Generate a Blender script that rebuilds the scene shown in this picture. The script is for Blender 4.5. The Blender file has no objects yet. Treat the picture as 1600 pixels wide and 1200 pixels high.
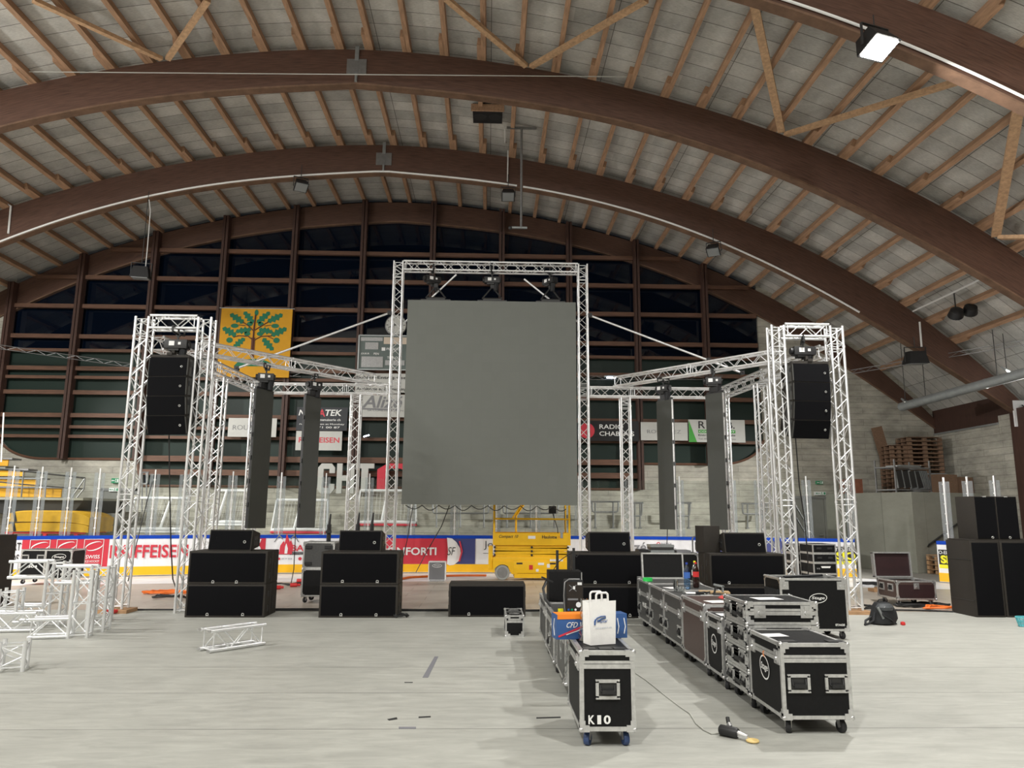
import bpy, math, random
import numpy as np
from mathutils import Vector, Matrix

random.seed(7)
SC = bpy.context.scene
COL = SC.collection
PI = math.pi

# ---------------------------------------------------------------- camera
FPX, CAMH = 1150.0, 1.8
_p = math.radians(9.87); _r = math.atan(44 / 6618); _y = 0.03083
_d = np.array([math.sin(_y) * math.cos(_p), math.cos(_y) * math.cos(_p), math.sin(_p)])
_r0 = np.array([math.cos(_y), -math.sin(_y), 0.0]); _u0 = np.cross(_r0, _d)
_R = _r0 * math.cos(_r) + _u0 * math.sin(_r)
_U = _u0 * math.cos(_r) - _r0 * math.sin(_r)
cam = bpy.data.cameras.new('camera'); cam_o = bpy.data.objects.new('camera', cam); COL.objects.link(cam_o)
cam.sensor_width = 36.0; cam.lens = FPX / 1600 * 36.0; cam.clip_end = 200
cam_o.matrix_world = Matrix(((_R[0], _U[0], -_d[0], 0), (_R[1], _U[1], -_d[1], 0), (_R[2], _U[2], -_d[2], CAMH), (0, 0, 0, 1)))
SC.camera = cam_o

# ---------------------------------------------------------------- light and exposure
SC.view_settings.view_transform = 'Standard'; SC.view_settings.look = 'None'
SC.view_settings.gamma = 1.0; SC.view_settings.use_curve_mapping = False
SC.view_settings.exposure = 0.6
W = bpy.data.worlds.new('night'); SC.world = W; W.use_nodes = True
W.node_tree.nodes['Background'].inputs[0].default_value = (0.012, 0.02, 0.04, 1)
W.node_tree.nodes['Background'].inputs[1].default_value = 0.3

LCOL = (1.0, 0.985, 0.95)
def flood(x, y, z, power, color=LCOL, size=0.5, spread=170, tilt=(0, 0)):
    """one of the hall's metal-halide floodlights: light leaves the glass front, facing down"""
    l = bpy.data.lights.new('floodlight', 'AREA'); l.shape = 'RECTANGLE'; l.size = size; l.size_y = size * 0.7
    l.energy = power; l.color = color; l.spread = math.radians(spread)
    o = bpy.data.objects.new('floodlight', l); COL.objects.link(o)
    o.location = (x, y, z); o.rotation_euler = (tilt[0], tilt[1], 0)
    return o

LAMP = (6.85, 11.72, 9.93)
KEY, FILL = 1500, 760
def lamp(x, y, z, e, tilt, fill_share):
    """flood plus the share of its light that its open housing throws sideways and up at the roof"""
    flood(x, y, z, e, tilt=tilt)
    l = bpy.data.lights.new('lamp_spill', 'POINT'); l.energy = e * fill_share; l.color = LCOL; l.shadow_soft_size = 0.35
    o = bpy.data.objects.new('lamp_spill', l); COL.objects.link(o); o.location = (x, y - 0.5, z - 0.7)  # floating point light without a fixture, added as roof fill
flood(*LAMP, KEY * 0.54, tilt=(-0.10, -0.35), spread=150, size=0.45)
for lx, ly, lz, k, t_, sp in ((-14.0, 12.0, 9.7, 1.1, (0.3, 0.35), 0.7), (-13.5, 2.0, 10.0, 0.8, (0.3, 0.0), 0.9), (5.0, 1.0, 10.6, 0.42, (0.3, 0.0), 1.8), (-3.5, -3.5, 12.0, 0.8, (0.4, 0.0), 0.9), (-17.2, 17.2, 8.6, 0.3, (0.1, 0.6), 0.2), (14.4, 17.2, 6.6, 0.2, (0.1, -0.7), 0.1)):  # last two are unseen lamps added to brighten the back of the hall
    lamp(lx, ly, lz, FILL * k, t_, sp)
def aimed_fill(p, q, e, spread):
    o = flood(*p, e, spread=spread); o.rotation_euler = (Vector(q) - Vector(p)).to_track_quat('-Z', 'Y').to_euler()
aimed_fill((-19.5, 21.2, 6.6), (-2.0, 24.6, 0.9), 250, 75)               # two unseen side floods, added to brighten the end of the rink
aimed_fill((15.7, 19.6, 5.6), (2.0, 24.6, 0.9), 250, 75)

# ---------------------------------------------------------------- pixel helper: the world point on a plane that a photo pixel falls on
def ray(px, py): return _d + _R * (px - 800) / FPX - _U * (py - 600) / FPX
def at(px, py, Y):
    v = ray(px, py); k = Y / v[1]; return (v[0] * k, Y, CAMH + v[2] * k)
def on(px, py, z=0.0):
    v = ray(px, py); k = (z - CAMH) / v[2]; return (v[0] * k, v[1] * k, z)

# ---------------------------------------------------------------- materials
MATS = {}
def nt(m): return m.node_tree.nodes, m.node_tree.links
def mat(name, col, rough=0.6, metal=0.0, var=0.0, scale=8.0, bump=0.0, spec=0.5, stretch=(1, 1, 1), emit=None, estr=0.0, coat=0.0):
    if name in MATS: return MATS[name]
    m = bpy.data.materials.new(name); m.use_nodes = True; N, L = nt(m); b = N['Principled BSDF']
    b.inputs['Base Color'].default_value = (*col, 1); b.inputs['Roughness'].default_value = rough
    b.inputs['Metallic'].default_value = metal; b.inputs['Specular IOR Level'].default_value = spec
    if coat: b.inputs['Coat Weight'].default_value = coat; b.inputs['Coat Roughness'].default_value = 0.25
    if emit: b.inputs['Emission Color'].default_value = (*emit, 1); b.inputs['Emission Strength'].default_value = estr
    if var or bump:
        tc = N.new('ShaderNodeTexCoord'); mp = N.new('ShaderNodeMapping'); no = N.new('ShaderNodeTexNoise')
        mp.inputs['Scale'].default_value = stretch
        no.inputs['Scale'].default_value = scale; no.inputs['Detail'].default_value = 6; no.inputs['Roughness'].default_value = 0.62
        L.new(tc.outputs['Object'], mp.inputs[0]); L.new(mp.outputs[0], no.inputs['Vector'])
        if var:
            cr = N.new('ShaderNodeValToRGB'); L.new(no.outputs['Fac'], cr.inputs[0])
            cr.color_ramp.elements[0].position = 0.3; cr.color_ramp.elements[1].position = 0.7
            cr.color_ramp.elements[0].color = (*[c * (1 - var) for c in col], 1)
            cr.color_ramp.elements[1].color = (*[min(1, c * (1 + var)) for c in col], 1)
            L.new(cr.outputs[0], b.inputs['Base Color'])
        if bump:
            bp = N.new('ShaderNodeBump'); bp.inputs['Strength'].default_value = bump; bp.inputs['Distance'].default_value = 0.02
            L.new(no.outputs['Fac'], bp.inputs['Height']); L.new(bp.outputs[0], b.inputs['Normal'])
    MATS[name] = m; return m

ALU = mat('aluminium', (0.86, 0.87, 0.88), 0.36, 0.74, var=0.06, scale=6)
EDGE = mat('case_aluminium', (0.62, 0.62, 0.61), 0.38, 0.7, var=0.18, scale=20)
CHROME = mat('zinc_plated_steel', (0.66, 0.66, 0.66), 0.3, 0.8, var=0.1, scale=30)
BLK = mat('black_laminate', (0.007, 0.007, 0.0075), 0.55, var=0.25, scale=30, bump=0.03, spec=0.2)
BLK2 = mat('black_plastic', (0.015, 0.015, 0.016), 0.5)
RUB = mat('black_rubber', (0.02, 0.02, 0.022), 0.7)
BLUEW = mat('blue_rubber', (0.03, 0.06, 0.16), 0.55)
GREYL = mat('grey_laminate', (0.065, 0.065, 0.064), 0.45, var=0.15, scale=25)
BROWNL = mat('brown_laminate', (0.075, 0.046, 0.04), 0.42, var=0.12, scale=25)
SPK = mat('speaker_paint', (0.030, 0.026, 0.022), 0.65, var=0.12, scale=40, bump=0.1, spec=0.3)
GRILL = mat('speaker_grille', (0.004, 0.004, 0.005), 0.9, spec=0.12)
BADGE = mat('silver_badge', (0.7, 0.7, 0.68), 0.3, 0.6)
WHITE = mat('white_print', (0.82, 0.82, 0.82), 0.6)
LETTERW = mat('white_letter', (0.8, 0.8, 0.78), 0.6)
RED = mat('red_print', (0.62, 0.035, 0.06), 0.5)
REDP = mat('red_plastic', (0.6, 0.03, 0.03), 0.4)
ORANGE = mat('orange_rubber', (0.75, 0.16, 0.02), 0.5)
BLACKP = mat('black_print', (0.02, 0.02, 0.02), 0.6)
GREYP = mat('grey_print', (0.2, 0.2, 0.21), 0.6)
GREENP = mat('green_print', (0.05, 0.33, 0.04), 0.6)
YELLOWP = mat('yellow_print', (0.9, 0.85, 0.02), 0.5)
BLUEP = mat('blue_board_cap', (0.008, 0.06, 0.45), 0.6, spec=0.15)
NAVYP = mat('navy_print', (0.05, 0.06, 0.2), 0.5)
KICK = mat('yellow_kick_plate', (0.95, 0.52, 0.01), 0.4, var=0.05, scale=3)
BOARDW = mat('white_board', (0.86, 0.86, 0.88), 0.35, var=0.06, scale=5)
LIFTY = mat('lift_yellow', (0.9, 0.52, 0.005), 0.4, var=0.05, scale=5)
STEEL = mat('grey_steel', (0.25, 0.25, 0.25), 0.45, 0.6, var=0.12, scale=10)
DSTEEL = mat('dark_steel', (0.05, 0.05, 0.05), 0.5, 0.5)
PIPEW = mat('white_conduit', (0.75, 0.75, 0.73), 0.4)
PLASTW = mat('clear_wrap', (0.7, 0.72, 0.72), 0.25)
PAPER = mat('white_paper', (0.85, 0.84, 0.82), 0.7, var=0.04, scale=12, bump=0.15)
BOXB = mat('blue_carton', (0.03, 0.09, 0.26), 0.5, var=0.06, scale=10)
BOXO = mat('orange_carton', (0.85, 0.24, 0.02), 0.5)
WOODC = mat('raw_timber', (0.42, 0.25, 0.13), 0.7, var=0.25, scale=6, stretch=(1, 12, 12))
CRATE = mat('weathered_timber', (0.2, 0.12, 0.075), 0.8, var=0.3, scale=6, stretch=(2, 8, 8))
SEATY = mat('yellow_seat_board', (0.6, 0.3, 0.012), 0.5, var=0.08, scale=4)
MATY = mat('yellow_vinyl', (0.6, 0.33, 0.015), 0.4, var=0.12, scale=6, bump=0.3)
TEAL = mat('turquoise_plastic', (0.1, 0.45, 0.5), 0.4)
BAGB = mat('black_nylon', (0.012, 0.013, 0.015), 0.7, var=0.3, scale=20, bump=0.3)
CABLE = mat('black_cable', (0.012, 0.012, 0.012), 0.5)
CABLEG = mat('grey_cable', (0.5, 0.5, 0.46), 0.5)
MACR = mat('galvanised_duct', (0.32, 0.34, 0.34), 0.45, 0.5, var=0.1, scale=6)
BURG = mat('dark_red_lining', (0.022, 0.006, 0.007), 0.6, var=0.2, scale=10)
FLAGY = mat('flag_yellow', (0.55, 0.27, 0.008), 0.8, var=0.06, scale=3)
FLAGG = mat('flag_green', (0.01, 0.14, 0.07), 0.8)
FLAGB = mat('flag_brown', (0.1, 0.035, 0.02), 0.8)
SCORE = mat('scoreboard_green_grey', (0.1, 0.13, 0.12), 0.5)
DIGIT = mat('scoreboard_digit_panel', (0.4, 0.4, 0.4), 0.6, var=0.2, scale=30)
WARN = mat('exit_green', (0.0, 0.25, 0.1), 0.5)
GREYD = mat('grey_door_paint', (0.2, 0.2, 0.185), 0.6, var=0.06, scale=3)

def led_mat():
    m = bpy.data.materials.new('led_tiles'); m.use_nodes = True; N, L = nt(m); b = N['Principled BSDF']
    tc = N.new('ShaderNodeTexCoord'); br = N.new('ShaderNodeTexBrick'); sep = N.new('ShaderNodeSeparateXYZ'); cb = N.new('ShaderNodeCombineXYZ')
    L.new(tc.outputs['Object'], sep.inputs[0]); L.new(sep.outputs['X'], cb.inputs['X']); L.new(sep.outputs['Z'], cb.inputs['Y'])
    L.new(cb.outputs[0], br.inputs['Vector'])
    br.offset = 0; br.inputs['Scale'].default_value = 1; br.inputs['Brick Width'].default_value = 0.25; br.inputs['Row Height'].default_value = 0.25
    br.inputs['Mortar Size'].default_value = 0.0015
    br.inputs['Color1'].default_value = (0.158, 0.168, 0.152, 1); br.inputs['Color2'].default_value = (0.152, 0.162, 0.146, 1)
    br.inputs['Mortar'].default_value = (0.14, 0.15, 0.135, 1)
    L.new(br.outputs['Color'], b.inputs['Base Color']); b.inputs['Roughness'].default_value = 0.55
    return m
LED = led_mat(); LED_SHADED = mat('dark_led_tiles', (0.062, 0.064, 0.057), 0.6, var=0.04, scale=4, spec=0.3)  # side columns: the dimming of their oblique view is put into the colour

def arch_mat():
    m = bpy.data.materials.new('brown_glulam'); m.use_nodes = True; N, L = nt(m); b = N['Principled BSDF']
    uv = N.new('ShaderNodeUVMap'); mp = N.new('ShaderNodeMapping'); no = N.new('ShaderNodeTexNoise'); cr = N.new('ShaderNodeValToRGB')
    mp.inputs['Scale'].default_value = (2.0, 26.0, 1); no.inputs['Scale'].default_value = 1.2; no.inputs['Detail'].default_value = 5
    L.new(uv.outputs[0], mp.inputs[0]); L.new(mp.outputs[0], no.inputs['Vector']); L.new(no.outputs['Fac'], cr.inputs[0])
    cr.color_ramp.elements[0].position = 0.25; cr.color_ramp.elements[0].color = (0.050, 0.023, 0.015, 1)
    cr.color_ramp.elements[1].position = 0.6; cr.color_ramp.elements[1].color = (0.108, 0.054, 0.036, 1)
    L.new(cr.outputs[0], b.inputs['Base Color']); b.inputs['Roughness'].default_value = 0.55
    return m
ARCH = arch_mat()
UNDER = mat('pale_lamella', (0.15, 0.085, 0.052), 0.75, var=0.3, scale=3)
PURL = mat('purlin_timber', (0.40, 0.24, 0.145), 0.7, var=0.28, scale=3, stretch=(6, 0.8, 6))
BRACE = mat('brace_timber', (0.52, 0.33, 0.19), 0.7, var=0.25, scale=4, stretch=(3, 3, 3))
POST = mat('brown_post_timber', (0.055, 0.024, 0.016), 0.6, var=0.25, scale=4, stretch=(6, 6, 0.6))
RAILT = mat('brown_transom_timber', (0.12, 0.058, 0.034), 0.65, var=0.3, scale=4, stretch=(0.6, 6, 6))

def ceil_mat():
    m = bpy.data.materials.new('wood_wool_roof_panels'); m.use_nodes = True; N, L = nt(m); b = N['Principled BSDF']
    uv = N.new('ShaderNodeUVMap'); br = N.new('ShaderNodeTexBrick')
    br.offset = 0.5; br.offset_frequency = 2
    for k, v in (('Scale', 1), ('Brick Width', 1.93), ('Row Height', 0.5), ('Mortar Size', 0.0), ('Mortar Smooth', 0.3), ('Bias', 0.1)): br.inputs[k].default_value = v
    br.inputs['Color1'].default_value = (0.58, 0.565, 0.525, 1); br.inputs['Color2'].default_value = (0.43, 0.42, 0.39, 1)
    br.inputs['Mortar'].default_value = (0.4, 0.39, 0.36, 1); br.inputs['Mortar Size'].default_value = 0.0
    b2 = N.new('ShaderNodeTexBrick'); b2.offset = 0
    for k, v in (('Scale', 1), ('Brick Width', 2.895), ('Row Height', 0.5), ('Mortar Size', 0.011), ('Mortar Smooth', 0.4)): b2.inputs[k].default_value = v
    b2.inputs['Color1'].default_value = b2.inputs['Color2'].default_value = (1, 1, 1, 1); b2.inputs['Mortar'].default_value = (0.3, 0.29, 0.28, 1)
    L.new(uv.outputs[0], br.inputs['Vector']); L.new(uv.outputs[0], b2.inputs['Vector'])
    ml = N.new('ShaderNodeVectorMath'); ml.operation = 'MULTIPLY'; L.new(br.outputs['Color'], ml.inputs[0]); L.new(b2.outputs['Color'], ml.inputs[1])
    n1 = N.new('ShaderNodeTexNoise'); n1.inputs['Scale'].default_value = 0.9; n1.inputs['Detail'].default_value = 7; n1.inputs['Roughness'].default_value = 0.65
    n2 = N.new('ShaderNodeTexNoise'); n2.inputs['Scale'].default_value = 22; n2.inputs['Detail'].default_value = 4
    mp = N.new('ShaderNodeMapping'); mp.inputs['Scale'].default_value = (0.5, 2.0, 1)
    L.new(uv.outputs[0], mp.inputs[0]); L.new(mp.outputs[0], n2.inputs['Vector']); L.new(uv.outputs[0], n1.inputs['Vector'])
    r1 = N.new('ShaderNodeMapRange'); r1.inputs['From Min'].default_value = 0.3; r1.inputs['From Max'].default_value = 0.7; r1.inputs['To Min'].default_value = 0.68; r1.inputs['To Max'].default_value = 1.14
    L.new(n1.outputs['Fac'], r1.inputs[0])
    r2 = N.new('ShaderNodeMapRange'); r2.inputs['From Min'].default_value = 0.3; r2.inputs['From Max'].default_value = 0.7; r2.inputs['To Min'].default_value = 0.86; r2.inputs['To Max'].default_value = 1.1
    L.new(n2.outputs['Fac'], r2.inputs[0])
    mu = N.new('ShaderNodeMath'); mu.operation = 'MULTIPLY'; L.new(r1.outputs[0], mu.inputs[0]); L.new(r2.outputs[0], mu.inputs[1])
    mx = N.new('ShaderNodeVectorMath'); mx.operation = 'SCALE'; L.new(ml.outputs[0], mx.inputs[0]); L.new(mu.outputs[0], mx.inputs['Scale'])
    L.new(mx.outputs[0], b.inputs['Base Color']); b.inputs['Roughness'].default_value = 0.9
    bp = N.new('ShaderNodeBump'); bp.inputs['Strength'].default_value = 0.35; bp.inputs['Distance'].default_value = 0.03
    L.new(n2.outputs['Fac'], bp.inputs['Height']); L.new(bp.outputs[0], b.inputs['Normal'])
    return m
CEIL = ceil_mat()

def floor_mat(name, c1, c2, row, rough, width=30.0, mortar=(0.12, 0.12, 0.11), streak=0.1, ms=0.006, spec=0.5, blotch=0.12):
    m = bpy.data.materials.new(name); m.use_nodes = True; N, L = nt(m); b = N['Principled BSDF']
    tc = N.new('ShaderNodeTexCoord'); br = N.new('ShaderNodeTexBrick'); br.offset = 0.37
    for k, v in (('Scale', 1), ('Brick Width', width), ('Row Height', row), ('Mortar Size', ms), ('Mortar Smooth', 0.2), ('Bias', 0.0)): br.inputs[k].default_value = v
    br.inputs['Color1'].default_value = (*c1, 1); br.inputs['Color2'].default_value = (*c2, 1); br.inputs['Mortar'].default_value = (*mortar, 1)
    sh = N.new('ShaderNodeMapping'); sh.inputs['Location'].default_value = (61.3, -0.36, 0); L.new(tc.outputs['Object'], sh.inputs[0]); L.new(sh.outputs[0], br.inputs['Vector'])
    n1 = N.new('ShaderNodeTexNoise'); n1.inputs['Scale'].default_value = 0.8; n1.inputs['Detail'].default_value = 6; n1.inputs['Roughness'].default_value = 0.6
    n2 = N.new('ShaderNodeTexNoise'); n2.inputs['Scale'].default_value = 3.0; n2.inputs['Detail'].default_value = 9; n2.inputs['Roughness'].default_value = 0.7; n2.inputs['Distortion'].default_value = 0.6
    mp = N.new('ShaderNodeMapping'); mp.inputs['Scale'].default_value = (0.7, 3.0, 1)
    L.new(tc.outputs['Object'], mp.inputs[0]); L.new(mp.outputs[0], n2.inputs['Vector']); L.new(tc.outputs['Object'], n1.inputs['Vector'])
    r1 = N.new('ShaderNodeMapRange'); r2 = N.new('ShaderNodeMapRange')
    for r, a in ((r1, blotch), (r2, streak)):
        r.inputs['From Min'].default_value = 0.3; r.inputs['From Max'].default_value = 0.7; r.inputs['To Min'].default_value = 1 - a; r.inputs['To Max'].default_value = 1 + a
    L.new(n1.outputs['Fac'], r1.inputs[0]); L.new(n2.outputs['Fac'], r2.inputs[0])
    mu = N.new('ShaderNodeMath'); mu.operation = 'MULTIPLY'; L.new(r1.outputs[0], mu.inputs[0]); L.new(r2.outputs[0], mu.inputs[1])
    mx = N.new('ShaderNodeVectorMath'); mx.operation = 'SCALE'; L.new(br.outputs['Color'], mx.inputs[0]); L.new(mu.outputs[0], mx.inputs['Scale'])
    L.new(mx.outputs[0], b.inputs['Base Color'])
    rr = N.new('ShaderNodeMapRange'); rr.inputs['To Min'].default_value = rough - 0.1; rr.inputs['To Max'].default_value = rough + 0.12
    L.new(n2.outputs['Fac'], rr.inputs[0]); L.new(rr.outputs[0], b.inputs['Roughness']); b.inputs['Specular IOR Level'].default_value = spec
    return m
FLOOR = floor_mat('grey_rink_cover_panels', (0.405, 0.405, 0.37), (0.39, 0.39, 0.355), 1.25, 0.5, width=400.0, streak=0.17, blotch=0.07)
PLANK = floor_mat('pale_wood_cover_panels', (0.46, 0.41, 0.35), (0.44, 0.385, 0.325), 0.62, 0.35, width=1.25, mortar=(0.3, 0.25, 0.21), ms=0.01)
ICE = floor_mat('white_ice_base', (0.86, 0.86, 0.87), (0.84, 0.84, 0.86), 9.0, 0.4, mortar=(0.7, 0.7, 0.7), streak=0.04, blotch=0.05)
APRON = floor_mat('concrete_apron', (0.3, 0.29, 0.26), (0.29, 0.28, 0.25), 4.0, 0.7, streak=0.15)

def concrete_mat(name, col, plank=0.35, var=0.3, vertical=False):
    m = bpy.data.materials.new(name); m.use_nodes = True; N, L = nt(m); b = N['Principled BSDF']
    tc = N.new('ShaderNodeTexCoord'); sep = N.new('ShaderNodeSeparateXYZ'); cb = N.new('ShaderNodeCombineXYZ'); ad = N.new('ShaderNodeMath')
    L.new(tc.outputs['Object'], sep.inputs[0]); L.new(sep.outputs['X'], ad.inputs[0]); L.new(sep.outputs['Y'], ad.inputs[1])
    L.new(ad.outputs[0], cb.inputs['X']); L.new(sep.outputs['Z'], cb.inputs['Y'])
    br = N.new('ShaderNodeTexBrick'); br.offset = 0.4
    for k, v in (('Scale', 1), ('Brick Width', 2.4), ('Row Height', plank), ('Mortar Size', 0.012), ('Mortar Smooth', 0.4), ('Bias', 0.0)): br.inputs[k].default_value = v
    br.inputs['Color1'].default_value = (*col, 1); br.inputs['Color2'].default_value = (*[c * 0.86 for c in col], 1); br.inputs['Mortar'].default_value = (*[c * 0.62 for c in col], 1)
    L.new(cb.outputs[0], br.inputs['Vector'])
    n1 = N.new('ShaderNodeTexNoise'); n1.inputs['Scale'].default_value = 1.3; n1.inputs['Detail'].default_value = 8; n1.inputs['Roughness'].default_value = 0.7
    mp = N.new('ShaderNodeMapping'); mp.inputs['Scale'].default_value = (1, 1, 2.2); L.new(tc.outputs['Object'], mp.inputs[0]); L.new(mp.outputs[0], n1.inputs['Vector'])
    r1 = N.new('ShaderNodeMapRange'); r1.inputs['From Min'].default_value = 0.3; r1.inputs['From Max'].default_value = 0.7; r1.inputs['To Min'].default_value = 1 - var; r1.inputs['To Max'].default_value = 1 + var * 0.6
    L.new(n1.outputs['Fac'], r1.inputs[0])
    mx = N.new('ShaderNodeVectorMath'); mx.operation = 'SCALE'; L.new(br.outputs['Color'], mx.inputs[0]); L.new(r1.outputs[0], mx.inputs['Scale'])
    L.new(mx.outputs[0], b.inputs['Base Color']); b.inputs['Roughness'].default_value = 0.85
    return m
CONC = concrete_mat('board_marked_concrete', (0.46, 0.44, 0.375), plank=0.22, var=0.38)
CONCS = concrete_mat('smooth_grey_concrete', (0.31, 0.31, 0.26), plank=5.0, var=0.12)

def glass_dark(name, col, refl, rough=0.02):
    m = bpy.data.materials.new(name); m.use_nodes = True; N, L = nt(m); b = N['Principled BSDF']
    b.inputs['Base Color'].default_value = (*col, 1); b.inputs['Roughness'].default_value = rough; b.inputs['Specular IOR Level'].default_value = refl
    return m
GLASS = glass_dark('night_window_glass', (0.002, 0.005, 0.012), 0.6)
GPANEL = glass_dark('dark_green_glazing', (0.020, 0.034, 0.028), 0.2, 0.4)

def clear_mat(name, tint, gloss):
    m = bpy.data.materials.new(name); m.use_nodes = True; N, L = nt(m)
    for n in list(N): N.remove(n)
    o = N.new('ShaderNodeOutputMaterial'); t = N.new('ShaderNodeBsdfTransparent'); g = N.new('ShaderNodeBsdfGlossy'); mx = N.new('ShaderNodeMixShader')
    t.inputs[0].default_value = (*tint, 1); g.inputs['Roughness'].default_value = 0.05; mx.inputs[0].default_value = gloss
    L.new(t.outputs[0], mx.inputs[1]); L.new(g.outputs[0], mx.inputs[2]); L.new(mx.outputs[0], o.inputs[0])
    return m
PANE = clear_mat('rink_glass', (0.96, 0.98, 0.97), 0.03)
CUPP = clear_mat('clear_plastic_cup', (0.9, 0.92, 0.92), 0.25)
WATER = clear_mat('blue_clear_bottle', (0.35, 0.6, 0.85), 0.15)
def acrylic():
    m = bpy.data.materials.new('clear_acrylic_post'); m.use_nodes = True; N, L = nt(m)
    b = N['Principled BSDF']; o = N['Material Output']; t = N.new('ShaderNodeBsdfTransparent'); mx = N.new('ShaderNodeMixShader')
    b.inputs['Base Color'].default_value = (0.5, 0.52, 0.54, 1); b.inputs['Roughness'].default_value = 0.15
    t.inputs[0].default_value = (0.9, 0.92, 0.93, 1); mx.inputs[0].default_value = 0.26
    L.new(t.outputs[0], mx.inputs[1]); L.new(b.outputs[0], mx.inputs[2]); L.new(mx.outputs[0], o.inputs[0])
    return m
ACRY = acrylic()
WRAP = clear_mat('clear_shrink_wrap', (0.85, 0.87, 0.87), 0.3)
LENS = mat('lamp_glass_lit', (1, 1, 1), 0.3, emit=(1.0, 0.97, 0.9), estr=60.0)
LENSOFF = mat('lamp_glass_unlit', (0.22, 0.23, 0.23), 0.2)
LAMPREFL = mat('cool_tube_lit', (1, 1, 1), 0.3, emit=(0.75, 0.85, 1.0), estr=8.0)  # glow painted for lamp reflections in the end wall glass
WLAMP2 = mat('small_lamp_lit', (1, 1, 1), 0.3, emit=(1.0, 0.93, 0.75), estr=0.55)

# ---------------------------------------------------------------- mesh builder
def V(*a): return Vector(a)
class MB:
    def __init__(s): s.v = []; s.f = []; s.uv = None
    def add(s, vs, fs):
        b = len(s.v); s.v += [tuple(p) for p in vs]; s.f += [tuple(i + b for i in f) for f in fs]; return s
    def box(s, c, d, rz=0.0, rx=0.0, ry=0.0):
        M = Matrix.Rotation(rz, 3, 'Z') @ Matrix.Rotation(ry, 3, 'Y') @ Matrix.Rotation(rx, 3, 'X'); c = Vector(c)
        p = [c + M @ Vector((x * d[0] / 2, y * d[1] / 2, z * d[2] / 2)) for z in (-1, 1) for y in (-1, 1) for x in (-1, 1)]
        return s.add(p, [(0, 2, 3, 1), (4, 5, 7, 6), (0, 1, 5, 4), (2, 6, 7, 3), (0, 4, 6, 2), (1, 3, 7, 5)])
    def span(s, a, b):
        return s.box([(a[i] + b[i]) / 2 for i in range(3)], [abs(b[i] - a[i]) for i in range(3)])
    def tube(s, p, q, r, n=8, r2=None, cap=True):
        p, q = Vector(p), Vector(q); d = q - p
        if d.length < 1e-6: return s
        a = d.orthogonal().normalized(); b = d.normalized().cross(a); r2 = r if r2 is None else r2
        vs = [p + (a * math.cos(2 * PI * i / n) + b * math.sin(2 * PI * i / n)) * r for i in range(n)] + [q + (a * math.cos(2 * PI * i / n) + b * math.sin(2 * PI * i / n)) * r2 for i in range(n)]
        fs = [(i, (i + 1) % n, n + (i + 1) % n, n + i) for i in range(n)]
        if cap: fs += [tuple(reversed(range(n))), tuple(range(n, 2 * n))]
        return s.add(vs, fs)
    def path(s, pts, r, n=6):
        pts = [Vector(p) for p in pts]; m = len(pts); vs = []; fs = []; a = None
        for i, p in enumerate(pts):
            d = (pts[min(i + 1, m - 1)] - pts[max(i - 1, 0)]).normalized()
            a = d.orthogonal().normalized() if a is None else (a - d * a.dot(d)).normalized()
            b = d.cross(a)
            vs += [p + (a * math.cos(2 * PI * k / n) + b * math.sin(2 * PI * k / n)) * r for k in range(n)]
        for i in range(m - 1):
            for k in range(n): fs.append((i * n + k, i * n + (k + 1) % n, (i + 1) * n + (k + 1) % n, (i + 1) * n + k))
        fs += [tuple(reversed(range(n))), tuple(range((m - 1) * n, m * n))]
        return s.add(vs, fs)
    def lathe(s, prof, c=(0, 0, 0), n=16, axis='Z'):
        c = Vector(c); vs = []; fs = []; m = len(prof)
        for r, h in prof:
            for k in range(n):
                t = 2 * PI * k / n; x, y = r * math.cos(t), r * math.sin(t)
                vs.append(c + (Vector((x, y, h)) if axis == 'Z' else Vector((x, h, y)) if axis == 'Y' else Vector((h, x, y))))
        for i in range(m - 1):
            for k in range(n): fs.append((i * n + k, i * n + (k + 1) % n, (i + 1) * n + (k + 1) % n, (i + 1) * n + k))
        fs += [tuple(reversed(range(n))), tuple(range((m - 1) * n, m * n))]
        return s.add(vs, fs)
    def ball(s, c, r, n=10, sq=(1, 1, 1)):
        prof = [(r * math.sin(PI * i / 6), -r * math.cos(PI * i / 6)) for i in range(7)]; prof[0] = (r * 0.02, -r); prof[-1] = (r * 0.02, r)
        b = len(s.v); s.lathe(prof, (0, 0, 0), n)
        s.v[b:] = [(c[0] + p[0] * sq[0], c[1] + p[1] * sq[1], c[2] + p[2] * sq[2]) for p in s.v[b:]]
        return s
    def prism(s, poly, a, b, plane='XZ'):
        """extrude a 2-D polygon from a to b along the axis that PLANE leaves out"""
        n = len(poly); f = {'XZ': lambda u, v, w: (u, w, v), 'XY': lambda u, v, w: (u, v, w), 'YZ': lambda u, v, w: (w, u, v)}[plane]
        vs = [f(u, v, a) for u, v in poly] + [f(u, v, b) for u, v in poly]
        fs = [tuple(range(n)), tuple(reversed(range(n, 2 * n)))] + [(i, n + i, n + (i + 1) % n, (i + 1) % n) for i in range(n)]
        return s.add(vs, fs)
    def xform(s, M, start=0):
        s.v[start:] = [tuple(M @ Vector(p)) for p in s.v[start:]]; return s

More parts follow.
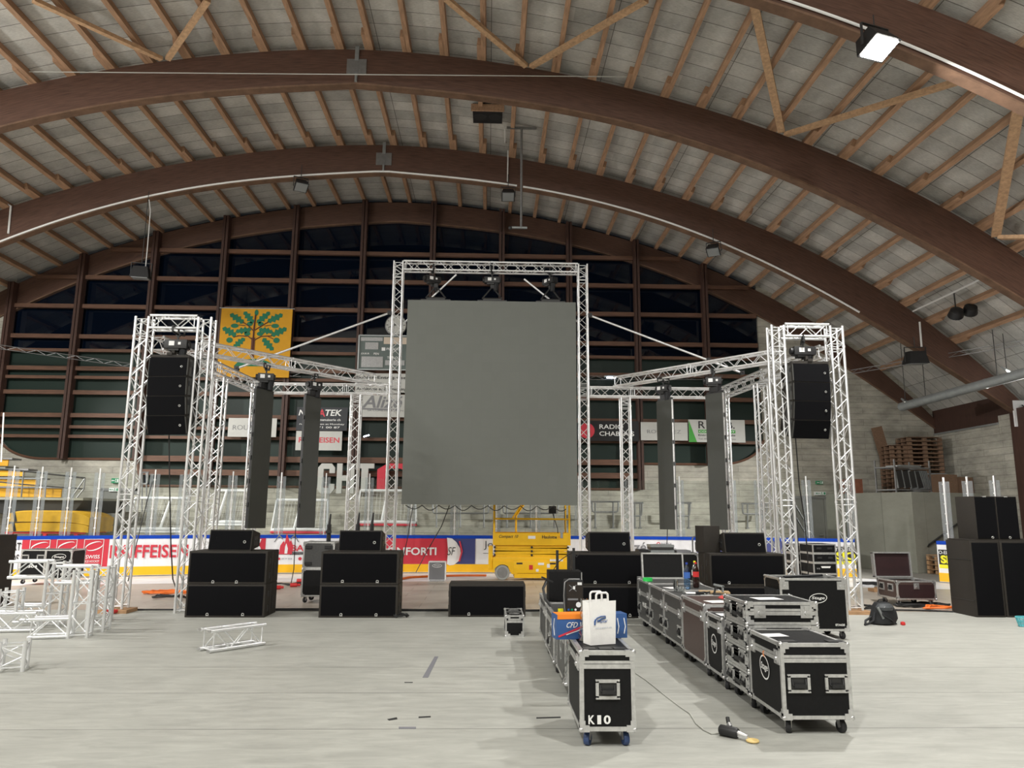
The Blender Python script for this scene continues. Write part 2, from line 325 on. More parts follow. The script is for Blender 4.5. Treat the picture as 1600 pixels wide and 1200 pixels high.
def mesh_of(name, mb, m, bevel=0.0, smooth=True):
    me = bpy.data.meshes.new(name); me.from_pydata(mb.v, [], mb.f); me.validate()
    import bmesh
    bm = bmesh.new(); bm.from_mesh(me); bmesh.ops.recalc_face_normals(bm, faces=bm.faces)
    if bevel:
        es = [e for e in bm.edges if len(e.link_faces) == 2 and e.calc_face_angle(0) > 0.6]
        bmesh.ops.bevel(bm, geom=es, offset=bevel, segments=2, profile=0.7, affect='EDGES', clamp_overlap=True)
    bm.to_mesh(me); bm.free()
    if smooth:
        me.polygons.foreach_set('use_smooth', [True] * len(me.polygons)); me.set_sharp_from_angle(angle=math.radians(38))
    me.materials.append(m); return me
def part(name, mb, m, parent=None, bevel=0.0, label=None, kind=None, loc=None, smooth=True):
    o = bpy.data.objects.new(name, mesh_of(name, mb, m, bevel, smooth)); COL.objects.link(o)
    if parent is not None: o.parent = parent
    if label: o['label'] = label
    if kind: o['kind'] = kind
    if loc is not None: o.location = loc
    return o
def tag(o, label, cat, group=None, kind=None):
    o['label'] = label; o['category'] = cat
    if group: o['group'] = group
    if kind: o['kind'] = kind
    return o
def thing(name, label, cat, loc=(0, 0, 0), rz=0.0, group=None):
    o = bpy.data.objects.new(name, None); COL.objects.link(o); o.location = loc; o.rotation_euler = (0, 0, rz); o.empty_display_size = 0.1
    return tag(o, label, cat, group)
def solo(name, mb, m, label, cat, loc=(0, 0, 0), rz=0.0, group=None, bevel=0.0):
    o = part(name, mb, m, None, bevel); o.location = loc; o.rotation_euler = (0, 0, rz)
    return tag(o, label, cat, group)
def struct(name, mb, m, label=None, parent=None, bevel=0.0):
    o = part(name, mb, m, parent, bevel)
    if parent is None: o['kind'] = 'structure'
    if label: o['label'] = label
    return o
KIDS = {}
def dup(root, loc, rz=None, label=None, group=None):
    kids = {}
    for o in list(COL.objects):
        if o.parent is not None: kids.setdefault(o.parent.name, []).append(o)
    def rec(o, par):
        c = o.copy(); COL.objects.link(c)
        if par is not None: c.parent = par
        for k in kids.get(o.name, []): rec(k, c)
        return c
    r = rec(root, None); r.location = loc
    if rz is not None: r.rotation_euler = (r.rotation_euler[0], r.rotation_euler[1], rz)
    if label: r['label'] = label
    if group: r['group'] = group
    return r
def text(name, body, m, parent, c, w, h, rz=0.0, rx=PI / 2, off=0.0, depth=0.004, label=None, slant=0.0, ry=0.0):
    """lettering: a mesh fitted into w x h, centred on c; upright and facing -Y unless turned"""
    cu = bpy.data.curves.new('tmp', 'FONT'); cu.body = body; cu.align_x = 'CENTER'; cu.size = 1; cu.offset = off; cu.resolution_u = 3; cu.extrude = 0.0; cu.shear = slant
    t = bpy.data.objects.new('tmp', cu); COL.objects.link(t)
    bpy.context.view_layer.update()
    me = bpy.data.meshes.new_from_object(t.evaluated_get(bpy.context.evaluated_depsgraph_get()))
    bpy.data.objects.remove(t); bpy.data.curves.remove(cu)
    n = len(me.vertices); co = np.empty(n * 3); me.vertices.foreach_get('co', co); co = co.reshape(-1, 3)
    lo, hi = co.min(0), co.max(0)
    co[:, 0] = (co[:, 0] - (lo[0] + hi[0]) / 2) * (w / max(hi[0] - lo[0], 1e-6)); co[:, 1] = (co[:, 1] - (lo[1] + hi[1]) / 2) * (h / max(hi[1] - lo[1], 1e-6)); co[:, 2] = 0
    me.vertices.foreach_set('co', co.ravel()); me.name = name; me.materials.clear(); me.materials.append(m)
    o = bpy.data.objects.new(name, me); COL.objects.link(o)
    if parent is not None: o.parent = parent
    o.location = c; o.rotation_euler = (Matrix.Rotation(rz, 3, 'Z') @ Matrix.Rotation(ry, 3, 'Y') @ Matrix.Rotation(rx, 3, 'X')).to_euler()
    if label: o['label'] = label
    return o
def torus(mb, c, R_, r, n=16, ax='Y'):
    f = (lambda a, b: (c[0] + a, c[1], c[2] + b)) if ax == 'Y' else (lambda a, b: (c[0], c[1] + a, c[2] + b))
    return mb.path([f(R_ * math.cos(2 * PI * k / n), R_ * math.sin(2 * PI * k / n)) for k in range(n + 1)], r, 6)
def ring2d(rx_, ry_, n=28): return [(rx_ * math.cos(2 * PI * i / n), ry_ * math.sin(2 * PI * i / n)) for i in range(n)]
def oval(mb, c, rx_, ry_, th, y, rz=0.0, n=28):
    """flat oval ring standing in the XZ plane at depth y"""
    o = ring2d(rx_, ry_, n); i = ring2d(rx_ - th, ry_ - th, n); vs = []
    for (a, b) in o + i: vs.append((c[0] + a * math.cos(rz) - b * math.sin(rz), y, c[1] + a * math.sin(rz) + b * math.cos(rz)))
    return mb.add(vs, [(k, (k + 1) % n, n + (k + 1) % n, n + k) for k in range(n)])

# ================================================================ THE HALL
XA = -3.5                                                          # the line of the ridge hinges
ARCHY = (12.1, 17.3, 22.3, 26.8)
PB = [4.402557533275175e-05, -0.0017208077413953784, 0.0015329957397079569, -0.07332310908026511, 12.550768764611862]
PT = [-3.5770473509474324e-05, 0.0007998340368326931, -0.021442381503104586, -0.0060325228940869766, 13.493064995302506]
def zb(d): return float(np.polyval(PB, abs(d)))
def zt(d): return float(np.polyval(PT, abs(d)))
_dx = np.linspace(0, 20.4, 817); _zz = np.polyval(PT, _dx); _ss = np.concatenate([[0], np.cumsum(np.hypot(np.diff(_dx), np.diff(_zz)))])
def at_s(s):
    d = float(np.interp(abs(s), _ss, _dx)); sg = 1 if s >= 0 else -1
    sl = (zt(d + 0.01) - zt(max(d - 0.01, 0))) / (0.02 if d > 0.01 else 0.01 + d)
    return sg * d, zt(d), sg * sl                                  # offset from the ridge, height, slope dz/dx
SMAX = float(_ss[-1])

# roof deck
N = 64; mb = MB(); pr = []
for i in range(-N, N + 1):
    s = SMAX * i / N; d, z, sl = at_s(s); n = Vector((-sl, 0, 1)).normalized()
    pr.append((XA + d + n.x * 0.2, z + n.z * 0.2, XA + d + n.x * 0.42, z + n.z * 0.42, s))
Y0, Y1 = -8.0, 27.3
for (x, z, X, Z, s) in pr: mb.v += [(x, Y0, z), (x, Y1, z), (X, Y0, Z), (X, Y1, Z)]
for i in range(2 * N):
    a, b = 4 * i, 4 * i + 4
    mb.f += [(a, b, b + 1, a + 1), (a + 2, a + 3, b + 3, b + 2), (a, a + 2, b + 2, b), (a + 1, b + 1, b + 3, a + 3)]
ce = struct('ceiling', mb, CEIL)
me = ce.data; uvl = me.uv_layers.new(name='UVMap'); sv = {}
for v in me.vertices: sv[v.index] = pr[v.index // 4][4]
for l in me.loops: uvl.data[l.index].uv = (sv[l.vertex_index] + 40, me.vertices[l.vertex_index].co.y + 20)

# glulam arches, each with its unpainted bottom lamella and hinge plate
def arch(Y, wid, lab, thin=1.0):
    mb = MB(); n = 90; ds = [-20.3 + 40.6 * i / n for i in range(n + 1)]; uu = []
    low = lambda d: zt(d) - (zt(d) - zb(d)) * thin if thin < 1 else zb(d)
    for d in ds:
        for (y, z) in ((Y, low(d)), (Y, zt(d)), (Y + wid, zt(d)), (Y + wid, low(d))): mb.v.append((XA + d, y, z)); uu.append((d + 30, z if y == Y else z + 20))
    for i in range(n):
        for k in range(4): mb.f.append((4 * i + k, 4 * i + (k + 1) % 4, 4 * i + 4 + (k + 1) % 4, 4 * i + 4 + k))
    mb.f += [(0, 1, 2, 3), (4 * n + 3, 4 * n + 2, 4 * n + 1, 4 * n)]
    o = struct('arch_beam', mb, ARCH, lab); me = o.data; u = me.uv_layers.new(name='UVMap')
    arc = [0.0]
    for i in range(n): arc.append(arc[-1] + math.hypot(ds[i + 1] - ds[i], zt(ds[i + 1]) - zt(ds[i])))
    for l in me.loops:
        i, k = divmod(l.vertex_index, 4); u.data[l.index].uv = (arc[i], (0.0, 1.0, 1.3, 2.3)[k])
    ub = MB()
    for d in ds:
        for (y, z) in ((Y - 0.012, low(d) - 0.03), (Y - 0.012, low(d) + 0.02), (Y + wid + 0.012, low(d) + 0.02), (Y + wid + 0.012, low(d) - 0.03)): ub.v.append((XA + d, y, z))
    for i in range(n):
        for k in range(4): ub.f.append((4 * i + k, 4 * i + (k + 1) % 4, 4 * i + 4 + (k + 1) % 4, 4 * i + 4 + k))
    part('bottom_lamella', ub, UNDER, o, label='unpainted pale underside')
    return o
def hinge(o, Y, w, h):
    p = MB(); z0 = zt(0) - 0.28
    p.box((XA, Y - 0.012, z0 - h / 2), (w, 0.024, h)); p.box((XA, Y - 0.03, z0 - h * 0.75), (0.1, 0.03, 0.09))
    part('hinge_plate', p, STEEL, o, label='grey steel hinge plate at the crown')
    g = MB(); g.box((XA, Y - 0.02, zt(0) - 0.12), (0.1, 0.04, 0.4)); g.tube((XA, Y - 0.03, z0 - h), (XA, Y - 0.03, zb(0) + 0.02), 0.035, 8)
    part('hinge_gap_cover', g, MACR, o)
labs = ('brown laminated roof arch nearest the camera, crossing the top right corner', 'brown laminated roof arch crossing the whole upper picture, with a wire strung before it',
        'brown laminated roof arch with white conduit and dark floodlights along its lower edge', 'brown laminated roof arch against the glazed end wall, crossed by posts')
arches = []
for i, Y in enumerate(ARCHY):
    a = arch(Y, 0.22, labs[i], 1.0 if i < 3 else 0.8); arches.append(a)
    if i in (1, 2): hinge(a, Y, 0.5, 0.42)

# purlins, lapped over each arch
def purlin(s, y0, y1, off, w=0.118, h=0.2):
    d, z, sl = at_s(s); n = Vector((-sl, 0, 1)).normalized(); t = Vector((1, 0, sl)).normalized()
    c = Vector((XA + d, 0, z)) + t * off
    mb = MB(); vs = []
    for y in (y0, y1):
        for (a, b) in ((-w / 2, 0), (w / 2, 0), (w / 2, h), (-w / 2, h)): p = c + t * a + n * b; vs.append((p.x, y, p.z))
    mb.add(vs, [(0, 1, 2, 3), (7, 6, 5, 4), (0, 4, 5, 1), (1, 5, 6, 2), (2, 6, 7, 3), (3, 7, 4, 0)])
    o = struct('roof_purlin', mb, PURL, 'timber roof purlin'); return o
SP = [-0.45 - 0.965 * k for k in range(21)] + [0.3 + 0.965 * k for k in range(21)]
bays = [(6.9, 12.1), (12.1, 17.3), (17.3, 22.3), (22.3, 26.8)]
for bi, (a, b) in enumerate(bays):
    for s in SP:
        if abs(s) > SMAX - 0.3 or (bi == 0 and s < 8) or s < -17: continue
        lim = {0: -99, 1: -13.5, 2: -16.5, 3: -17}[bi]
        if s < lim: continue
        purlin(s, a - (0.62 if bi else 0), b + (0.62 if bi < 3 else 0.2), (0.05 if bi % 2 else -0.05))

# diagonal wind braces under the purlins in the bay before the second arch
def plank(name, p, q, w, h, m, lab):
    p, q = Vector(p), Vector(q); d = (q - p).normalized(); u = Vector((0, 0, 1)); u = (u - d * u.dot(d)).normalized(); t = d.cross(u)
    vs = [c + t * a * w / 2 + u * b * h / 2 for c in (p, q) for (a, b) in ((-1, -1), (1, -1), (1, 1), (-1, 1))]
    return struct(name, MB().add(vs, [(0, 1, 2, 3), (7, 6, 5, 4), (0, 4, 5, 1), (1, 5, 6, 2), (2, 6, 7, 3), (3, 7, 4, 0)]), m, lab)
def roofpt(px, py, drop=0.12):
    """the point of the purlin undersides (less a drop) that a photo pixel falls on"""
    v = ray(px, py); lo, hi = 2.0, 60.0
    f = lambda k: (CAMH + v[2] * k) - (zt(v[0] * k - XA) - drop)
    for _ in range(60):
        mid = (lo + hi) / 2
        if f(mid) > 0: hi = mid
        else: lo = mid
    return (v[0] * lo, v[1] * lo, CAMH + v[2] * lo)
for i, (a, b, wd) in enumerate((((52, 0), (252, 92), 0.13), ((262, 92), (325, 0), 0.13), ((697, -2), (822, 103), 0.14), ((830, 104), (1010, 0), 0.14), ((1176, -4), (1221, 205), 0.17), ((1228, 210), (1508, 124), 0.17), ((1592, 165), (1556, 368), 0.2), ((1562, 371), (1640, 370), 0.2))):
    plank('roof_brace', roofpt(*a), roofpt(*b), wd, 0.09, BRACE, 'diagonal timber wind brace under the purlins')

# floor: rink cover panels, wood panels, bare white ice base, apron beyond the boards
def flat(name, poly, z, m, t=0.3):
    return struct(name, MB().prism(poly, z - t, z, 'XY'), m)
flat('floor', [(-24.2, -8), (17, -8), (17, 14.12), (-24.2, 14.12)], 0.0, FLOOR, 0.4)
flat('floor.001', [(-24.2, 14.12), (17, 14.12), (17, 17.5), (10.8, 18.5), (4.5, 20.1), (2.6, 20.75), (0.0, 20.75), (-1.2, 20.0), (-4.5, 19.9), (-8.5, 19.0), (-10.9, 18.6), (-24.2, 15.2)], -0.006, PLANK, 0.1)
flat('floor.002', [(-24.2, 14.1), (17, 14.1), (17, 27.2), (-24.2, 27.2)], -0.03, ICE, 0.2)
# boards follow a shallow curve
BP = [(-16.2, 14.6), (-15.2, 16.6), (-14.0, 18.4), (-12.7, 20.0), (-11.2, 20.85), (-9.9, 21.35), (-8.4, 21.85), (-6.4, 22.4), (-3.85, 22.77), (-1.2, 22.92), (2.0, 22.98), (5.0, 22.9), (7.5, 22.62), (9.2, 22.18), (10.15, 21.88), (10.72, 21.66)]
BP2 = [(12.42, 20.45), (13.2, 19.3), (13.9, 18.0), (14.6, 16.2), (15.0, 14.5)]
apr = [(x, y + 0.06) for x, y in BP] + [(12.4, 20.6)] + [(x, y) for x, y in BP2[1:]] + [(16.6, 14.5), (16.6, 27), (-24, 27), (-24, 14.6)]
flat('floor.003', apr, -0.012, APRON, 0.12)

# end wall: concrete below and beside the glazing
YW = 26.95
XL, XR = -17.6, 10.15
def sill(x):
    if x < XL or x > XR: return None
    base = 3.55
    if -12.45 < x < 5.6: base = 2.62
    for xe, sg in ((XL, -1), (XR, 1)):
        e = abs(x - xe)
        if e < 1.7: base = 3.55 + (1.7 - math.sqrt(max(0, 1.7 ** 2 - (1.7 - e) ** 2))) * 0.6
    return base
mb = MB(); xs = [-24.0, -22, -20, -18.6, XL - 0.001]
xs += [XL + 1.7 * (1 - math.cos(PI / 2 * i / 10)) for i in range(11)]
xs += [-14, -12.451, -12.449, -9, -5, 0, 5.599, 5.601, 7.0] + [XR - 1.7 * (1 - math.sin(PI / 2 * (10 - i) / 10)) for i in range(0, 11)][::1] + [XR + 0.001, 11.5, 13, 14.5, 15.5, 16.6]
xs = sorted(set(round(x, 4) for x in xs))
for a, b in zip(xs[:-1], xs[1:]):
    m_ = (a + b) / 2; za = sill(min(max(a, XL), XR) if XL <= m_ <= XR else a); zb_ = sill(min(max(b, XL), XR) if XL <= m_ <= XR else b)
    if abs(b - a) < 0.01: continue
    if XL <= m_ <= XR:
        e = 0.002; za, zb_ = sill(a + e), sill(b - e)
    else: za, zb_ = zt(a - XA) + 0.3, zt(b - XA) + 0.3
    vs = [(a, YW - 0.1, -0.2), (b, YW - 0.1, -0.2), (b, YW - 0.1, zb_), (a, YW - 0.1, za), (a, YW + 0.3, -0.2), (b, YW + 0.3, -0.2), (b, YW + 0.3, zb_), (a, YW + 0.3, za)]
    mb.add(vs, [(0, 1, 2, 3), (5, 4, 7, 6), (3, 2, 6, 7), (0, 4, 5, 1), (1, 5, 6, 2), (4, 0, 3, 7)])
struct('wall_back', mb, CONC)
# brown sill trim following the curved foot of the glazing
sx = [XL + 0.01 + (XR - XL - 0.02) * i / 220 for i in range(221)]
t1 = MB(); t1.path([(x, YW - 0.12, sill(x) + 0.02) for x in sx], 0.045, 6); struct('trim_1', t1, RAILT)
POSTX = [-17.55, -15.1, -12.5, -9.95, -7.37, -4.8, -2.2, 0.4, 2.95, 5.5, 8.07, 10.15]
for i in range(len(POSTX) - 1):
    a, b = POSTX[i], POSTX[i + 1]
    for zlo, zhi, m, nm in ((0, 7.5, GPANEL, 'window'), (7.5, 99, GLASS, 'window')):
        mb = MB(); n = 6; q = []
        for k in range(n + 1):
            x = a + (b - a) * k / n; x_ = min(max(x, XL + 0.01), XR - 0.01)
            bot = max(zlo, sill(x_) if zlo == 0 else zlo); top = min(zhi, zt(x - XA) + 0.1)
            q.append((x, bot, top))
        for (x, bo, to), (x2, bo2, to2) in zip(q[:-1], q[1:]):
            mb.add([(x, YW, bo), (x2, YW, bo2), (x2, YW, to2), (x, YW, to), (x, YW + 0.03, bo), (x2, YW + 0.03, bo2), (x2, YW + 0.03, to2), (x, YW + 0.03, to)], [(0, 1, 2, 3), (5, 4, 7, 6), (0, 4, 5, 1), (3, 2, 6, 7)])
        struct('window_%d' % (2 * i + (1 if zlo == 0 else 2)), mb, m)
for i, x in enumerate(POSTX[:-1]):
    mb = MB(); bot = (sill(x) or 3.6) if i else 4.6
    if i == 0: bot = 4.7
    mb.box((x - 0.06, 26.62, (bot + zt(x - XA)) / 2), (0.09, 0.3, zt(x - XA) - bot)); mb.box((x + 0.06, 26.62, (bot + zt(x - XA)) / 2), (0.09, 0.3, zt(x - XA) - bot))
    struct('wall_post', mb, POST, 'twin brown timber post of the end wall glazing')
RZ = [11.37, 10.27, 9.16, 8.02, 7.5, 6.83, 6.5, 5.95, 5.12, 4.7, 4.36, 3.6, 3.12]
for z in RZ:
    for i in range(len(POSTX) - 1):
        a, b = POSTX[i] + 0.105, POSTX[i + 1] - 0.105; mid = (a + b) / 2
        hi = zt(min(abs(a - XA), abs(b - XA))) - 0.25
        if z > hi or (z < 3.7 and not (-12.6 < mid < 5.6)) or z in (6.5, 4.7) and not mid < -4: continue
        if z == 3.6 and not (-12.6 < mid < 5.6): continue
        # clip to the arch underside
        lim = lambda x: zt(x - XA) - 0.1
        while lim(a) < z and a < b: a += 0.05
        while lim(b) < z and b > a: b -= 0.05
        if b - a < 0.3: continue
        h = 0.2 if z in (3.6, 3.12) else 0.11 if z in (7.5, 6.5, 4.36, 4.7) else 0.15
        mb = MB(); mb.box(((a + b) / 2, 26.72, z), (b - a, 0.14, h)); struct('wall_transom', mb, RAILT, 'brown timber transom of the end wall glazing')
# side walls
mb = MB(); mb.span((16.6, 23.35, -0.2), (17.0, 27.2, 4.72)); mb.span((16.6, 22.6, -0.2), (17.0, 23.34, 5.0)); struct('wall_right', mb, CONC)
mb = MB(); mb.span((16.45, -8, -0.2), (17.0, 22.6, 5.1)); struct('wall_right.001', mb, POST)
mb = MB(); mb.span((16.62, 22.6, 4.72), (16.9, 27.2, 6.4)); struct('wall_right.003', mb, POST)
mb = MB(); mb.span((16.56, 23.35, 4.72), (16.66, 27.0, 4.78)); struct('trim_2', mb, MACR)
mb = MB(); mb.span((-24.4, -8, -0.2), (-24.0, 27.2, 5.4)); struct('wall_left', mb, CONC)
mb = MB(); mb.span((-24.2, -8.3, -0.2), (17, -8.0, 13.8)); struct('wall_front', mb, CONC)
# terraces of the stand in front of the end wall
for k, (y0, z) in enumerate(((24.4, 1.05), (25.15, 1.27), (25.75, 1.72), (26.35, 2.3))):
    mb = MB(); mb.span((-12.4, y0, -0.1), (9.6 if k < 3 else 8.6, 26.9, z)); struct('floor.%03d' % (10 + k), mb, CONC)
# doors in the end wall
def door(n, x0, x1, z1, y, leaf=2):
    mb = MB(); mb.span((x0 - 0.09, y - 0.05, 0), (x0, y + 0.1, z1 + 0.09)); mb.span((x1, y - 0.05, 0), (x1 + 0.09, y + 0.1, z1 + 0.09)); mb.span((x0 - 0.09, y - 0.05, z1), (x1 + 0.09, y + 0.1, z1 + 0.09))
    f = struct('door_%d' % n, mb, STEEL)
    for k in range(leaf):
        a = x0 + (x1 - x0) * k / leaf; b = x0 + (x1 - x0) * (k + 1) / leaf
        l = MB(); l.span((a + 0.01, y - 0.02, 0.01), (b - 0.01, y + 0.04, z1 - 0.01)); l.span((a + 0.12, y - 0.032, 0.15), (b - 0.12, y - 0.018, 0.95)); l.span((a + 0.12, y - 0.032, 1.1), (b - 0.12, y - 0.018, z1 - 0.15))
        lo = part('door_leaf', l, GREYD, f)
        h = MB(); h.tube((b - 0.12, y - 0.09, 1.05), (b - 0.25, y - 0.09, 1.05), 0.014); h.tube((b - 0.12, y - 0.09, 1.05), (b - 0.12, y, 1.05), 0.014); part('door_handle', h, CHROME, lo)
a = at(158, 800, 26.8)[0]; b = at(208, 800, 26.8)[0]; door(1, a, b, 2.45, 26.83, 1)
a = at(1240, 800, 26.8)[0]; b = at(1336, 800, 26.8)[0]; door(2, a, b, 2.35, 26.83, 2)
# exit signs
def exit_sign(px, py, w, h, lab, green):
    x, y, z = at(px, py, 26.75); t = thing('exit_sign', lab, 'exit sign', (x, y, z))
    mb = MB(); mb.box((0, 0.05, 0), (w, 0.12, h)); part('sign_plate', mb, WARN if green else WHITE, t)
    p = MB(); m = WHITE if green else WARN
    p.box((-w * 0.2, -0.015, 0), (w * 0.3, 0.006, h * 0.14)); p.prism([(-w * 0.34, h * 0.22), (-w * 0.46, 0), (-w * 0.34, -h * 0.22)], -0.018, -0.012)
    p.ball((w * 0.1, -0.014, h * 0.28), h * 0.1, 8, (1, 0.2, 1)); p.box((w * 0.1, -0.015, 0.02), (w * 0.07, 0.006, h * 0.35), ry=0.3); p.box((w * 0.05, -0.015, -h * 0.25), (w * 0.05, 0.006, h * 0.3), ry=0.6); p.box((w * 0.17, -0.015, -h * 0.25), (w * 0.05, 0.006, h * 0.3), ry=-0.5); p.box((w * 0.36, -0.015, 0), (w * 0.16, 0.006, h * 0.7))
    part('pictogram', p, m, t)
exit_sign(180, 751, 0.26, 0.17, 'green exit sign on the concrete wall, above the white one beside the left door', True)
exit_sign(178, 765, 0.34, 0.13, 'white exit sign with green symbols above the grey door on the left', False)
exit_sign(1281, 754, 0.24, 0.12, 'green exit sign above the white one over the grey double doors', True)
exit_sign(1282, 771, 0.4, 0.12, 'white exit sign directly over the grey double doors at right', False)

# concrete bunker with its handrail, right of the gate
FB = [(12.3, 26.84), (12.75, 25.3), (13.45, 23.25), (16.58, 24.5), (16.58, 26.84)]
struct('wall_right.002', MB().prism(FB, -0.1, 2.52, 'XY'), CONCS)
t = thing('handrail', 'dark steel handrail sloping up the pale concrete block at right', 'handrail', (0, 0, 0))
p0 = Vector((13.45, 23.25, 0)); p1 = Vector((16.58, 24.5, 0)); dd = (p1 - p0); nn = Vector((dd.y, -dd.x, 0)).normalized() * 0.07
def onb(px, py):
    v = ray(px, py); P = p0 + nn; a_ = np.array([[v[0], -dd.x], [v[1], -dd.y]]); k, u = np.linalg.solve(a_, np.array([P.x, P.y])); return Vector((v[0] * k, v[1] * k, CAMH + v[2] * k))
r0, r1 = onb(1452, 851), onb(1532, 792)
mb = MB(); mb.tube(r0, r1, 0.03, 8); mb.tube(r0, r0 - nn * 0.9 - Vector((0, 0, 0.06)), 0.02, 6); part('rail', mb, DSTEEL, t)
for f in (0.12, 0.55, 0.95):
    c = r0.lerp(r1, f); mb = MB(); mb.tube(c, c - Vector((0, 0, 0.07)), 0.012, 6); mb.tube(c - Vector((0, 0, 0.07)), c - Vector((0, 0, 0.07)) - nn * 0.95, 0.012, 6); part('bracket', mb, DSTEEL, t)

# ================================================================ THE RIG: aluminium box trusses
def truss(name, label, p0, p1, ref=(0, 1, 0), w=0.24, joints=(), group=None, pitch=0.24, m=None, clip0=0.0, clip1=0.0, cat='truss', r=0.0245, rb=0.0095):
    """square four-chord truss from p0 to p1; ref gives the direction one face looks along"""
    m = m or ALU
    p0, p1 = Vector(p0), Vector(p1); L = (p1 - p0).length; d = (p1 - p0) / L; a = Vector(ref); a = (a - d * a.dot(d)).normalized(); b = d.cross(a)
    t = thing(name, label, cat, p0, 0, group)
    C = [a * x * w / 2 + b * y * w / 2 for (x, y) in ((-1, -1), (1, -1), (1, 1), (-1, 1))]
    for c in C:
        mb = MB(); mb.tube(c, c + d * L, r, 10)
        for j in joints: mb.tube(c + d * (j - 0.02), c + d * (j + 0.02), r + 0.006, 10)
        part('chord', mb, m, t)
    mb = MB(); cuts = [0.03] + sorted(joints) + [L - 0.03]
    for j0, j1 in zip(cuts[:-1], cuts[1:]):
        s0, s1 = j0 + (0.05 if j0 > 0.1 else 0.02), j1 - (0.05 if j1 < L - 0.1 else 0.02); n = max(2, int(round((s1 - s0) / pitch))); st = (s1 - s0) / n
        for f in range(4):
            A, B = C[f], C[(f + 1) % 4]
            for q in (s0, s1): mb.tube(A + d * q, B + d * q, rb, 6)
            for k in range(n):
                u, v = s0 + k * st, s0 + (k + 1) * st
                (P, Q) = (A, B) if (k + f) % 2 == 0 else (B, A)
                mb.tube(P + d * u, Q + d * v, rb, 6)
    part('bracing', mb, m, t)
    return t
G1 = 'legs of the outer truss towers'
YT = 13.82
for sd, (xa, xb, zt_, yc) in (('left', (-6.57, -5.40, 5.45, 13.82)), ('right', (5.60, 6.76, 5.48, 13.90))):
    out_x, in_x = (xa, xb) if sd == 'left' else (xb, xa)
    zl = zt_ - 0.05
    truss('truss_upright', 'outer front leg of the %s loudspeaker tower, standing on a timber block' % sd, (out_x, yc, 0.065), (out_x, yc, zl), joints=(1.96, 4.95), group=G1)
    truss('truss_upright', 'inner front leg of the %s loudspeaker tower, close beside the black hanging speakers' % sd, (in_x, yc, 0.0), (in_x, yc, zl), joints=(2.0, 4.95), group=G1)
    truss('truss_span', 'short top beam of the %s tower that carries the hanging speaker array' % sd, (min(xa, xb) + 0.145, yc, zt_ - 0.145), (max(xa, xb) - 0.145, yc, zt_ - 0.145))
    b = MB(); b.box((out_x, yc, 0.03), (0.5, 0.42, 0.06)); b.box((out_x + (0.2 if sd == 'right' else -0.12), yc - 0.1, 0.02), (0.55, 0.12, 0.04), rz=0.2)
    solo('timber_block', b, WOODC, 'timber packing block under the outer leg of the %s tower' % sd, 'timber block')
ZC, YG = 4.985, 19.4
for sd, s in (('left', -1), ('right', 1)):
    xc = -6.12 if s < 0 else 6.27; xo = -6.45 if s < 0 else 6.68; xm = -3.52 if s < 0 else 3.63
    side0 = Vector((xo, 14.12, ZC)); side1 = Vector((xc, YG - 0.145, ZC))
    truss('truss_span', 'long side beam running back from the %s tower to the rear corner leg' % sd, side0, side1, ref=(0, 0, 1), joints=(2.6,))
    f = (17.15 - 14.12) / (YG - 14.12); c = side0.lerp(side1, f)
    truss('truss_upright', 'slender rear leg under the side beam just behind the %s tower' % sd, (c.x, c.y, 0), (c.x, c.y, ZC - 0.15), joints=(2.0,))
    truss('truss_upright', 'rear corner leg on the %s, half hidden by the outer narrow screen' % sd, (xc, YG, 0), (xc, YG, ZC + 0.14), joints=(2.0, ZC - 0.16))
    truss('truss_span', 'level rear beam between the big screen frame and the %s corner leg' % sd, (s * 2.67, YG, ZC), (xc - s * 0.15, YG, ZC), ref=(0, 0, 1), joints=(1.15,))
    truss('truss_upright', 'middle rear leg under the level beam, beside the big screen frame on the %s' % sd, (xm, YG, 0), (xm, YG, ZC - 0.15), joints=(2.0, 4.6))
    a = Vector((-6.33, 15.85, ZC + 0.295)) if s < 0 else Vector((6.45, 15.9, ZC + 0.295)); e = Vector((-3.12, YG + 0.1, ZC + 0.295)) if s < 0 else Vector((3.42, YG + 0.1, ZC + 0.295))
    truss('truss_span', 'diagonal beam laid on top of the %s side, carrying the two narrow screens' % sd, a, e, ref=(0, 0, 1), joints=(2.3,))
    # brace tube
    g = Vector(at(611, 488, YG - 0.16)) if s < 0 else Vector(at(919.5, 492, YG - 0.16)); h = Vector(at(366, 577, 18.0)) if s < 0 else Vector(at(1163, 584, 18.1))
    t = thing('brace_tube', 'long pale tube sloping from the screen frame down over the %s diagonal beam' % sd, 'brace tube', g)
    mb = MB(); mb.tube((0, 0, 0), h - g, 0.028, 10); part('tube', mb, ALU, t)
    for q, nm in ((0.01, 'clamp'), (0.78, 'clamp'), (0.985, 'clamp')):
        c = (h - g) * q; k = MB(); k.box(c, (0.1, 0.12, 0.1)); k.tube(c + Vector((0, -0.08, 0)), c + Vector((0, 0.08, 0)), 0.02, 8); part(nm, k, BLK2, t)
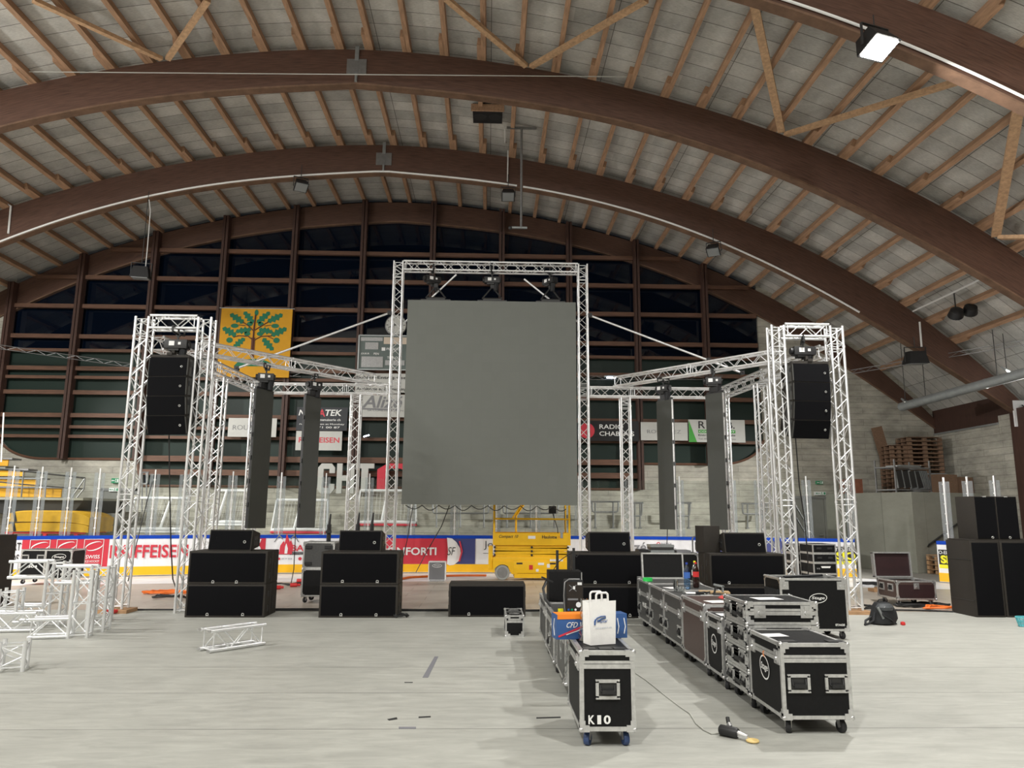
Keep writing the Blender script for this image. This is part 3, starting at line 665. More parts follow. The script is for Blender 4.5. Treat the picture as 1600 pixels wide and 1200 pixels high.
# goal frame of the big screen
ZG = 8.56
truss('truss_upright', 'tall left leg of the frame around the big grey screen', (-2.52, YG, 0), (-2.52, YG, ZG - 0.03), joints=(2.0, ZC - 0.16, ZC + 0.16, ZG - 0.45))
truss('truss_upright', 'tall right leg of the frame around the big grey screen', (2.52, YG, 0), (2.52, YG, ZG - 0.03), joints=(2.0, ZC - 0.16, ZC + 0.16, ZG - 0.45))
truss('truss_span', 'highest beam across the top of the big grey screen frame', (-2.38, YG, ZG - 0.145), (2.38, YG, ZG - 0.145), ref=(0, 0, 1), joints=(2.4,))
for sd, pa, pb in (('left', (713, 429), (633, 503)), ('right', (819 + 0, 436), (903, 503))):
    A, B = Vector(at(*pa, YG + 0.13)), Vector(at(*pb, YG + 0.13)); mb = MB(); mb.tube(A, B, 0.026, 10)
    solo('knee_brace', mb.xform(Matrix.Translation(-A)), ALU, 'short pale knee brace in the top %s corner of the big screen frame' % sd, 'brace tube', A)

# ---- chain hoists
def hoist(label, loc, drop_top, drop_bot, rz=0.0, wide=0.42):
    """chain hoist hanging from a sling; loc is the body's centre"""
    t = thing('chain_hoist', label, 'chain hoist', loc, rz, 'chain hoists')
    mb = MB(); mb.box((0, 0, 0), (wide, 0.2, 0.17)); mb.box((-wide * 0.1, 0, -0.1), (0.2, 0.16, 0.06)); mb.tube((-wide / 2 - 0.05, 0, 0), (-wide / 2, 0, 0), 0.07, 12); mb.tube((wide / 2, 0, 0), (wide / 2 + 0.03, 0, 0), 0.065, 12)
    part('motor_body', mb, BLK2, t, bevel=0.015)
    mb = MB(); mb.box((-0.07, -0.103, 0.01), (0.1, 0.006, 0.085)); part('label_plate', mb, WHITE, t); mb = MB(); mb.box((0.075, -0.103, 0.01), (0.05, 0.006, 0.05)); part('label_plate', mb, WHITE, t)
    mb = MB(); mb.tube((0, 0, 0.08), (0, 0, 0.17), 0.018, 8); mb.lathe([(0.02, -0.012), (0.045, -0.012), (0.045, 0.012), (0.02, 0.012)], (0, 0, 0.19), 12, 'Y'); part('hook', mb, DSTEEL, t)
    mb = MB(); mb.path([(-0.05, -0.16, drop_top), (-0.04, -0.17, drop_top - 0.1), (0, 0, 0.2), (0.04, 0.17, drop_top - 0.1), (0.06, 0.16, drop_top), (0.0, 0.0, drop_top + 0.015), (-0.05, -0.16, drop_top)], 0.022, 6); mb.tube((0, 0, 0.2), (0, 0, drop_top), 0.02, 6)
    part('sling', mb, BLK2, t)
    mb = MB(); mb.tube((0.0, 0, -0.1), (0.0, 0, drop_bot), 0.012, 6); mb.box((0, 0, drop_bot + 0.05), (0.07, 0.05, 0.1)); part('chain', mb, DSTEEL, t)
    mb = MB(); mb.tube((0.12, 0, -0.05), (0.1, 0, -0.3), 0.075, 8, 0.06); part('chain_bag', mb, BAGB, t)
    return t

# ---- big screen
SX0, SX1, SZ0, SZ1 = -2.235, 2.315, 1.98, 7.43
t = thing('led_screen', 'large dark grey rectangular screen hanging in the middle frame', 'screen', ((SX0 + SX1) / 2, YG - 0.06, SZ0))
w_, h_ = SX1 - SX0, SZ1 - SZ0
mb = MB(); mb.box((0, -0.045, h_ / 2), (w_, 0.03, h_)); part('display_face', mb, LED, t)
mb = MB()
for i in range(10): x = -w_ / 2 + w_ * i / 9; mb.box((min(max(x, -w_ / 2 + 0.02), w_ / 2 - 0.02), 0.0, h_ / 2), (0.03, 0.07, h_ - 0.01))
for i in range(12): z = h_ * i / 11; mb.box((0, 0.0, min(max(z, 0.02), h_ - 0.02)), (w_ - 0.01, 0.07, 0.03))
part('rear_frame', mb, BLK2, t)
for cx in (681, 769, 860):
    X = at(cx, 470, YG)[0] - (SX0 + SX1) / 2
    mb = MB(); mb.box((X, 0.0, h_ + 0.02), (0.8, 0.06, 0.035)); mb.box((X, 0, h_ + 0.055), (0.5, 0.05, 0.035))
    b_ = part('hanging_bar', mb, DSTEEL, t)
    k = MB(); k.tube((X - 0.27, 0, h_ + 0.08), (X, 0, h_ + 0.42), 0.022, 8); k.tube((X + 0.27, 0, h_ + 0.08), (X, 0, h_ + 0.42), 0.022, 8); k.tube((X - 0.27, 0, h_ + 0.09), (X + 0.27, 0, h_ + 0.09), 0.022, 8); k.box((X, 0, h_ + 0.42), (0.1, 0.08, 0.1)); part('bridle', k, BLK2, b_)
mb = MB(); x = -w_ / 2 + 0.3
pts = []
for i in range(10):
    for k in range(5): pts.append((-w_ / 2 + 0.1 + (w_ - 0.3) * (i + k / 5) / 10, 0.05, -0.02 - 0.13 * math.sin(PI * k / 5) * (1.0 if i % 2 else 0.75)))
mb.path(pts, 0.012, 5); part('link_cables', mb, CABLE, t, label='black cables looping along the lower edge')
for cx, lb in ((676, 'chain hoist above the left part of the big screen'), (769, 'chain hoist above the middle of the big screen'), (859, 'chain hoist above the right part of the big screen')):
    X = at(cx, 440, YG)[0]; hoist(lb, (X, YG - 0.06, 8.03), 0.38, -0.2, rz={676: 0.5, 769: 0.0, 859: -0.9}[cx])

# ---- narrow side screens
def column(label, xl_t, xr_t, yt_l, yb, Y, ang, group='narrow hanging screens'):
    """a 0.5 m wide hanging column; pixels of the top corners and bottom fix place and length"""
    cx = (xl_t + xr_t) / 2; top = at(cx, yt_l, Y); bot = at(cx, yb, Y); L = top[2] - bot[2]
    t = thing('narrow_led_screen', label, 'screen', (top[0], Y, bot[2]), ang, group)
    n = 6; hh = L / n
    mb = MB(); mb.box((0, -0.03, L / 2), (0.5, 0.02, L)); part('display_face', mb, LED_SHADED, t)
    for k in range(n):
        mb = MB(); mb.box((0, 0.02, hh * (k + 0.5)), (0.494, 0.08, hh - 0.012)); part('tile_frame', mb, BLK2, t)
    sgn = -1 if ang > 0 else 1
    for k in range(1, n):
        mb = MB(); mb.box((sgn * 0.262, 0.01, hh * k), (0.03, 0.05, 0.09)); part('coupler', mb, DSTEEL, t)
    mb = MB(); mb.box((sgn * 0.252, 0.0, L / 2), (0.008, 0.05, L)); part('edge_strip', mb, (EDGE if ang < 0 else BLK2), t)
    mb = MB(); mb.box((0, 0.02, L + 0.03), (0.46, 0.07, 0.06)); mb.box((0.05, 0.02, L + 0.14), (0.16, 0.1, 0.2)); mb.box((-0.08, 0.02, L + 0.1), (0.1, 0.1, 0.12)); part('hanging_bar', mb, BLK2, t)
    return t, top
C45 = lambda s: math.radians(58) * s
for lb, a, s in (('outer narrow dark screen on the left side, the longer of the pair', (399.7, 426.5, 609.5, 825.5, 17.0), 1), ('inner narrow dark screen on the left side, nearer the big screen', (478, 499.7, 620.5, 824.7, 18.2), 1),
                 ('outer narrow dark screen on the right side, with a bright edge strip', (1102, 1130.6, 615.3, 827.6, 17.0), -1), ('inner narrow dark screen on the right side, nearer the big screen', (1026, 1050.8, 626, 827.3, 18.2), -1)):
    cc, top = column(lb, a[0], a[1], a[2], a[3], a[4], C45(s))
    hoist('chain hoist holding the ' + lb.split(',')[0], (top[0] + s * 0.02, a[4], top[2] + 0.3), (5.15 - (top[2] + 0.3)), -0.12, rz=C45(s) * (0.2 if a[4] < 17.5 else 0.9), wide=0.36)

# ---- line arrays
SIDEP = mat('array_side_plate', (0.075, 0.075, 0.07), 0.6)
def array_box(label, loc, rx, group='hanging line array cabinets', rz=0.0):
    t = thing('array_speaker', label, 'loudspeaker', loc, 0, group); t.rotation_euler = (rx, 0, rz)
    w, h, d = 0.735, 0.36, 0.5
    mb = MB(); mb.prism([(0, -h / 2), (d * 0.45, -h / 2), (d, -h * 0.3), (d, h * 0.3), (d * 0.45, h / 2), (0, h / 2)], -w / 2, w / 2, 'YZ'); part('cabinet', mb, SPK, t, bevel=0.006)
    mb = MB(); mb.box((0, -0.004, 0), (w - 0.016, 0.012, h - 0.014)); part('grille', mb, GRILL, t)
    mb = MB(); torus(mb, (w * 0.36, -0.014, 0.0), 0.017, 0.005); part('badge', mb, BADGE, t)
    for s in (-1, 1):
        mb = MB(); mb.box((s * w / 2, d * 0.3, 0), (0.016, 0.3, h * 0.86)); sp = part('side_plate', mb, SIDEP, t)
        mb = MB(); mb.box((s * (w / 2 + 0.006), d * 0.2, h * 0.16), (0.012, 0.06, 0.1)); part('side_slot', mb, BLK2, sp); mb = MB(); mb.box((s * (w / 2 + 0.006), d * 0.42, -h * 0.1), (0.012, 0.1, 0.14)); part('side_handle', mb, BLK2, sp)
        mb = MB(); mb.box((s * w / 2, 0.04, 0), (0.03, 0.03, h - 0.03)); part('rigging_plate', mb, SPK, t); mb = MB(); mb.box((s * w / 2, d - 0.05, 0), (0.03, 0.05, h * 0.5)); part('rigging_plate', mb, SPK, t)
    return t
ORD = ('topmost', 'second', 'third', 'lowest')
for sd, cx, yc in (('left', 261.5, 13.55), ('right', 1267.5, 13.6)):
    top = at(cx, 558, yc) if sd == 'left' else at(cx, 568, yc)
    y, z = yc, top[2]; ang = 0.0; X = top[0] + (0.03 if sd == 'left' else -0.01)
    for k in range(4):
        ang = (0.02, -0.06, -0.18, -0.32)[k]; h = 0.362
        # hinge at the front top edge
        c = (X, y + math.sin(-ang) * h / 2 * 0 , z - h / 2 * math.cos(ang))
        array_box('%s of the four cabinets in the black array hanging in the %s tower' % (ORD[k], sd), (c[0], y + math.sin(-ang) * h / 2, c[2]), -ang, rz=(-0.1 if sd == 'left' else 0.1))
        y += math.sin(-ang) * h; z -= h * math.cos(ang)
    mb = MB(); mb.box((0, 0.25, 0), (0.72, 0.46, 0.045)); mb.box((0, 0.25, 0.04), (0.09, 0.5, 0.05)); mb.box((0, 0.2, 0.1), (0.05, 0.1, 0.09))
    solo('flying_frame', mb, SPK, 'flat black flying bumper on top of the %s hanging array' % sd, 'flying frame', (X, yc, top[2] + 0.028))
    hoist('chain hoist inside the %s tower above the hanging array' % sd, (X + (0.03 if sd == 'left' else -0.02), yc + 0.25, top[2] + 0.29), 5.2 - (top[2] + 0.29), -0.16)
# thin signal cables hanging from the arrays
def cable(label, pts, r=0.012, m=None, name='cable', group=None):
    return solo(name, MB().path(pts, r, 6), m or CABLE, label, 'cable', group=group)
cable('thin black cable falling from the left hanging array to the floor', [at(264, 674, 13.9), at(265, 760, 13.95), at(267, 850, 14.0), at(270, 905, 14.1), (on(280, 935)[0], on(280, 935)[1], 0.02)], 0.012)
cable('black cable slanting from the glass down behind the left tower', [at(238, 752, 21.3), at(228, 790, 21.0), at(213, 850, 20.3), at(206, 885, 20.0), (*on(200, 908)[:2], 0.0)], 0.014)
for i, (lb, a) in enumerate((('left thin black cable under the right hanging array', ((1236, 684), (1240, 760), (1247, 850), (1248, 936))), ('right thin black cable under the right hanging array', ((1243, 684), (1249, 760), (1257, 810), (1262, 870), (1264, 936))))):
    cable(lb, [at(x, y, 16.0 + 0.1 * k) for k, (x, y) in enumerate(a)], 0.013)
for lb, a, b in (('upper of two dark poles leaning across the glass at right', (1239, 783), (1266, 830)), ('lower of two dark poles leaning across the glass at right', (1240, 802), (1264, 843))):
    A, B = Vector(at(*a, 22.5)), Vector(at(*b, 22.5)); B = A + (B - A) * ((A.z + 0.0) / (A.z - B.z)); solo('leaning_pole', MB().tube(A, B, 0.028, 8), DSTEEL, lb, 'pole')

# ================================================================ RINK BOARDS
def board_hit(px, poly=None):
    v = ray(px, 860)
    for (a, b) in zip(poly[:-1], poly[1:]):
        M = np.array([[v[0], -(b[0] - a[0])], [v[1], -(b[1] - a[1])]])
        try: k, u = np.linalg.solve(M, np.array(a))
        except Exception: continue
        if k > 0 and -1e-6 <= u <= 1 + 1e-6: return Vector((v[0] * k, v[1] * k, 0))
    return Vector((*(poly[0] if v[0] / v[1] < poly[0][0] / poly[0][1] else poly[-1]), 0))
def walk(poly, A, B):
    """points of the polyline from A to B"""
    P = [Vector((x, y, 0)) for x, y in poly]; cum = [0]
    for p, q in zip(P[:-1], P[1:]): cum.append(cum[-1] + (q - p).length)
    def par(X):
        best = (9e9, 0)
        for i, (p, q) in enumerate(zip(P[:-1], P[1:])):
            d = q - p; u = max(0, min(1, (X - p).dot(d) / d.length_squared)); e = (p + d * u - X).length
            if e < best[0]: best = (e, cum[i] + u * d.length)
        return best[1]
    sa, sb = par(A), par(B)
    return [A] + [p for p, c in zip(P, cum) if sa + 0.05 < c < sb - 0.05] + [B]
def strip(pts, z0, z1, t0, t1):
    """vertical strip following pts from z0 to z1, from t0 (towards the ice, negative) to t1"""
    mb = MB(); n = len(pts); N_ = []
    for i in range(n):
        d = (pts[min(i + 1, n - 1)] - pts[max(i - 1, 0)]).normalized(); N_.append(Vector((-d.y, d.x, 0)))
    for p, nn in zip(pts, N_):
        for (t, z) in ((t0, z0), (t0, z1), (t1, z1), (t1, z0)): mb.v.append(tuple(p + nn * t + Vector((0, 0, z))))
    for i in range(n - 1):
        for k in range(4): mb.f.append((4 * i + k, 4 * i + (k + 1) % 4, 4 * i + 4 + (k + 1) % 4, 4 * i + 4 + k))
    mb.f += [(0, 1, 2, 3), (4 * n - 1, 4 * n - 2, 4 * n - 3, 4 * n - 4)]
    return mb
class Board:
    def __init__(s, label, pa, pb, poly=BP, face=None, clip=None):
        s.poly = poly; A = board_hit(pa, poly) if not isinstance(pa, tuple) else Vector((*pa, 0)); B = board_hit(pb, poly) if not isinstance(pb, tuple) else Vector((*pb, 0))
        s.A = A; s.t = thing('rink_board', label, 'rink board', A); pts = [p - A for p in walk(poly, A, B)]; s.pts = pts
        part('panel', strip(pts, -0.01, 1.03, 0.0, 0.09), BOARDW, s.t)
        part('top_cap', strip(pts, 0.995, 1.09, -0.012, 0.1), BLUEP, s.t)
        part('kick_plate', strip(pts, 0.005, 0.235, -0.012, 0.0), KICK, s.t)
    def sheet(s, pa, pb, m, z0=0.24, z1=1.0, lift=0.008, name='advert_sheet', label=None):
        A = board_hit(pa, s.poly); B = board_hit(pb, s.poly); pts = [p - s.A for p in walk(s.poly, A, B)]
        return part(name, strip(pts, z0, z1, -lift, -lift + 0.004), m, s.t, label=label)
    def frame(s, px):
        A = board_hit(px - 3, s.poly); B = board_hit(px + 3, s.poly); d = (B - A).normalized()
        return (A + B) / 2 - s.A, d, Vector((d.y, -d.x, 0))
    def put(s, mb, m, px, z, name='emblem', lift=0.02, label=None, parent=None):
        """a flat mark drawn in the XZ plane, turned to lie on the board"""
        c, d, nn = s.frame(px); rz = math.atan2(d.y, d.x)
        M = Matrix.Translation(c + nn * lift + Vector((0, 0, z))) @ Matrix.Rotation(rz, 4, 'Z')
        return part(name, mb.xform(M), m, s.t, label=label)
    def text(s, body, m, px0, px1, z0, z1, off=0.012, lift=0.022, name='lettering', **k):
        pc = (px0 + px1) / 2; c, d, nn = s.frame(pc); w = (board_hit(px1, s.poly) - board_hit(px0, s.poly)).length
        A, B = board_hit(px0, s.poly) - s.A, board_hit(px1, s.poly) - s.A; d = (B - A).normalized(); c = (A + B) / 2; nn = Vector((d.y, -d.x, 0))
        mid = s.frame(pc)[0]; extra = max(0, (mid - c).dot(nn))
        return text(name, body, m, s.t, c + nn * (lift + extra) + Vector((0, 0, (z0 + z1) / 2)), w, z1 - z0, rz=math.atan2(d.y, d.x), off=off, **k)
def swoosh():
    mb = MB()
    for (cx, cz, rx_, rz_, a0, a1, th) in ((0.0, 0.02, 0.19, 0.085, 0.3, 3.6, 0.03), (0.03, -0.01, 0.19, 0.085, 3.3, 6.4, 0.03)):
        n = 18; o = []; i = []
        for k in range(n + 1):
            a = a0 + (a1 - a0) * k / n; w = th * math.sin(PI * k / n) + 0.004
            o.append((cx + (rx_ + w / 2) * math.cos(a), 0, cz + (rz_ + w / 2) * math.sin(a) + 0.3 * rx_ * math.cos(a))); i.append((cx + (rx_ - w / 2) * math.cos(a), 0, cz + (rz_ - w / 2) * math.sin(a) + 0.3 * rx_ * math.cos(a)))
        mb.add(o + i, [(k, k + 1, n + 2 + k, n + 1 + k) for k in range(n)])
    return mb
Board('white rink board at the far left with black lettering ends, behind the black box', BP[0], 2)
b = Board('white board with dark letters RT over DS, left of the red board', 2, 33)
b.text('RT', BLACKP, 20, 32, 0.72, 0.92); b.text('DS', BLACKP, 19, 31, 0.42, 0.62)
b = Board('red board with three white outlined swoosh emblem tiles', 33, 170); b.sheet(33.5, 169.5, RED)
for (p0, p1) in ((46, 77), (88, 119), (131, 161)):
    A, B = board_hit(p0, BP), board_hit(p1, BP); w = (B - A).length; mb = MB()
    for (c, d) in (((0, 0, 0.36), (w, 0.004, 0.014)), ((0, 0, -0.36), (w, 0.004, 0.014)), ((-w / 2, 0, 0), (0.014, 0.004, 0.73)), ((w / 2, 0, 0), (0.014, 0.004, 0.73))): mb.box(c, d)
    b.put(mb, WHITE, (p0 + p1) / 2, 0.63, 'tile_outline'); sw = swoosh(); b.put(sw, WHITE, (p0 + p1) / 2, 0.8, 'swoosh_emblem')
    b.text('SWISS', WHITE, p0 + 4, p1 - 4, 0.47, 0.57); b.text('ICE HOCKEY', WHITE, p0 + 4, p1 - 4, 0.37, 0.43)
b = Board('long white board with large red lettering ending in EISEN, behind the left tower', 170, 330); b.text('RAIFFEISEN', RED, 172, 294, 0.47, 0.83, off=0.02)
b = Board('red and white striped board just behind the left speaker stack', 330, 415); b.sheet(331, 414.5, RED)
b.put(MB().prism([(-0.35, -0.35), (-0.15, -0.35), (0.1, 0.35), (-0.35, 0.35)], -0.003, 0.003), WHITE, 402, 0.62, 'white_stripe')
b.put(MB().prism([(-0.05, -0.3), (0.03, -0.3), (-0.02, 0.1), (-0.16, 0.3)], -0.003, 0.003), WHITE, 408, 0.62, 'white_stripe')
b = Board('white board with a red flame mark and the red letters BARI', 415, 545)
b.sheet(416, 500, GREYP, 0.52, 0.6, 0.01, 'grey_bar')
fl = MB().prism([(-0.2, -0.25), (-0.17, 0.0), (-0.08, 0.14), (-0.05, 0.05), (0.0, 0.36), (0.09, 0.1), (0.13, 0.16), (0.2, -0.05), (0.17, -0.25)], -0.003, 0.003)
b.put(fl, RED, 447, 0.78, 'flame_mark'); b.put(MB().prism([(-0.04, -0.2), (-0.03, 0.0), (0.0, 0.1), (0.05, -0.05), (0.04, -0.2)], -0.003, 0.003), WHITE, 447, 0.75, 'flame_heart', lift=0.027)
for sx_ in (-1, 1): b.put(MB().add([(sx_ * 0.1, 0, 0.2), (sx_ * 0.22, 0, 0.33), (sx_ * 0.36, 0, 0.1), (sx_ * 0.33, 0, 0.1), (sx_ * 0.22, 0, 0.27), (sx_ * 0.12, 0, 0.17)], [(0, 1, 2, 3, 4, 5)]), GREYP, 447, 0.78, 'wing_mark')
b.text('BARI', RED, 455, 487, 0.62, 0.8, off=0.02); b.text('CONSULTING', BLACKP, 453, 478, 0.51, 0.58)
b.text('027 771 20 20', GREYP, 441, 457, 0.38, 0.42); b.put(MB().lathe([(0.05, -0.002), (0.05, 0.002)], n=14, axis='Y'), RED, 469.5, 0.4, 'round_icon'); b.put(MB().lathe([(0.035, -0.002), (0.035, 0.002)], n=14, axis='Y'), RED, 437, 0.4, 'phone_icon')
b = Board('red board with white lettering FORTI and an oval white crest, next to a navy field', 545, 743)
b.sheet(546, 707, RED); b.sheet(706, 742.5, NAVYP, label='navy blue end field')
b.text('CONFORTI', WHITE, 592, 682, 0.5, 0.73, off=0.025)
c_ = MB(); c_.add([(x * 0.27 + 0.02, 0, z * 0.42) for x, z in [(-0.7, -0.9), (-0.6, 0.0), (-0.75, 0.95), (-0.2, 0.9), (0.3, 0.65), (0.75, 0.2), (0.85, -0.25), (0.6, -0.7), (0.1, -0.95), (-0.4, -1.0)]], [tuple(range(10))]); b.put(c_, WHITE, 707.5, 0.62, 'crest', lift=0.026)
c2 = MB().path([(0.2, 0, 0.3), (0.28, 0, 0.0), (0.2, 0, -0.3)], 0.03, 4); b.put(c2, RED, 707.5, 0.62, 'crest_red_edge', lift=0.03)
b.text('SF', BLACKP, 699, 712, 0.5, 0.74, off=-0.005, lift=0.035, slant=0.3)
b = Board('pale grey board with the thin letters Jo, left behind the yellow lift', 743, 900); b.sheet(744, 899, WHITE)
b.text('Jo', BLACKP, 756, 770, 0.66, 0.93, off=-0.01); b.sheet(755, 800, BLACKP, 0.555, 0.565, 0.014, 'thin_rule')
b = Board('white board with grey lettering ending in accented e and three red round icons', 900, 1088)
b.text('Alizé', GREYP, 966, 1010, 0.62, 0.93); b.text('SA', GREYP, 1012, 1017, 0.65, 0.73); b.text('CONSTRUCTION', BLACKP, 993, 1018, 0.5, 0.56, off=0.01)
for k, (z, tx, x1) in enumerate(((0.87, '024 471 25 24', 1049), (0.72, 'alize-sa.ch info', 1057), (0.57, 'CH. DES PRES, 1870 MONTHEY', 1080))):
    b.put(MB().lathe([(0.055, -0.002), (0.055, 0.002)], n=14, axis='Y'), RED, 1029, z, 'round_icon'); b.put(MB().lathe([(0.03, -0.002), (0.03, 0.002)], n=14, axis='Y'), WHITE, 1029, z, 'icon_dot', lift=0.026); b.text(tx, GREYP, 1033, x1, z - 0.035, z + 0.035)
b = Board('navy blue board half hidden behind the right speaker stack', 1088, 1237); b.sheet(1089, 1236, NAVYP)
b = Board('white board with yellow and black lettering SSION, by the right tower', 1237, (10.72, 21.66))
b.sheet(1294, 1337, BLACKP, 0.46, 0.86, name='black_field'); b.sheet(1294, 1337, YELLOWP, 0.36, 0.46, name='yellow_band')
b.text('OTO-ELE', WHITE, 1296, 1336, 0.74, 0.83, off=0.01); b.text('SSIO', YELLOWP, 1297, 1336, 0.49, 0.71, off=0.04)
b = Board('short white board end with black field and yellow letters SI, beyond the gate', BP2[0], BP2[1], BP2)
b.sheet(1466, 1500, BLACKP, 0.46, 0.86, name='black_field'); b.sheet(1466, 1500, YELLOWP, 0.36, 0.46, name='yellow_band')
b.text('O-ELE', WHITE, 1467, 1485, 0.74, 0.83, off=0.01); b.text('SI', YELLOWP, 1469, 1482, 0.49, 0.71, off=0.05)
Board('white board with blue cap running on behind the large subwoofers at right', BP2[1], BP2[-1], BP2)

# clear posts and glass above the boards
def glass_post(px, label, poly=BP, h=1.72):
    c = board_hit(px, poly); a, b_ = board_hit(px - 4, poly) or c, board_hit(px + 4, poly) or c; d = (b_ - a).normalized(); t = thing('glass_post', label, 'glass post', (c.x, c.y, 1.09), math.atan2(d.y, d.x), 'clear posts holding the rink glass')
    for s in (-1, 1):
        mb = MB(); mb.box((s * 0.085, 0.05, h / 2), (0.09, 0.03, h)); part('clear_strip', mb, ACRY, t)
    mb = MB(); mb.box((0, 0.05, h / 2 + 0.06), (0.035, 0.05, h + 0.12)); part('rail', mb, ALU, t)
    mb = MB()
    for k in range(6): mb.box((0, 0.02, 0.2 + k * 0.27), (0.06, 0.02, 0.03))
    mb.box((0, 0.026, 0.87), (0.01, 0.008, 1.4)); part('clip_strip', mb, WHITE, t)
    return c + Vector((-d.y, d.x, 0)) * 0.05
PX = [7, 52, 98, 144, 232, 279, 356, 433, 504, 573, 641, 709, 775, 838, 905, 985, 1065, 1148, 1190, 1266, 1334]
where = ['above the far left board', 'left of the yellow mats', 'in front of the yellow mats', 'right of the yellow mats', 'just right of the left tower leg', 'left of the inner tower leg', 'left of the outer narrow screen', 'between the two left narrow screens', 'in front of the large C', 'in front of the large T', 'left of the big screen foot', 'under the left half of the big screen', 'just left of the lift', 'behind the middle of the lift', 'at the right frame leg', 'at the right middle leg', 'left behind the right narrow screen', 'right of the outer right screen', 'behind the slender right leg', 'before the grey double doors', 'at the gate edge by the right tower']
pp = [glass_post(x, 'clear rink glass post ' + w_) for x, w_ in zip(PX, where)]
for i in range(len(pp) - 1):
    a, b_ = pp[i], pp[i + 1]; d = (b_ - a); L = d.length; mb = MB(); mb.box((L / 2, 0, 0.86), (L - 0.04, 0.012, 1.68))
    g = struct('window_pane', mb, PANE); g.location = (a.x, a.y, 1.09); g.rotation_euler = (0, 0, math.atan2(d.y, d.x))  # pane of rink glass between neighbouring posts
pr_ = [glass_post(x, 'clear rink glass post ' + w_, BP2, 1.62) for x, w_ in ((1483, 'at the gate, left of the upright black speakers'), (1520, 'rising behind the left upper speaker at right'), (1563, 'rising behind the right upper speaker at right'))]

# ================================================================ BEHIND THE BOARDS
def goal(label, p0, p1, ytop, ybot, Y, red=True, lean=None):
    L = at(p0, ybot, Y); Rr = at(p1, ybot, Y); T = at((p0 + p1) / 2, ytop, Y); w = Rr[0] - L[0]; zb_ = L[2]; h = T[2] - zb_
    t = thing('hockey_goal', label, 'hockey goal', ((L[0] + Rr[0]) / 2, Y, zb_), 0, 'hockey goals stored on the steps')
    mb = MB(); mb.path([(-w / 2, 0.1, 0.05), (-w / 2 * 0.9, -0.15, 0.05), (0, -0.22, 0.05), (w / 2 * 0.9, -0.15, 0.05), (w / 2, 0.1, 0.05)], 0.04, 8); part('base_frame', mb, RED if red else WHITE, t)
    mb = MB(); mb.path([(-w / 2 * 0.97, 0.05, 0.12), (0, -0.18, 0.15), (w / 2 * 0.97, 0.05, 0.12)], 0.06, 8); part('base_padding', mb, WHITE, t)
    mb = MB(); mb.tube((-w * 0.46, 0.3, h), (w * 0.46, 0.3, h), 0.045, 8); part('top_bar', mb, WHITE, t)
    mb = MB(); x = (lean or 0); mb.tube((x - 0.12, -0.12, 0.15), (x, 0.28, h), 0.045, 8); part('centre_post', mb, WHITE, t)
    for s in (-1, 1):
        mb = MB(); mb.tube((s * w / 2, 0.1, 0.05), (s * w * 0.46, 0.3, h), 0.03, 8); part('goal_post', mb, WHITE, t)
    mb = MB(); n = 16
    for k in range(n + 1):
        x = -w * 0.48 + w * 0.96 * k / n; mb.tube((x, -0.1, 0.12), (x, 0.3, h), 0.003, 3)
    for k in range(1, 8): mb.tube((-w * 0.48, -0.1 + 0.4 * k / 8, 0.12 + (h - 0.12) * k / 8), (w * 0.48, -0.1 + 0.4 * k / 8, 0.12 + (h - 0.12) * k / 8), 0.003, 3)
    part('net', mb, WHITE, t, kind=None)
goal('white hockey goal behind the left tower, seen between its legs', 196, 290, 778, 833, 24.8, False, 0.3)
goal('white hockey goal left of the outer narrow screen, with a slanting post', 326, 390, 766, 822, 25.5, False, -0.25)
goal('hockey goal with a red base between the two left narrow screens', 422, 510, 781, 834, 24.95, True, 9e-9)
goal('hockey goal with a red base left of the big screen foot', 555, 650, 766, 822, 25.5, True, 0.0)
def hoop(label, p0, p1, yt, yl, yb, Y, posts):
    t = thing('stand_railing', label, 'railing', (0, 0, 0)); q = lambda x, y: at(x, y, Y)
    mb = MB(); mb.path([q(p0, yt), q(p0, (yt + yl) / 2), q(p0 + 1, yl - 1.2), q(p0 + 3, yl), q(p1 - 3, yl), q(p1 - 1, yl - 1.2), q(p1, (yt + yl) / 2), q(p1, yt)], 0.03, 6); part('lower_rail', mb, STEEL, t)
    mb = MB(); mb.tube(q(p0 - 2, yt), q(p1 + 2, yt), 0.03, 6); part('top_rail', mb, STEEL, t)
    for x in posts:
        mb = MB(); mb.tube(q(x, yt), q(x, yb), 0.028, 6); mb.box(Vector(q(x, yb)), (0.1, 0.1, 0.05)); part('post', mb, STEEL, t)
hoop('dark tube railing on the concrete step under the left of the big screen', 676, 764, 782, 802, 825, 25.35, (682, 719, 756))
hoop('dark tube railing on the step behind the lift', 786, 872, 782, 802, 825, 25.35, (792, 829, 866))
hoop('dark tube railing between the big frame and the right middle leg', 925, 966, 784, 800, 825, 25.35, (930, 958))
hoop('short dark railing right of the right middle leg', 988, 1003, 786, 806, 825, 25.35, (992, 1000))
hoop('dark tube railing between the right narrow screens', 1048, 1078, 786, 806, 825, 25.35, (1076,))
hoop('dark tube railing left of the right tower', 1160, 1198, 787, 803, 825, 25.35, (1168, 1192))
hoop('tall dark railing at the left end of the steps', 220, 231, 738, 756, 803, 25.95, (222, 229))

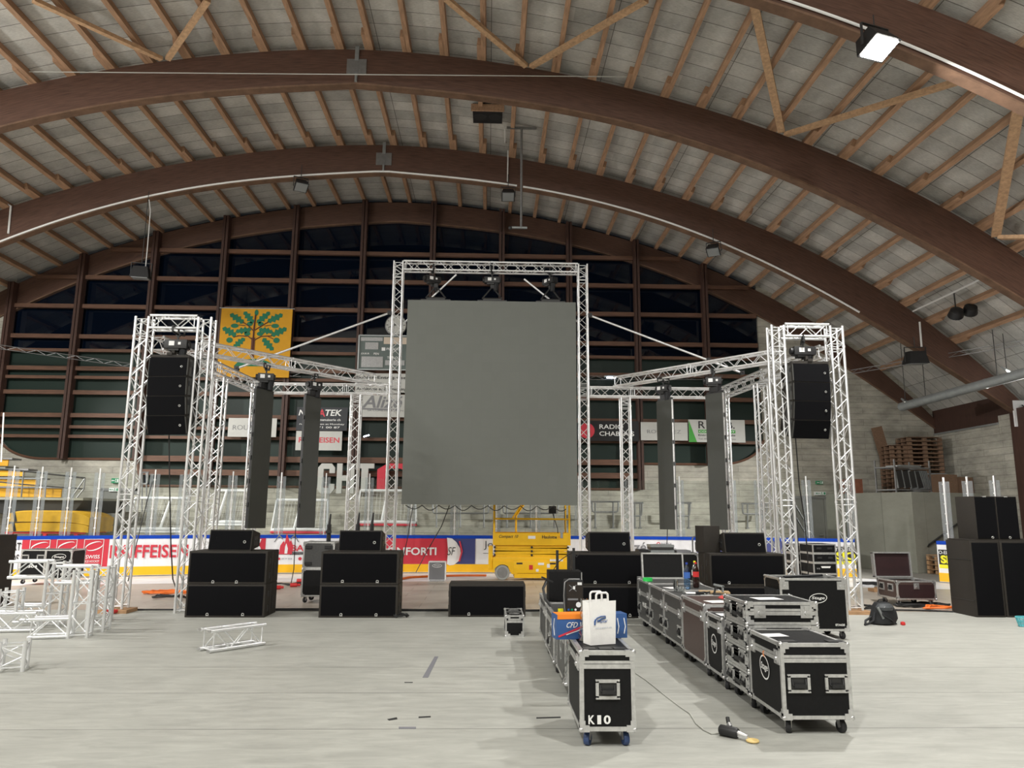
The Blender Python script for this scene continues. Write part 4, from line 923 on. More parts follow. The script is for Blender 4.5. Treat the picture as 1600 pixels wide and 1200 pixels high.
# yellow stand at the left with its railing and crash mats
def seatrow(label, x1, y0, y1, Y):
    a = at(x1, y1, Y); b_ = at(x1, y0, Y); mb = MB(); mb.span((-19.5, Y, a[2]), (a[0], Y + 0.04, b_[2])); t = thing('bench_row', label, 'bench', (0, 0, 0), 0, 'yellow bench rows')
    part('front_board', mb, SEATY, t)
    mb = MB(); mb.span((-19.5, Y - 0.05, b_[2]), (a[0] + 0.15, Y + 0.45, b_[2] + 0.05)); part('seat', mb, STEEL, t)
    mb = MB(); mb.span((-19.5, Y + 0.05, a[2] - 0.1), (a[0] - 0.1, Y + 0.75, a[2])); part('step', mb, CONCS, t)
for lb, x1, y0, y1, Y in (('lowest yellow bench row of the stand at far left', 95, 763, 777, 22.6), ('second lowest yellow bench row of the stand', 56, 749, 760, 23.3), ('third yellow bench row of the stand', 37, 735, 744, 24.0), ('highest yellow bench row visible at the far left', 12, 718, 728, 24.7)):
    seatrow(lb, x1, y0, y1, Y)
A = at(133, 778, 22.3); B = at(112, 797, 22.3)
mb = MB(); mb.prism([(-19.5, A[2] - 0.07), (A[0], A[2] - 0.07), (A[0], A[2]), (-19.5, A[2])], 22.2, 25.4); o = solo('stand_floor', mb, CONCS, 'thin concrete deck under the yellow benches', 'platform')
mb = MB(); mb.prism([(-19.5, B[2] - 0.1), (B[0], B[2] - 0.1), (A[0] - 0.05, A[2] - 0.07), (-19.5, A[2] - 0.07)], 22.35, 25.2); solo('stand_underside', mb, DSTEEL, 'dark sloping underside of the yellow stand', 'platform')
mb = MB(); mb.span((-19.5, 23.25, -0.02), (at(118, 830, 22.9)[0], 25.0, B[2] - 0.12)); solo('stand_wall', mb, CONC, 'concrete base wall below the yellow stand', 'platform')
t = thing('stand_guardrail', 'grey guardrail in front of the yellow benches, ending in a slanted brace', 'railing', (0, 0, 0)); q = lambda x, y, Y=22.25: Vector(at(x, y, Y))
mb = MB(); mb.path([q(-60, 728), q(37, 736), q(133, 747)], 0.025, 6); part('top_rail', mb, DSTEEL, t); mb = MB(); mb.path([q(-60, 747), q(37, 757), q(131, 764)], 0.02, 6); part('middle_rail', mb, DSTEEL, t)
for x0, y0, x1, y1 in ((37, 736, 33, 779), (73, 739, 70, 779), (133, 747, 131, 764), (133, 747, 111, 779), (131, 764, 119, 779)):
    mb = MB(); mb.tube(q(x0, y0), q(x1, y1), 0.022, 6); part('post', mb, STEEL, t)
def crash_mat(label, x0, x1, y0, y1, Y, sag):
    a = at(x0, y1, Y); b_ = at(x1, y0, Y); w = b_[0] - a[0]; h = b_[2] - a[2]; t = thing('crash_mat', label, 'mat', ((a[0] + b_[0]) / 2, Y, a[2]), 0, 'yellow crash mats')
    n = 14; mb = MB()
    for i in range(n + 1):
        u = -1 + 2 * i / n; r = 1 - 0.25 * abs(u) ** 6; z = -sag * max(0, u) ** 3; hh = h * r
        for (y, zz) in ((0, z), (0, z + hh * 0.9), (0.1, z + hh), (1.3, z + hh), (1.4, z + hh * 0.9), (1.4, z)): mb.v.append((u * w / 2, y, zz))
    for i in range(n):
        for k in range(6): mb.f.append((6 * i + k, 6 * i + (k + 1) % 6, 6 * i + 6 + (k + 1) % 6, 6 * i + 6 + k))
    mb.f += [tuple(range(6)), tuple(reversed(range(6 * n, 6 * n + 6)))]
    part('cover', mb, MATY, t); s = MB(); s.box((-w * 0.42, -0.006, h * 0.48), (0.07, 0.012, h * 0.95), ry=-0.3); part('strap', s, BLK2, t)
crash_mat('lower of the two yellow crash mats on the red trestle', 11, 139, 816, 830, 21.7, 0.03)
crash_mat('upper of the two yellow crash mats on the red trestle', 12, 141, 798, 815, 21.7, 0.1)
t = thing('mat_trestle', 'red steel trestle under the yellow crash mats', 'trestle', (0, 0, 0)); a = at(13, 831, 21.9); b_ = at(137, 831, 21.9)
mb = MB(); mb.span((a[0], 21.75, a[2] - 0.04), (b_[0], 21.83, a[2])); mb.span((a[0], 22.9, a[2] - 0.04), (b_[0], 22.98, a[2])); part('rail', mb, REDP, t)
for x in (a[0] + 0.15, (a[0] + b_[0]) / 2, b_[0] - 0.25):
    for y in (21.79, 22.94):
        mb = MB(); mb.span((x - 0.05, y - 0.04, -0.012), (x + 0.05, y + 0.04, a[2] - 0.04)); part('leg', mb, REDP, t)

# ================================================================ ON THE END WALL
def banner(name, label, x0, y0, x1, y1, m, Y=26.42, cat='banner', x2=None):
    A = Vector(at(x0, y0, Y)); B = Vector(at(x1, y1, Y)); c = (A + B) / 2; t = thing(name, label, cat, (c.x, Y, c.z)); w, h = B.x - A.x, A.z - B.z
    mb = MB(); mb.box((0, 0.015, 0), (w, 0.03, h)); part('sheet', mb, m, t)
    for s_ in (-1, 1): mb = MB(); mb.tube((s_ * (w / 2 - 0.04), 0.03, h / 2 - 0.05), (s_ * (w / 2 - 0.04), YW - Y + 0.005, h / 2 - 0.05), 0.008, 5); part('fixing_rod', mb, DSTEEL, t)
    return t, w, h, c
def btext(t, c, body, m, x0, y0, x1, y1, Y=26.42, off=0.01, slant=0.0, name='lettering'):
    A, B = Vector(at(x0, y0, Y)), Vector(at(x1, y1, Y)); k = (A + B) / 2
    return text(name, body, m, t, (k.x - c.x, -0.006, k.z - c.z), B.x - A.x, A.z - B.z, off=off, slant=slant)
BW = mat('banner_white', (0.52, 0.52, 0.49), 0.7, var=0.05, scale=3); BD = mat('banner_dark', (0.03, 0.032, 0.038), 0.6)
t, w, h, c = banner('banner', 'white banner with thin spaced letters, left behind the outer narrow screen', 357.5, 653, 431, 683, BW); btext(t, c, 'ROUVINEZ', GREYP, 364, 664, 422, 672, off=-0.008)
mb = MB(); mb.box((-0.05, -0.004, 0), (0.1, 0.006, 0.44)); part('dark_mark', mb, BD, t)
t, w, h, c = banner('banner', 'dark banner with silver letters and one red A', 464.5, 636, 542, 673, BD)
btext(t, c, 'NOV', LETTERW, 467, 640, 497, 649.5, off=0.02, slant=0.2); btext(t, c, 'A', RED, 498.5, 639.5, 508, 651, off=0.02); btext(t, c, 'TEK', LETTERW, 508.5, 640, 534, 650, off=0.02, slant=0.2)
btext(t, c, 'menuiserie ch', LETTERW, 499, 654, 532, 658); btext(t, c, 'rue du Simplon et Monthey', LETTERW, 468, 661, 538, 665); btext(t, c, '024 471 00 87', LETTERW, 475, 666, 531, 669.5)
t, w, h, c = banner('banner', 'white banner with red capitals hanging below the dark banner', 463, 673.3, 533.5, 704, BW); btext(t, c, 'RAIFFEISEN', RED, 467, 683, 530, 692, off=0.015)
t, w, h, c = banner('banner', 'white banner with bold grey italic lettering under the scoreboard', 561, 616, 636, 652, BW)
btext(t, c, 'Alizé', GREYP, 566, 618, 629, 638, off=0.02, slant=0.25); btext(t, c, 'SA CONSTRUCTION', GREYP, 574, 640, 630, 643); mb = MB(); mb.box((-0.1, -0.004, -0.13), (w * 0.72, 0.006, 0.06), ry=0.02); part('bar', mb, GREYP, t)
t, w, h, c = banner('banner', 'white banner with black letters directly under the scoreboard, crossed by the level truss', 556, 583, 636, 613.5, BW)
btext(t, c, 'Buhler-Entreprise', BLACKP, 557, 587, 635, 594, off=0.015); btext(t, c, 'Monthey', BLACKP, 559, 596, 596, 603, off=0.015); btext(t, c, 'Architecte et Engineering', BLACKP, 557, 605, 635, 612, off=0.01)
t, w, h, c = banner('banner', 'black banner with a red disc and white capitals, right of the big screen', 903, 657, 998.5, 689.5, mat('banner_black', (0.006, 0.006, 0.007), 0.6))
btext(t, c, 'RADIO', LETTERW, 936.5, 663, 974, 670.5, off=0.012); btext(t, c, 'CHABLAIS', LETTERW, 936.5, 674, 991, 681.5, off=0.012)
mb = MB(); mb.lathe([(0.28, -0.004), (0.28, 0.0)], (at(917, 673, 26.42)[0] - c.x, -0.004, at(917, 673, 26.42)[2] - c.z), 24, 'Y'); part('red_disc', mb, RED, t)
t, w, h, c = banner('banner', 'white banner with thin spaced letters beside the inner right narrow screen', 1001, 659.5, 1075, 688.5, BW); btext(t, c, 'ROUVINEZ', GREYP, 1011, 671.5, 1064, 677.5, off=-0.008)
t, w, h, c = banner('banner', 'white banner with a green wedge and large black serif letters, behind the outer right screen', 1075.5, 655.5, 1165, 691.5, BW)
mb = MB(); mb.prism([(-w / 2, -h / 2), (-w / 2 + w * 0.14, -h / 2), (-w / 2 + 0.01, h * 0.47)], -0.006, -0.002); part('green_wedge', mb, GREENP, t)
btext(t, c, 'R', BLACKP, 1091, 658, 1102, 669.5, off=0.01); btext(t, c, 'B.', BLACKP, 1135.5, 659, 1148, 670, off=0.01)
A = at(1091, 672, 26.42); B = at(1149, 676.5, 26.42); mb = MB(); mb.box(((A[0] + B[0]) / 2 - c.x, -0.004, (A[2] + B[2]) / 2 - c.z), (B[0] - A[0], 0.005, 0.12)); part('green_bar', mb, GREENP, t)
btext(t, c, 'CONSTR RAVAIT', LETTERW, 1092, 672.8, 1148, 676, off=0.01).location.y = -0.012
btext(t, c, 'Entreprise generale', BLACKP, 1091, 678.5, 1149, 682.5, off=0.02); btext(t, c, 'Tel. 079 200 00 00 Monthey', GREYP, 1091, 684.5, 1150, 688)
# flag
t, w, h, c = banner('flag', 'yellow flag with a green oak tree, hanging on the end wall at left', 346.5, 481, 451, 590, FLAGY, Y=26.3, cat='flag')
def leaf(cx, cz, L, wd, a, lobes=4):
    pts = []
    for s in (1, -1):
        rng_ = range(0, 4 * lobes + 1) if s == 1 else range(4 * lobes - 1, 0, -1)
        for k in rng_:
            u = k / (4 * lobes); env = math.sin(PI * min(1, u * 0.9 + 0.06)) ** 0.7; pts.append((u * L, s * wd * env * (0.72 + 0.28 * math.cos(2 * PI * lobes * u + PI)) * 0.5))
    return [(cx + x * math.cos(a) - y * math.sin(a), cz + x * math.sin(a) + y * math.cos(a)) for x, y in pts]
FX = lambda x, y: ((x - 540) / 1000 * w * 1.05, h / 2 - (y - 95) / 1000 * 2.47 * 0.955)
lv = MB(); br_ = MB()
def P_(x, y): X, Z = FX(x, y); return (X, -0.008, Z)
for (x0, y0, x1, y1, wd) in ((375, 330, 180, 190, 120), (505, 330, 365, 150, 115), (550, 330, 715, 150, 115), (690, 310, 890, 185, 120), (285, 535, 95, 410, 125), (480, 430, 270, 470, 110), (580, 430, 770, 470, 110), (750, 525, 955, 405, 125), (400, 570, 260, 720, 110), (640, 570, 790, 760, 120)):
    a, b_ = FX(x0, y0), FX(x1, y1); L = math.hypot(b_[0] - a[0], b_[1] - a[1]); pl = leaf(a[0], a[1], L, wd / 1000 * w, math.atan2(b_[1] - a[1], b_[0] - a[0])); k = len(lv.v); lv.add([(x, -0.008, z) for x, z in pl], [tuple(range(len(pl)))])
for (x, y, rx_, ry_) in ((535, 165, 28, 45), (255, 378, 55, 32), (455, 345, 42, 33), (600, 345, 42, 33), (795, 372, 55, 32), (430, 500, 45, 32), (600, 500, 45, 32), (200, 605, 45, 40), (825, 600, 45, 40)):
    X, Z = FX(x, y); lv.add([(X + rx_ / 1000 * w * math.cos(q_), -0.008, Z + ry_ / 1000 * w * math.sin(q_)) for q_ in [2 * PI * i / 16 for i in range(16)]], [tuple(range(16))])
part('oak_leaves', lv, FLAGG, t, smooth=False)
for pts, r in (([(515, 760), (515, 440), (525, 200)], 0.03), ([(510, 600), (440, 540), (300, 535)], 0.02), ([(530, 600), (620, 540), (760, 530)], 0.02), ([(505, 450), (430, 370), (360, 320)], 0.02), ([(530, 440), (620, 370), (700, 310)], 0.02), ([(250, 560), (330, 535), (420, 545)], 0.015), ([(400, 375), (310, 365)], 0.014), ([(650, 375), (740, 360)], 0.014), ([(690, 530), (780, 580)], 0.015)):
    br_.path([P_(*q_) for q_ in pts], r, 5)
br_.box((FX(515, 640)[0], -0.008, FX(515, 720)[1]), (0.13, 0.012, 0.75)); part('oak_trunk', br_, FLAGB, t)
gm = MB(); gm.add([(x, -0.008, z) for x, z in [FX(280, 1010), FX(330, 945), FX(430, 905), FX(560, 890), FX(700, 920), FX(800, 975), FX(830, 1010)]], [tuple(range(7))]); part('green_ground', gm, FLAGG, t)
mb = MB(); mb.tube((-w / 2 - 0.08, 0.0, h / 2), (w / 2 + 0.08, 0.0, h / 2), 0.02, 8); part('flag_rod', mb, MACR, t)
# scoreboard and clock
t, w, h, c = banner('scoreboard', 'grey green ice hockey scoreboard half hidden behind the big screen', 561.5, 524, 700, 579, SCORE, Y=26.3, cat='scoreboard')
mb = MB()
for (cc, d) in (((0, -0.01, h / 2), (w, 0.05, 0.04)), ((0, -0.01, -h / 2), (w, 0.05, 0.04)), ((-w / 2, -0.01, 0), (0.05, 0.05, h)), ((w / 2, -0.01, 0), (0.05, 0.05, h))): mb.box(cc, d)
part('frame', mb, MACR, t)
for x0, y0, x1, y1, m in ((564, 527, 598, 533, DIGIT), (571, 535, 591, 546, DIGIT), (565, 557, 598, 574, DIGIT), (600, 527, 636, 538, mat('lit_score_panel', (0.6, 0.5, 0.4), 0.5)), (602, 563, 632, 571, DIGIT), (596.5, 543, 602, 548, WHITE)):  # one panel has a paler, warmer base colour
    A, B = Vector(at(x0, y0, 26.3)), Vector(at(x1, y1, 26.3)); k = (A + B) / 2; mb = MB(); mb.box((k.x - c.x, -0.006, k.z - c.z), (B.x - A.x, 0.02, A.z - B.z)); part('digit_panel', mb, m, t)
for tx, x0, x1, y0, y1 in (('PERIOD', 604, 626, 543.5, 547.5), ('JOUEUR', 564, 577, 551, 554.5), ('PEN', 584, 592, 551, 554.5), ('TIME OUT', 605, 628, 557, 561)): btext(t, c, tx, LETTERW, x0, y0, x1, y1, Y=26.3)
p = at(618.5, 508, 26.3); t = thing('wall_clock', 'round white wall clock above the scoreboard, behind the left frame leg', 'clock', p)
mb = MB(); mb.lathe([(0.395, 0.1), (0.395, 0.0), (0.375, -0.02), (0.36, 0.0)], n=32, axis='Y'); part('case', mb, STEEL, t); mb = MB(); mb.lathe([(0.375, -0.004), (0.375, 0.0)], n=32, axis='Y'); part('dial', mb, BW, t)
mb = MB()
for k in range(12): a = 2 * PI * k / 12; mb.box((0.31 * math.sin(a), -0.008, 0.31 * math.cos(a)), (0.025, 0.006, 0.07 if k % 3 == 0 else 0.045), ry=a)
part('hour_marks', mb, BLACKP, t)
for a, L, wd in ((-1.15, 0.2, 0.03), (-1.9, 0.29, 0.022)):
    mb = MB(); mb.box((L / 2 * math.sin(a), -0.014, L / 2 * math.cos(a)), (wd, 0.006, L), ry=a); part('clock_hand', mb, BLACKP, t)
# big wall letters
def big(label, body, m, x0, y0, x1, y1, off=0.0):
    A, B = Vector(at(x0, y0, 26.25)), Vector(at(x1, y1, 26.25)); k = (A + B) / 2; w, h = B.x - A.x, A.z - B.z
    t = thing('wall_letter', label, 'letter', (k.x, 26.25, k.z), 0, 'large letters on the end wall')
    mb = MB(); s = 0.3
    if body == 'C': pl = [(-.5, -.36), (-.3, -.5), (.3, -.5), (.5, -.36), (.5, -.18), (.18, -.18), (.18, -.32), (-.18, -.32), (-.18, .32), (.18, .32), (.18, .18), (.5, .18), (.5, .36), (.3, .5), (-.3, .5), (-.5, .36)]
    elif body == 'H': pl = [(-.5, -.5), (-.2, -.5), (-.2, -.08), (.2, -.08), (.2, -.5), (.5, -.5), (.5, .5), (.2, .5), (.2, .1), (-.2, .1), (-.2, .5), (-.5, .5)]
    elif body == 'T': pl = [(-.18, -.5), (.18, -.5), (.18, .33), (.5, .33), (.5, .5), (-.5, .5), (-.5, .33), (-.18, .33)]
    else: pl = [(-.5, -.5), (-.28, -.5), (-.28, .2), (-.14, .32), (.14, .32), (.28, .2), (.28, -.5), (.5, -.5), (.5, .28), (.22, .5), (-.22, .5), (-.5, .28)]
    mb.prism([(x * w, z * h) for x, z in pl], 0, 0.12); part('letter_body', mb, m, t)
big('white capital C on the timber rails, left of the middle leg', 'C', BW, 497.5, 724, 521.5, 771)
big('white capital H behind the left middle leg', 'H', BW, 527, 724, 552, 771)
big('white capital T right of the middle leg', 'T', BW, 556, 724, 583, 769)
big('red arch shaped letter beside the big screen', 'n', RED, 590, 724, 645, 767)

# things stored on the concrete bunker
ORDN = ('topmost', 'second', 'third', 'fourth', 'fifth', 'sixth', 'seventh', 'eighth', 'ninth', 'tenth', 'eleventh', 'twelfth', 'thirteenth', 'fourteenth')
def pallet_stack(label, x, y, z, n, m, w=1.2, d=0.8, rz=0.0, group='pallets'):
    for k in range(n):
        t = thing('pallet', label % ORDN[n - 1 - k], 'pallet', (x, y, z + k * 0.145), rz, group)
        for q in (-1, 0, 1):
            mb = MB(); mb.box((0, q * (d / 2 - 0.05), 0.011), (w, 0.1, 0.022))
            for s in (-1, 0, 1): mb.box((s * (w / 2 - 0.07), q * (d / 2 - 0.05), 0.06), (0.14, 0.1, 0.078))
            part('runner', mb, m, t)
        for s in range(5):
            mb = MB(); mb.box((0, -d / 2 + 0.06 + s * (d - 0.12) / 4, 0.132), (w, 0.12, 0.022)); part('deck_board', mb, m, t)
zk = 2.52
a = at(1436, 700, 26.2); pallet_stack('%s pallet from the top in the taller right stack on the concrete block', a[0], 26.2, zk, 14, CRATE, w=1.25)
b_ = at(1396, 712, 26.25); pallet_stack('%s pallet from the top in the narrower left stack on the concrete block', b_[0], 26.25, zk, 12, CRATE, w=0.62)
t = thing('stage_deck_cart', 'steel cart of slanted stage decks on the edge of the concrete block', 'cart', (14.0, 24.6, zk), 0.38); t.scale = (0.84, 0.84, 0.9)
for (x, y) in ((-1.0, -0.45), (0.98, -0.45), (-1.0, 0.45), (0.98, 0.45)):
    mb = MB(); mb.box((x, y, 0.6), (0.05, 0.05, 1.2)); part('post', mb, STEEL, t)
for z in (0.1, 0.92):
    mb = MB(); mb.box((0, -0.45, z), (2.0, 0.05, 0.05)); mb.box((0, 0.45, z), (2.0, 0.05, 0.05)); mb.box((-1, 0, z), (0.05, 0.9, 0.05)); mb.box((0.98, 0, z), (0.05, 0.9, 0.05)); part('frame_rail', mb, STEEL, t)
for k in range(4):
    mb = MB(); mb.box((-0.72 + 0.36 * k, -0.4, 0.48), (0.3, 0.06, 0.62), ry=-0.18); part('deck', mb, DSTEEL, t); mb = MB(); mb.box((-0.9 + 0.36 * k, -0.42, 0.48), (0.04, 0.05, 0.66), ry=-0.18); part('deck_edge', mb, MACR, t)
for k in range(5):
    mb = MB(); mb.box((0.5 + 0.1 * k, -0.3, 0.48), (0.035, 0.3, 0.7), ry=-0.32); part('deck_edge', mb, MACR, t)
mb = MB(); mb.box((0.05, 0, 0.97), (1.5, 0.5, 0.05), rz=0.1); mb.box((0.3, -0.1, 1.02), (1.1, 0.1, 0.04), rz=-0.1); part('loose_bars', mb, MACR, t)
mb = MB(); mb.box((0, 0, 0.35), (1.0, 0.6, 0.7)); t = solo('tank', mb, mat('pale_grey_container', (0.25, 0.27, 0.28), 0.5, var=0.1, scale=3), 'pale grey container behind the stage deck cart', 'container', (15.35, 25.42, zk), 0.0, bevel=0.02)
def crate(label, x, y, w, d, h, rz, m=CRATE):
    t = thing('crate', label, 'crate', (x, y, zk), rz, 'crates on the block')
    for s in (-1, 1):
        mb = MB(); mb.box((0, s * (d / 2 - 0.02), h / 2), (w, 0.04, h)); part('side', mb, m, t); mb = MB(); mb.box((s * (w / 2 - 0.02), 0, h / 2), (0.04, d - 0.08, h)); part('end', mb, m, t)
    mb = MB(); mb.box((0, 0, 0.1), (w - 0.08, d - 0.08, 0.04)); part('bottom', mb, m, t)
crate('left brown crate by the right wall, on the concrete block', 15.35, 24.6, 0.85, 0.45, 0.62, 0.38); crate('right brown crate by the right wall, on the concrete block', 16.18, 24.9, 0.62, 0.42, 0.55, 0.38)
crate('small reddish crate at the left edge of the concrete block', 12.85, 25.95, 0.5, 0.7, 0.5, 0.0, mat('reddish_timber', (0.25, 0.09, 0.05), 0.8, var=0.2, scale=5))
A, B = Vector(at(1373, 668, 26.7)), Vector(at(1385, 733, 26.4)); mb = MB(); mb.box((0, 0, 0), (0.4, 0.05, (A - B).length), ry=-0.22); solo('leaning_board', mb, CRATE, 'broad brown board leaning on the wall behind the deck cart', 'board', (A + B) / 2)
g = on(1452, 893); pallet_stack('%s pallet from the top in the low stack on the ground inside the gate', g[0] + 0.15, g[1] - 1.05, 0.0, 4, WOODC, w=1.2, rz=0.15, group='pallets at the gate')

# ================================================================ LOUDSPEAKERS ON THE FLOOR
def sub(label, loc, rz=0.0, upright=False, badges=(-0.5, 0.55), group='large subwoofers', lift_badge=0.045):
    """1.34 x 0.55 x 0.70 m subwoofer; front faces -Y; loc is the middle of the front bottom edge"""
    t = thing('subwoofer', label, 'loudspeaker', loc, rz, group)
    w, h, d = (1.34, 0.55, 0.70) if not upright else (0.55, 1.34, 0.70)
    mb = MB(); mb.box((0, d / 2, h / 2), (w, d, h)); part('cabinet', mb, SPK, t, bevel=0.012)
    mb = MB(); mb.box((0, -0.004, h / 2), (w - 0.07, 0.014, h - 0.07)); part('grille', mb, GRILL, t, bevel=0.004)
    for bx in badges:
        mb = MB(); x = bx * w / 2 * 0.85; z = lift_badge
        torus(mb, (x, -0.016, z + 0.008), 0.019, 0.006); mb.box((x, -0.012, z - 0.014), (0.05, 0.012, 0.008)); part('badge', mb, BADGE, t)
    if not upright:
        for s in (-1, 1):
            for (y, z) in ((0.17, h * 0.68), (0.17, h * 0.24), (0.45, h * 0.5), (0.45, h * 0.28)):
                mb = MB(); mb.box((s * w / 2, y, z), (0.016, 0.07, 0.1)); mb.box((s * (w / 2 + 0.004), y, z), (0.016, 0.02, 0.1)); part('handle', mb, DSTEEL, t)
            mb = MB(); mb.box((s * w / 2, 0.3, h / 2), (0.01, 0.05, h - 0.04)); part('rigging_rail', mb, DSTEEL, t)
        for s in (-1, 1):
            mb = MB(); mb.box((s * (w / 2 - 0.1), d / 2, 0.004), (0.06, d - 0.1, 0.008)); part('skid', mb, RUB, t)
    else:
        for z in (0.28, 1.0): mb = MB(); mb.box((-w / 2, d / 2, z), (0.008, d - 0.04, 0.012)); part('panel_joint', mb, DSTEEL, t)
    return t
YS = 13.17
xa = on(287, 965)[0] + 0.67
sub('lower subwoofer of the stack at far left of the row, beside the left tower', (xa, YS, 0)); sub('upper subwoofer of the stack at far left of the row, under a wedge speaker', (xa, YS, 0.553), badges=(-0.4, 0.3), lift_badge=0.03)
xb = on(497.5, 965)[0] + 0.67
sub('lower subwoofer of the second stack, left of the big screen foot', (xb, YS, 0), 0.0); sub('upper subwoofer of the second stack, with a wedge speaker and a case behind', (xb, YS, 0.553))
xc = 0.0; sub('single subwoofer standing alone in front of the yellow lift', (xc, 13.3, 0), 0.0, badges=(-0.55,))
xd = at(1012, 900, YS)[0] - 0.67
sub('lower subwoofer of the stack behind the paper bag', (xd, YS, 0), 0.0, badges=(0.6, -0.3)); sub('upper subwoofer of the stack behind the paper bag, by the right middle leg', (xd, YS, 0.553), badges=(0.6, -0.45))
xe = at(1227.5, 900, YS)[0] - 0.67
sub('lower subwoofer of the stack behind the large open trunk', (xe, YS, 0)); sub('upper subwoofer of the stack behind the bottles, with a wedge speaker on top', (xe, YS, 0.553), badges=(-0.6,))
def wedge(label, loc, rz, group='wedge speakers on the stacks'):
    t = thing('wedge_speaker', label, 'loudspeaker', loc, rz, group); w, h, d = 0.74, 0.36, 0.5
    mb = MB(); mb.prism([(0.0, 0.0), (d, 0.06), (d, h * 0.8), (0.07, h)], -w / 2, w / 2, 'YZ'); part('cabinet', mb, SPK, t, bevel=0.008)
    mb = MB(); M = Matrix.Translation((0, 0.03, h / 2)) @ Matrix.Rotation(-math.atan2(0.07, h), 4, 'X'); mb.box((0, 0, 0), (w - 0.04, 0.016, h - 0.04)); mb.xform(M); part('grille', mb, GRILL, t)
    mb = MB(); torus(mb, (w * 0.34, 0.012, h * 0.42), 0.02, 0.006); part('badge', mb, BADGE, t)
    for s in (-1, 1):
        mb = MB(); mb.box((s * w / 2, 0.25, h * 0.45), (0.014, 0.2, 0.16)); mb.tube((s * (w / 2 + 0.012), 0.16, h * 0.5), (s * (w / 2 + 0.012), 0.34, h * 0.5), 0.012, 6); part('side_handle', mb, DSTEEL, t)
    return t
for lb, px, st in (('wedge speaker on the far left subwoofer stack', 358.5, xa), ('wedge speaker on the second subwoofer stack', 562, xb), ('wedge speaker on the stack behind the paper bag', 953, xd), ('wedge speaker on the stack behind the bottles', 1165, xe)):
    wedge(lb, (at(px, 858, 13.25)[0], 13.24, 1.106), 0.0)
p = at(1109, 862, 13.6); t = thing('upright_speaker', 'upright black box speaker beside the wedge on the stack behind the bottles', 'loudspeaker', (p[0] + 0.02, 13.5, 1.106), 0.25)
mb = MB(); mb.box((0, 0.15, 0.235), (0.33, 0.3, 0.47)); part('cabinet', mb, SPK, t, bevel=0.008); mb = MB(); mb.box((0.17, 0.14, 0.2), (0.012, 0.2, 0.24)); part('side_plate', mb, BLK2, t)
mb = MB(); torus(mb, (0.18, 0.06, 0.13), 0.052, 0.009, 20, 'X'); part('port_ring', mb, BADGE, t)
# big subs at the far right, stood on end
for k, lb in enumerate(('left of the three subwoofers stood on end at the right edge', 'middle of the three subwoofers stood on end at the right edge', 'rightmost subwoofer stood on end, mostly beyond the picture edge')):
    sub(lb, (9.02 + 0.565 * k, 13.4, 0), upright=True, badges=(), group='subwoofers stood on end')
mb = MB(); mb.box((0, 0, 0), (1.62, 0.66, 0.02)); solo('plywood_sheet', mb, SPK, 'thin dark sheet between the upright subwoofers and the speakers on them', 'sheet', (9.58, 13.75, 1.352))
for k, lb in enumerate(('left black speaker on top of the upright subwoofers at right', 'right black speaker on top of the upright subwoofers at right')):
    t = thing('upright_speaker', lb, 'loudspeaker', (9.16 + 0.405 * k, 13.48, 1.364), 0, 'speakers on the right stack')
    mb = MB(); mb.prism([(-0.2, 0.0), (0.2, 0.0), (0.2, 0.55), (-0.2, 0.55)], 0, 0.78, 'XY'); part('cabinet', mb, SPK, t, bevel=0.008)
    mb = MB(); mb.box((0, -0.004, 0.39), (0.37, 0.012, 0.75)); part('grille', mb, GRILL, t)
    mb = MB(); torus(mb, (0.0 if k else 0.08, -0.014, 0.035), 0.018, 0.005); part('badge', mb, BADGE, t)
    mb = MB(); mb.box((0, 0.02, 0.77), (0.06, 0.06, 0.03)); part('rigging_point', mb, BADGE, t)
t = thing('upright_speaker', 'tall black speaker stack at the left picture edge behind the loose truss', 'loudspeaker', (at(-50, 900, 14.2)[0], 14.2, 0)); mb = MB(); mb.box((0, 0.35, 0.655), (0.74, 0.7, 1.31)); part('cabinet', mb, SPK, t, bevel=0.01); mb = MB(); mb.box((0, -0.004, 0.655), (0.7, 0.014, 1.26)); part('grille', mb, GRILL, t)

# ================================================================ FLIGHT CASES
def caster(parent, x, y, r=0.05, rz=0.0, wm=None, z=0.0):
    mb = MB(); mb.box((x, y, z + 0.118), (0.09, 0.09, 0.008)); c, s_ = math.cos(rz), math.sin(rz)
    M = Matrix.Translation((x, y, z)) @ Matrix.Rotation(rz, 4, 'Z'); k = len(mb.v)
    for q in (-1, 1): mb.prism([(-0.03, 0.116), (0.03, 0.116), (0.045, 0.05), (0.02, 0.04)], q * 0.024 - 0.002, q * 0.024 + 0.002, 'XZ')
    mb.xform(M, k); o = part('caster', mb, CHROME, parent)
    w = MB(); w.lathe([(r * 0.3, -0.021), (r * 0.92, -0.021), (r, -0.015), (r, 0.015), (r * 0.92, 0.021), (r * 0.3, 0.021)], (0.02, 0, r), 18, 'Y'); w.xform(M); part('wheel', w, wm or RUB, o)
    h = MB(); h.tube((0.02, -0.024, r), (0.02, 0.024, r), 0.014, 8); h.xform(M); part('hub', h, CHROME, o)
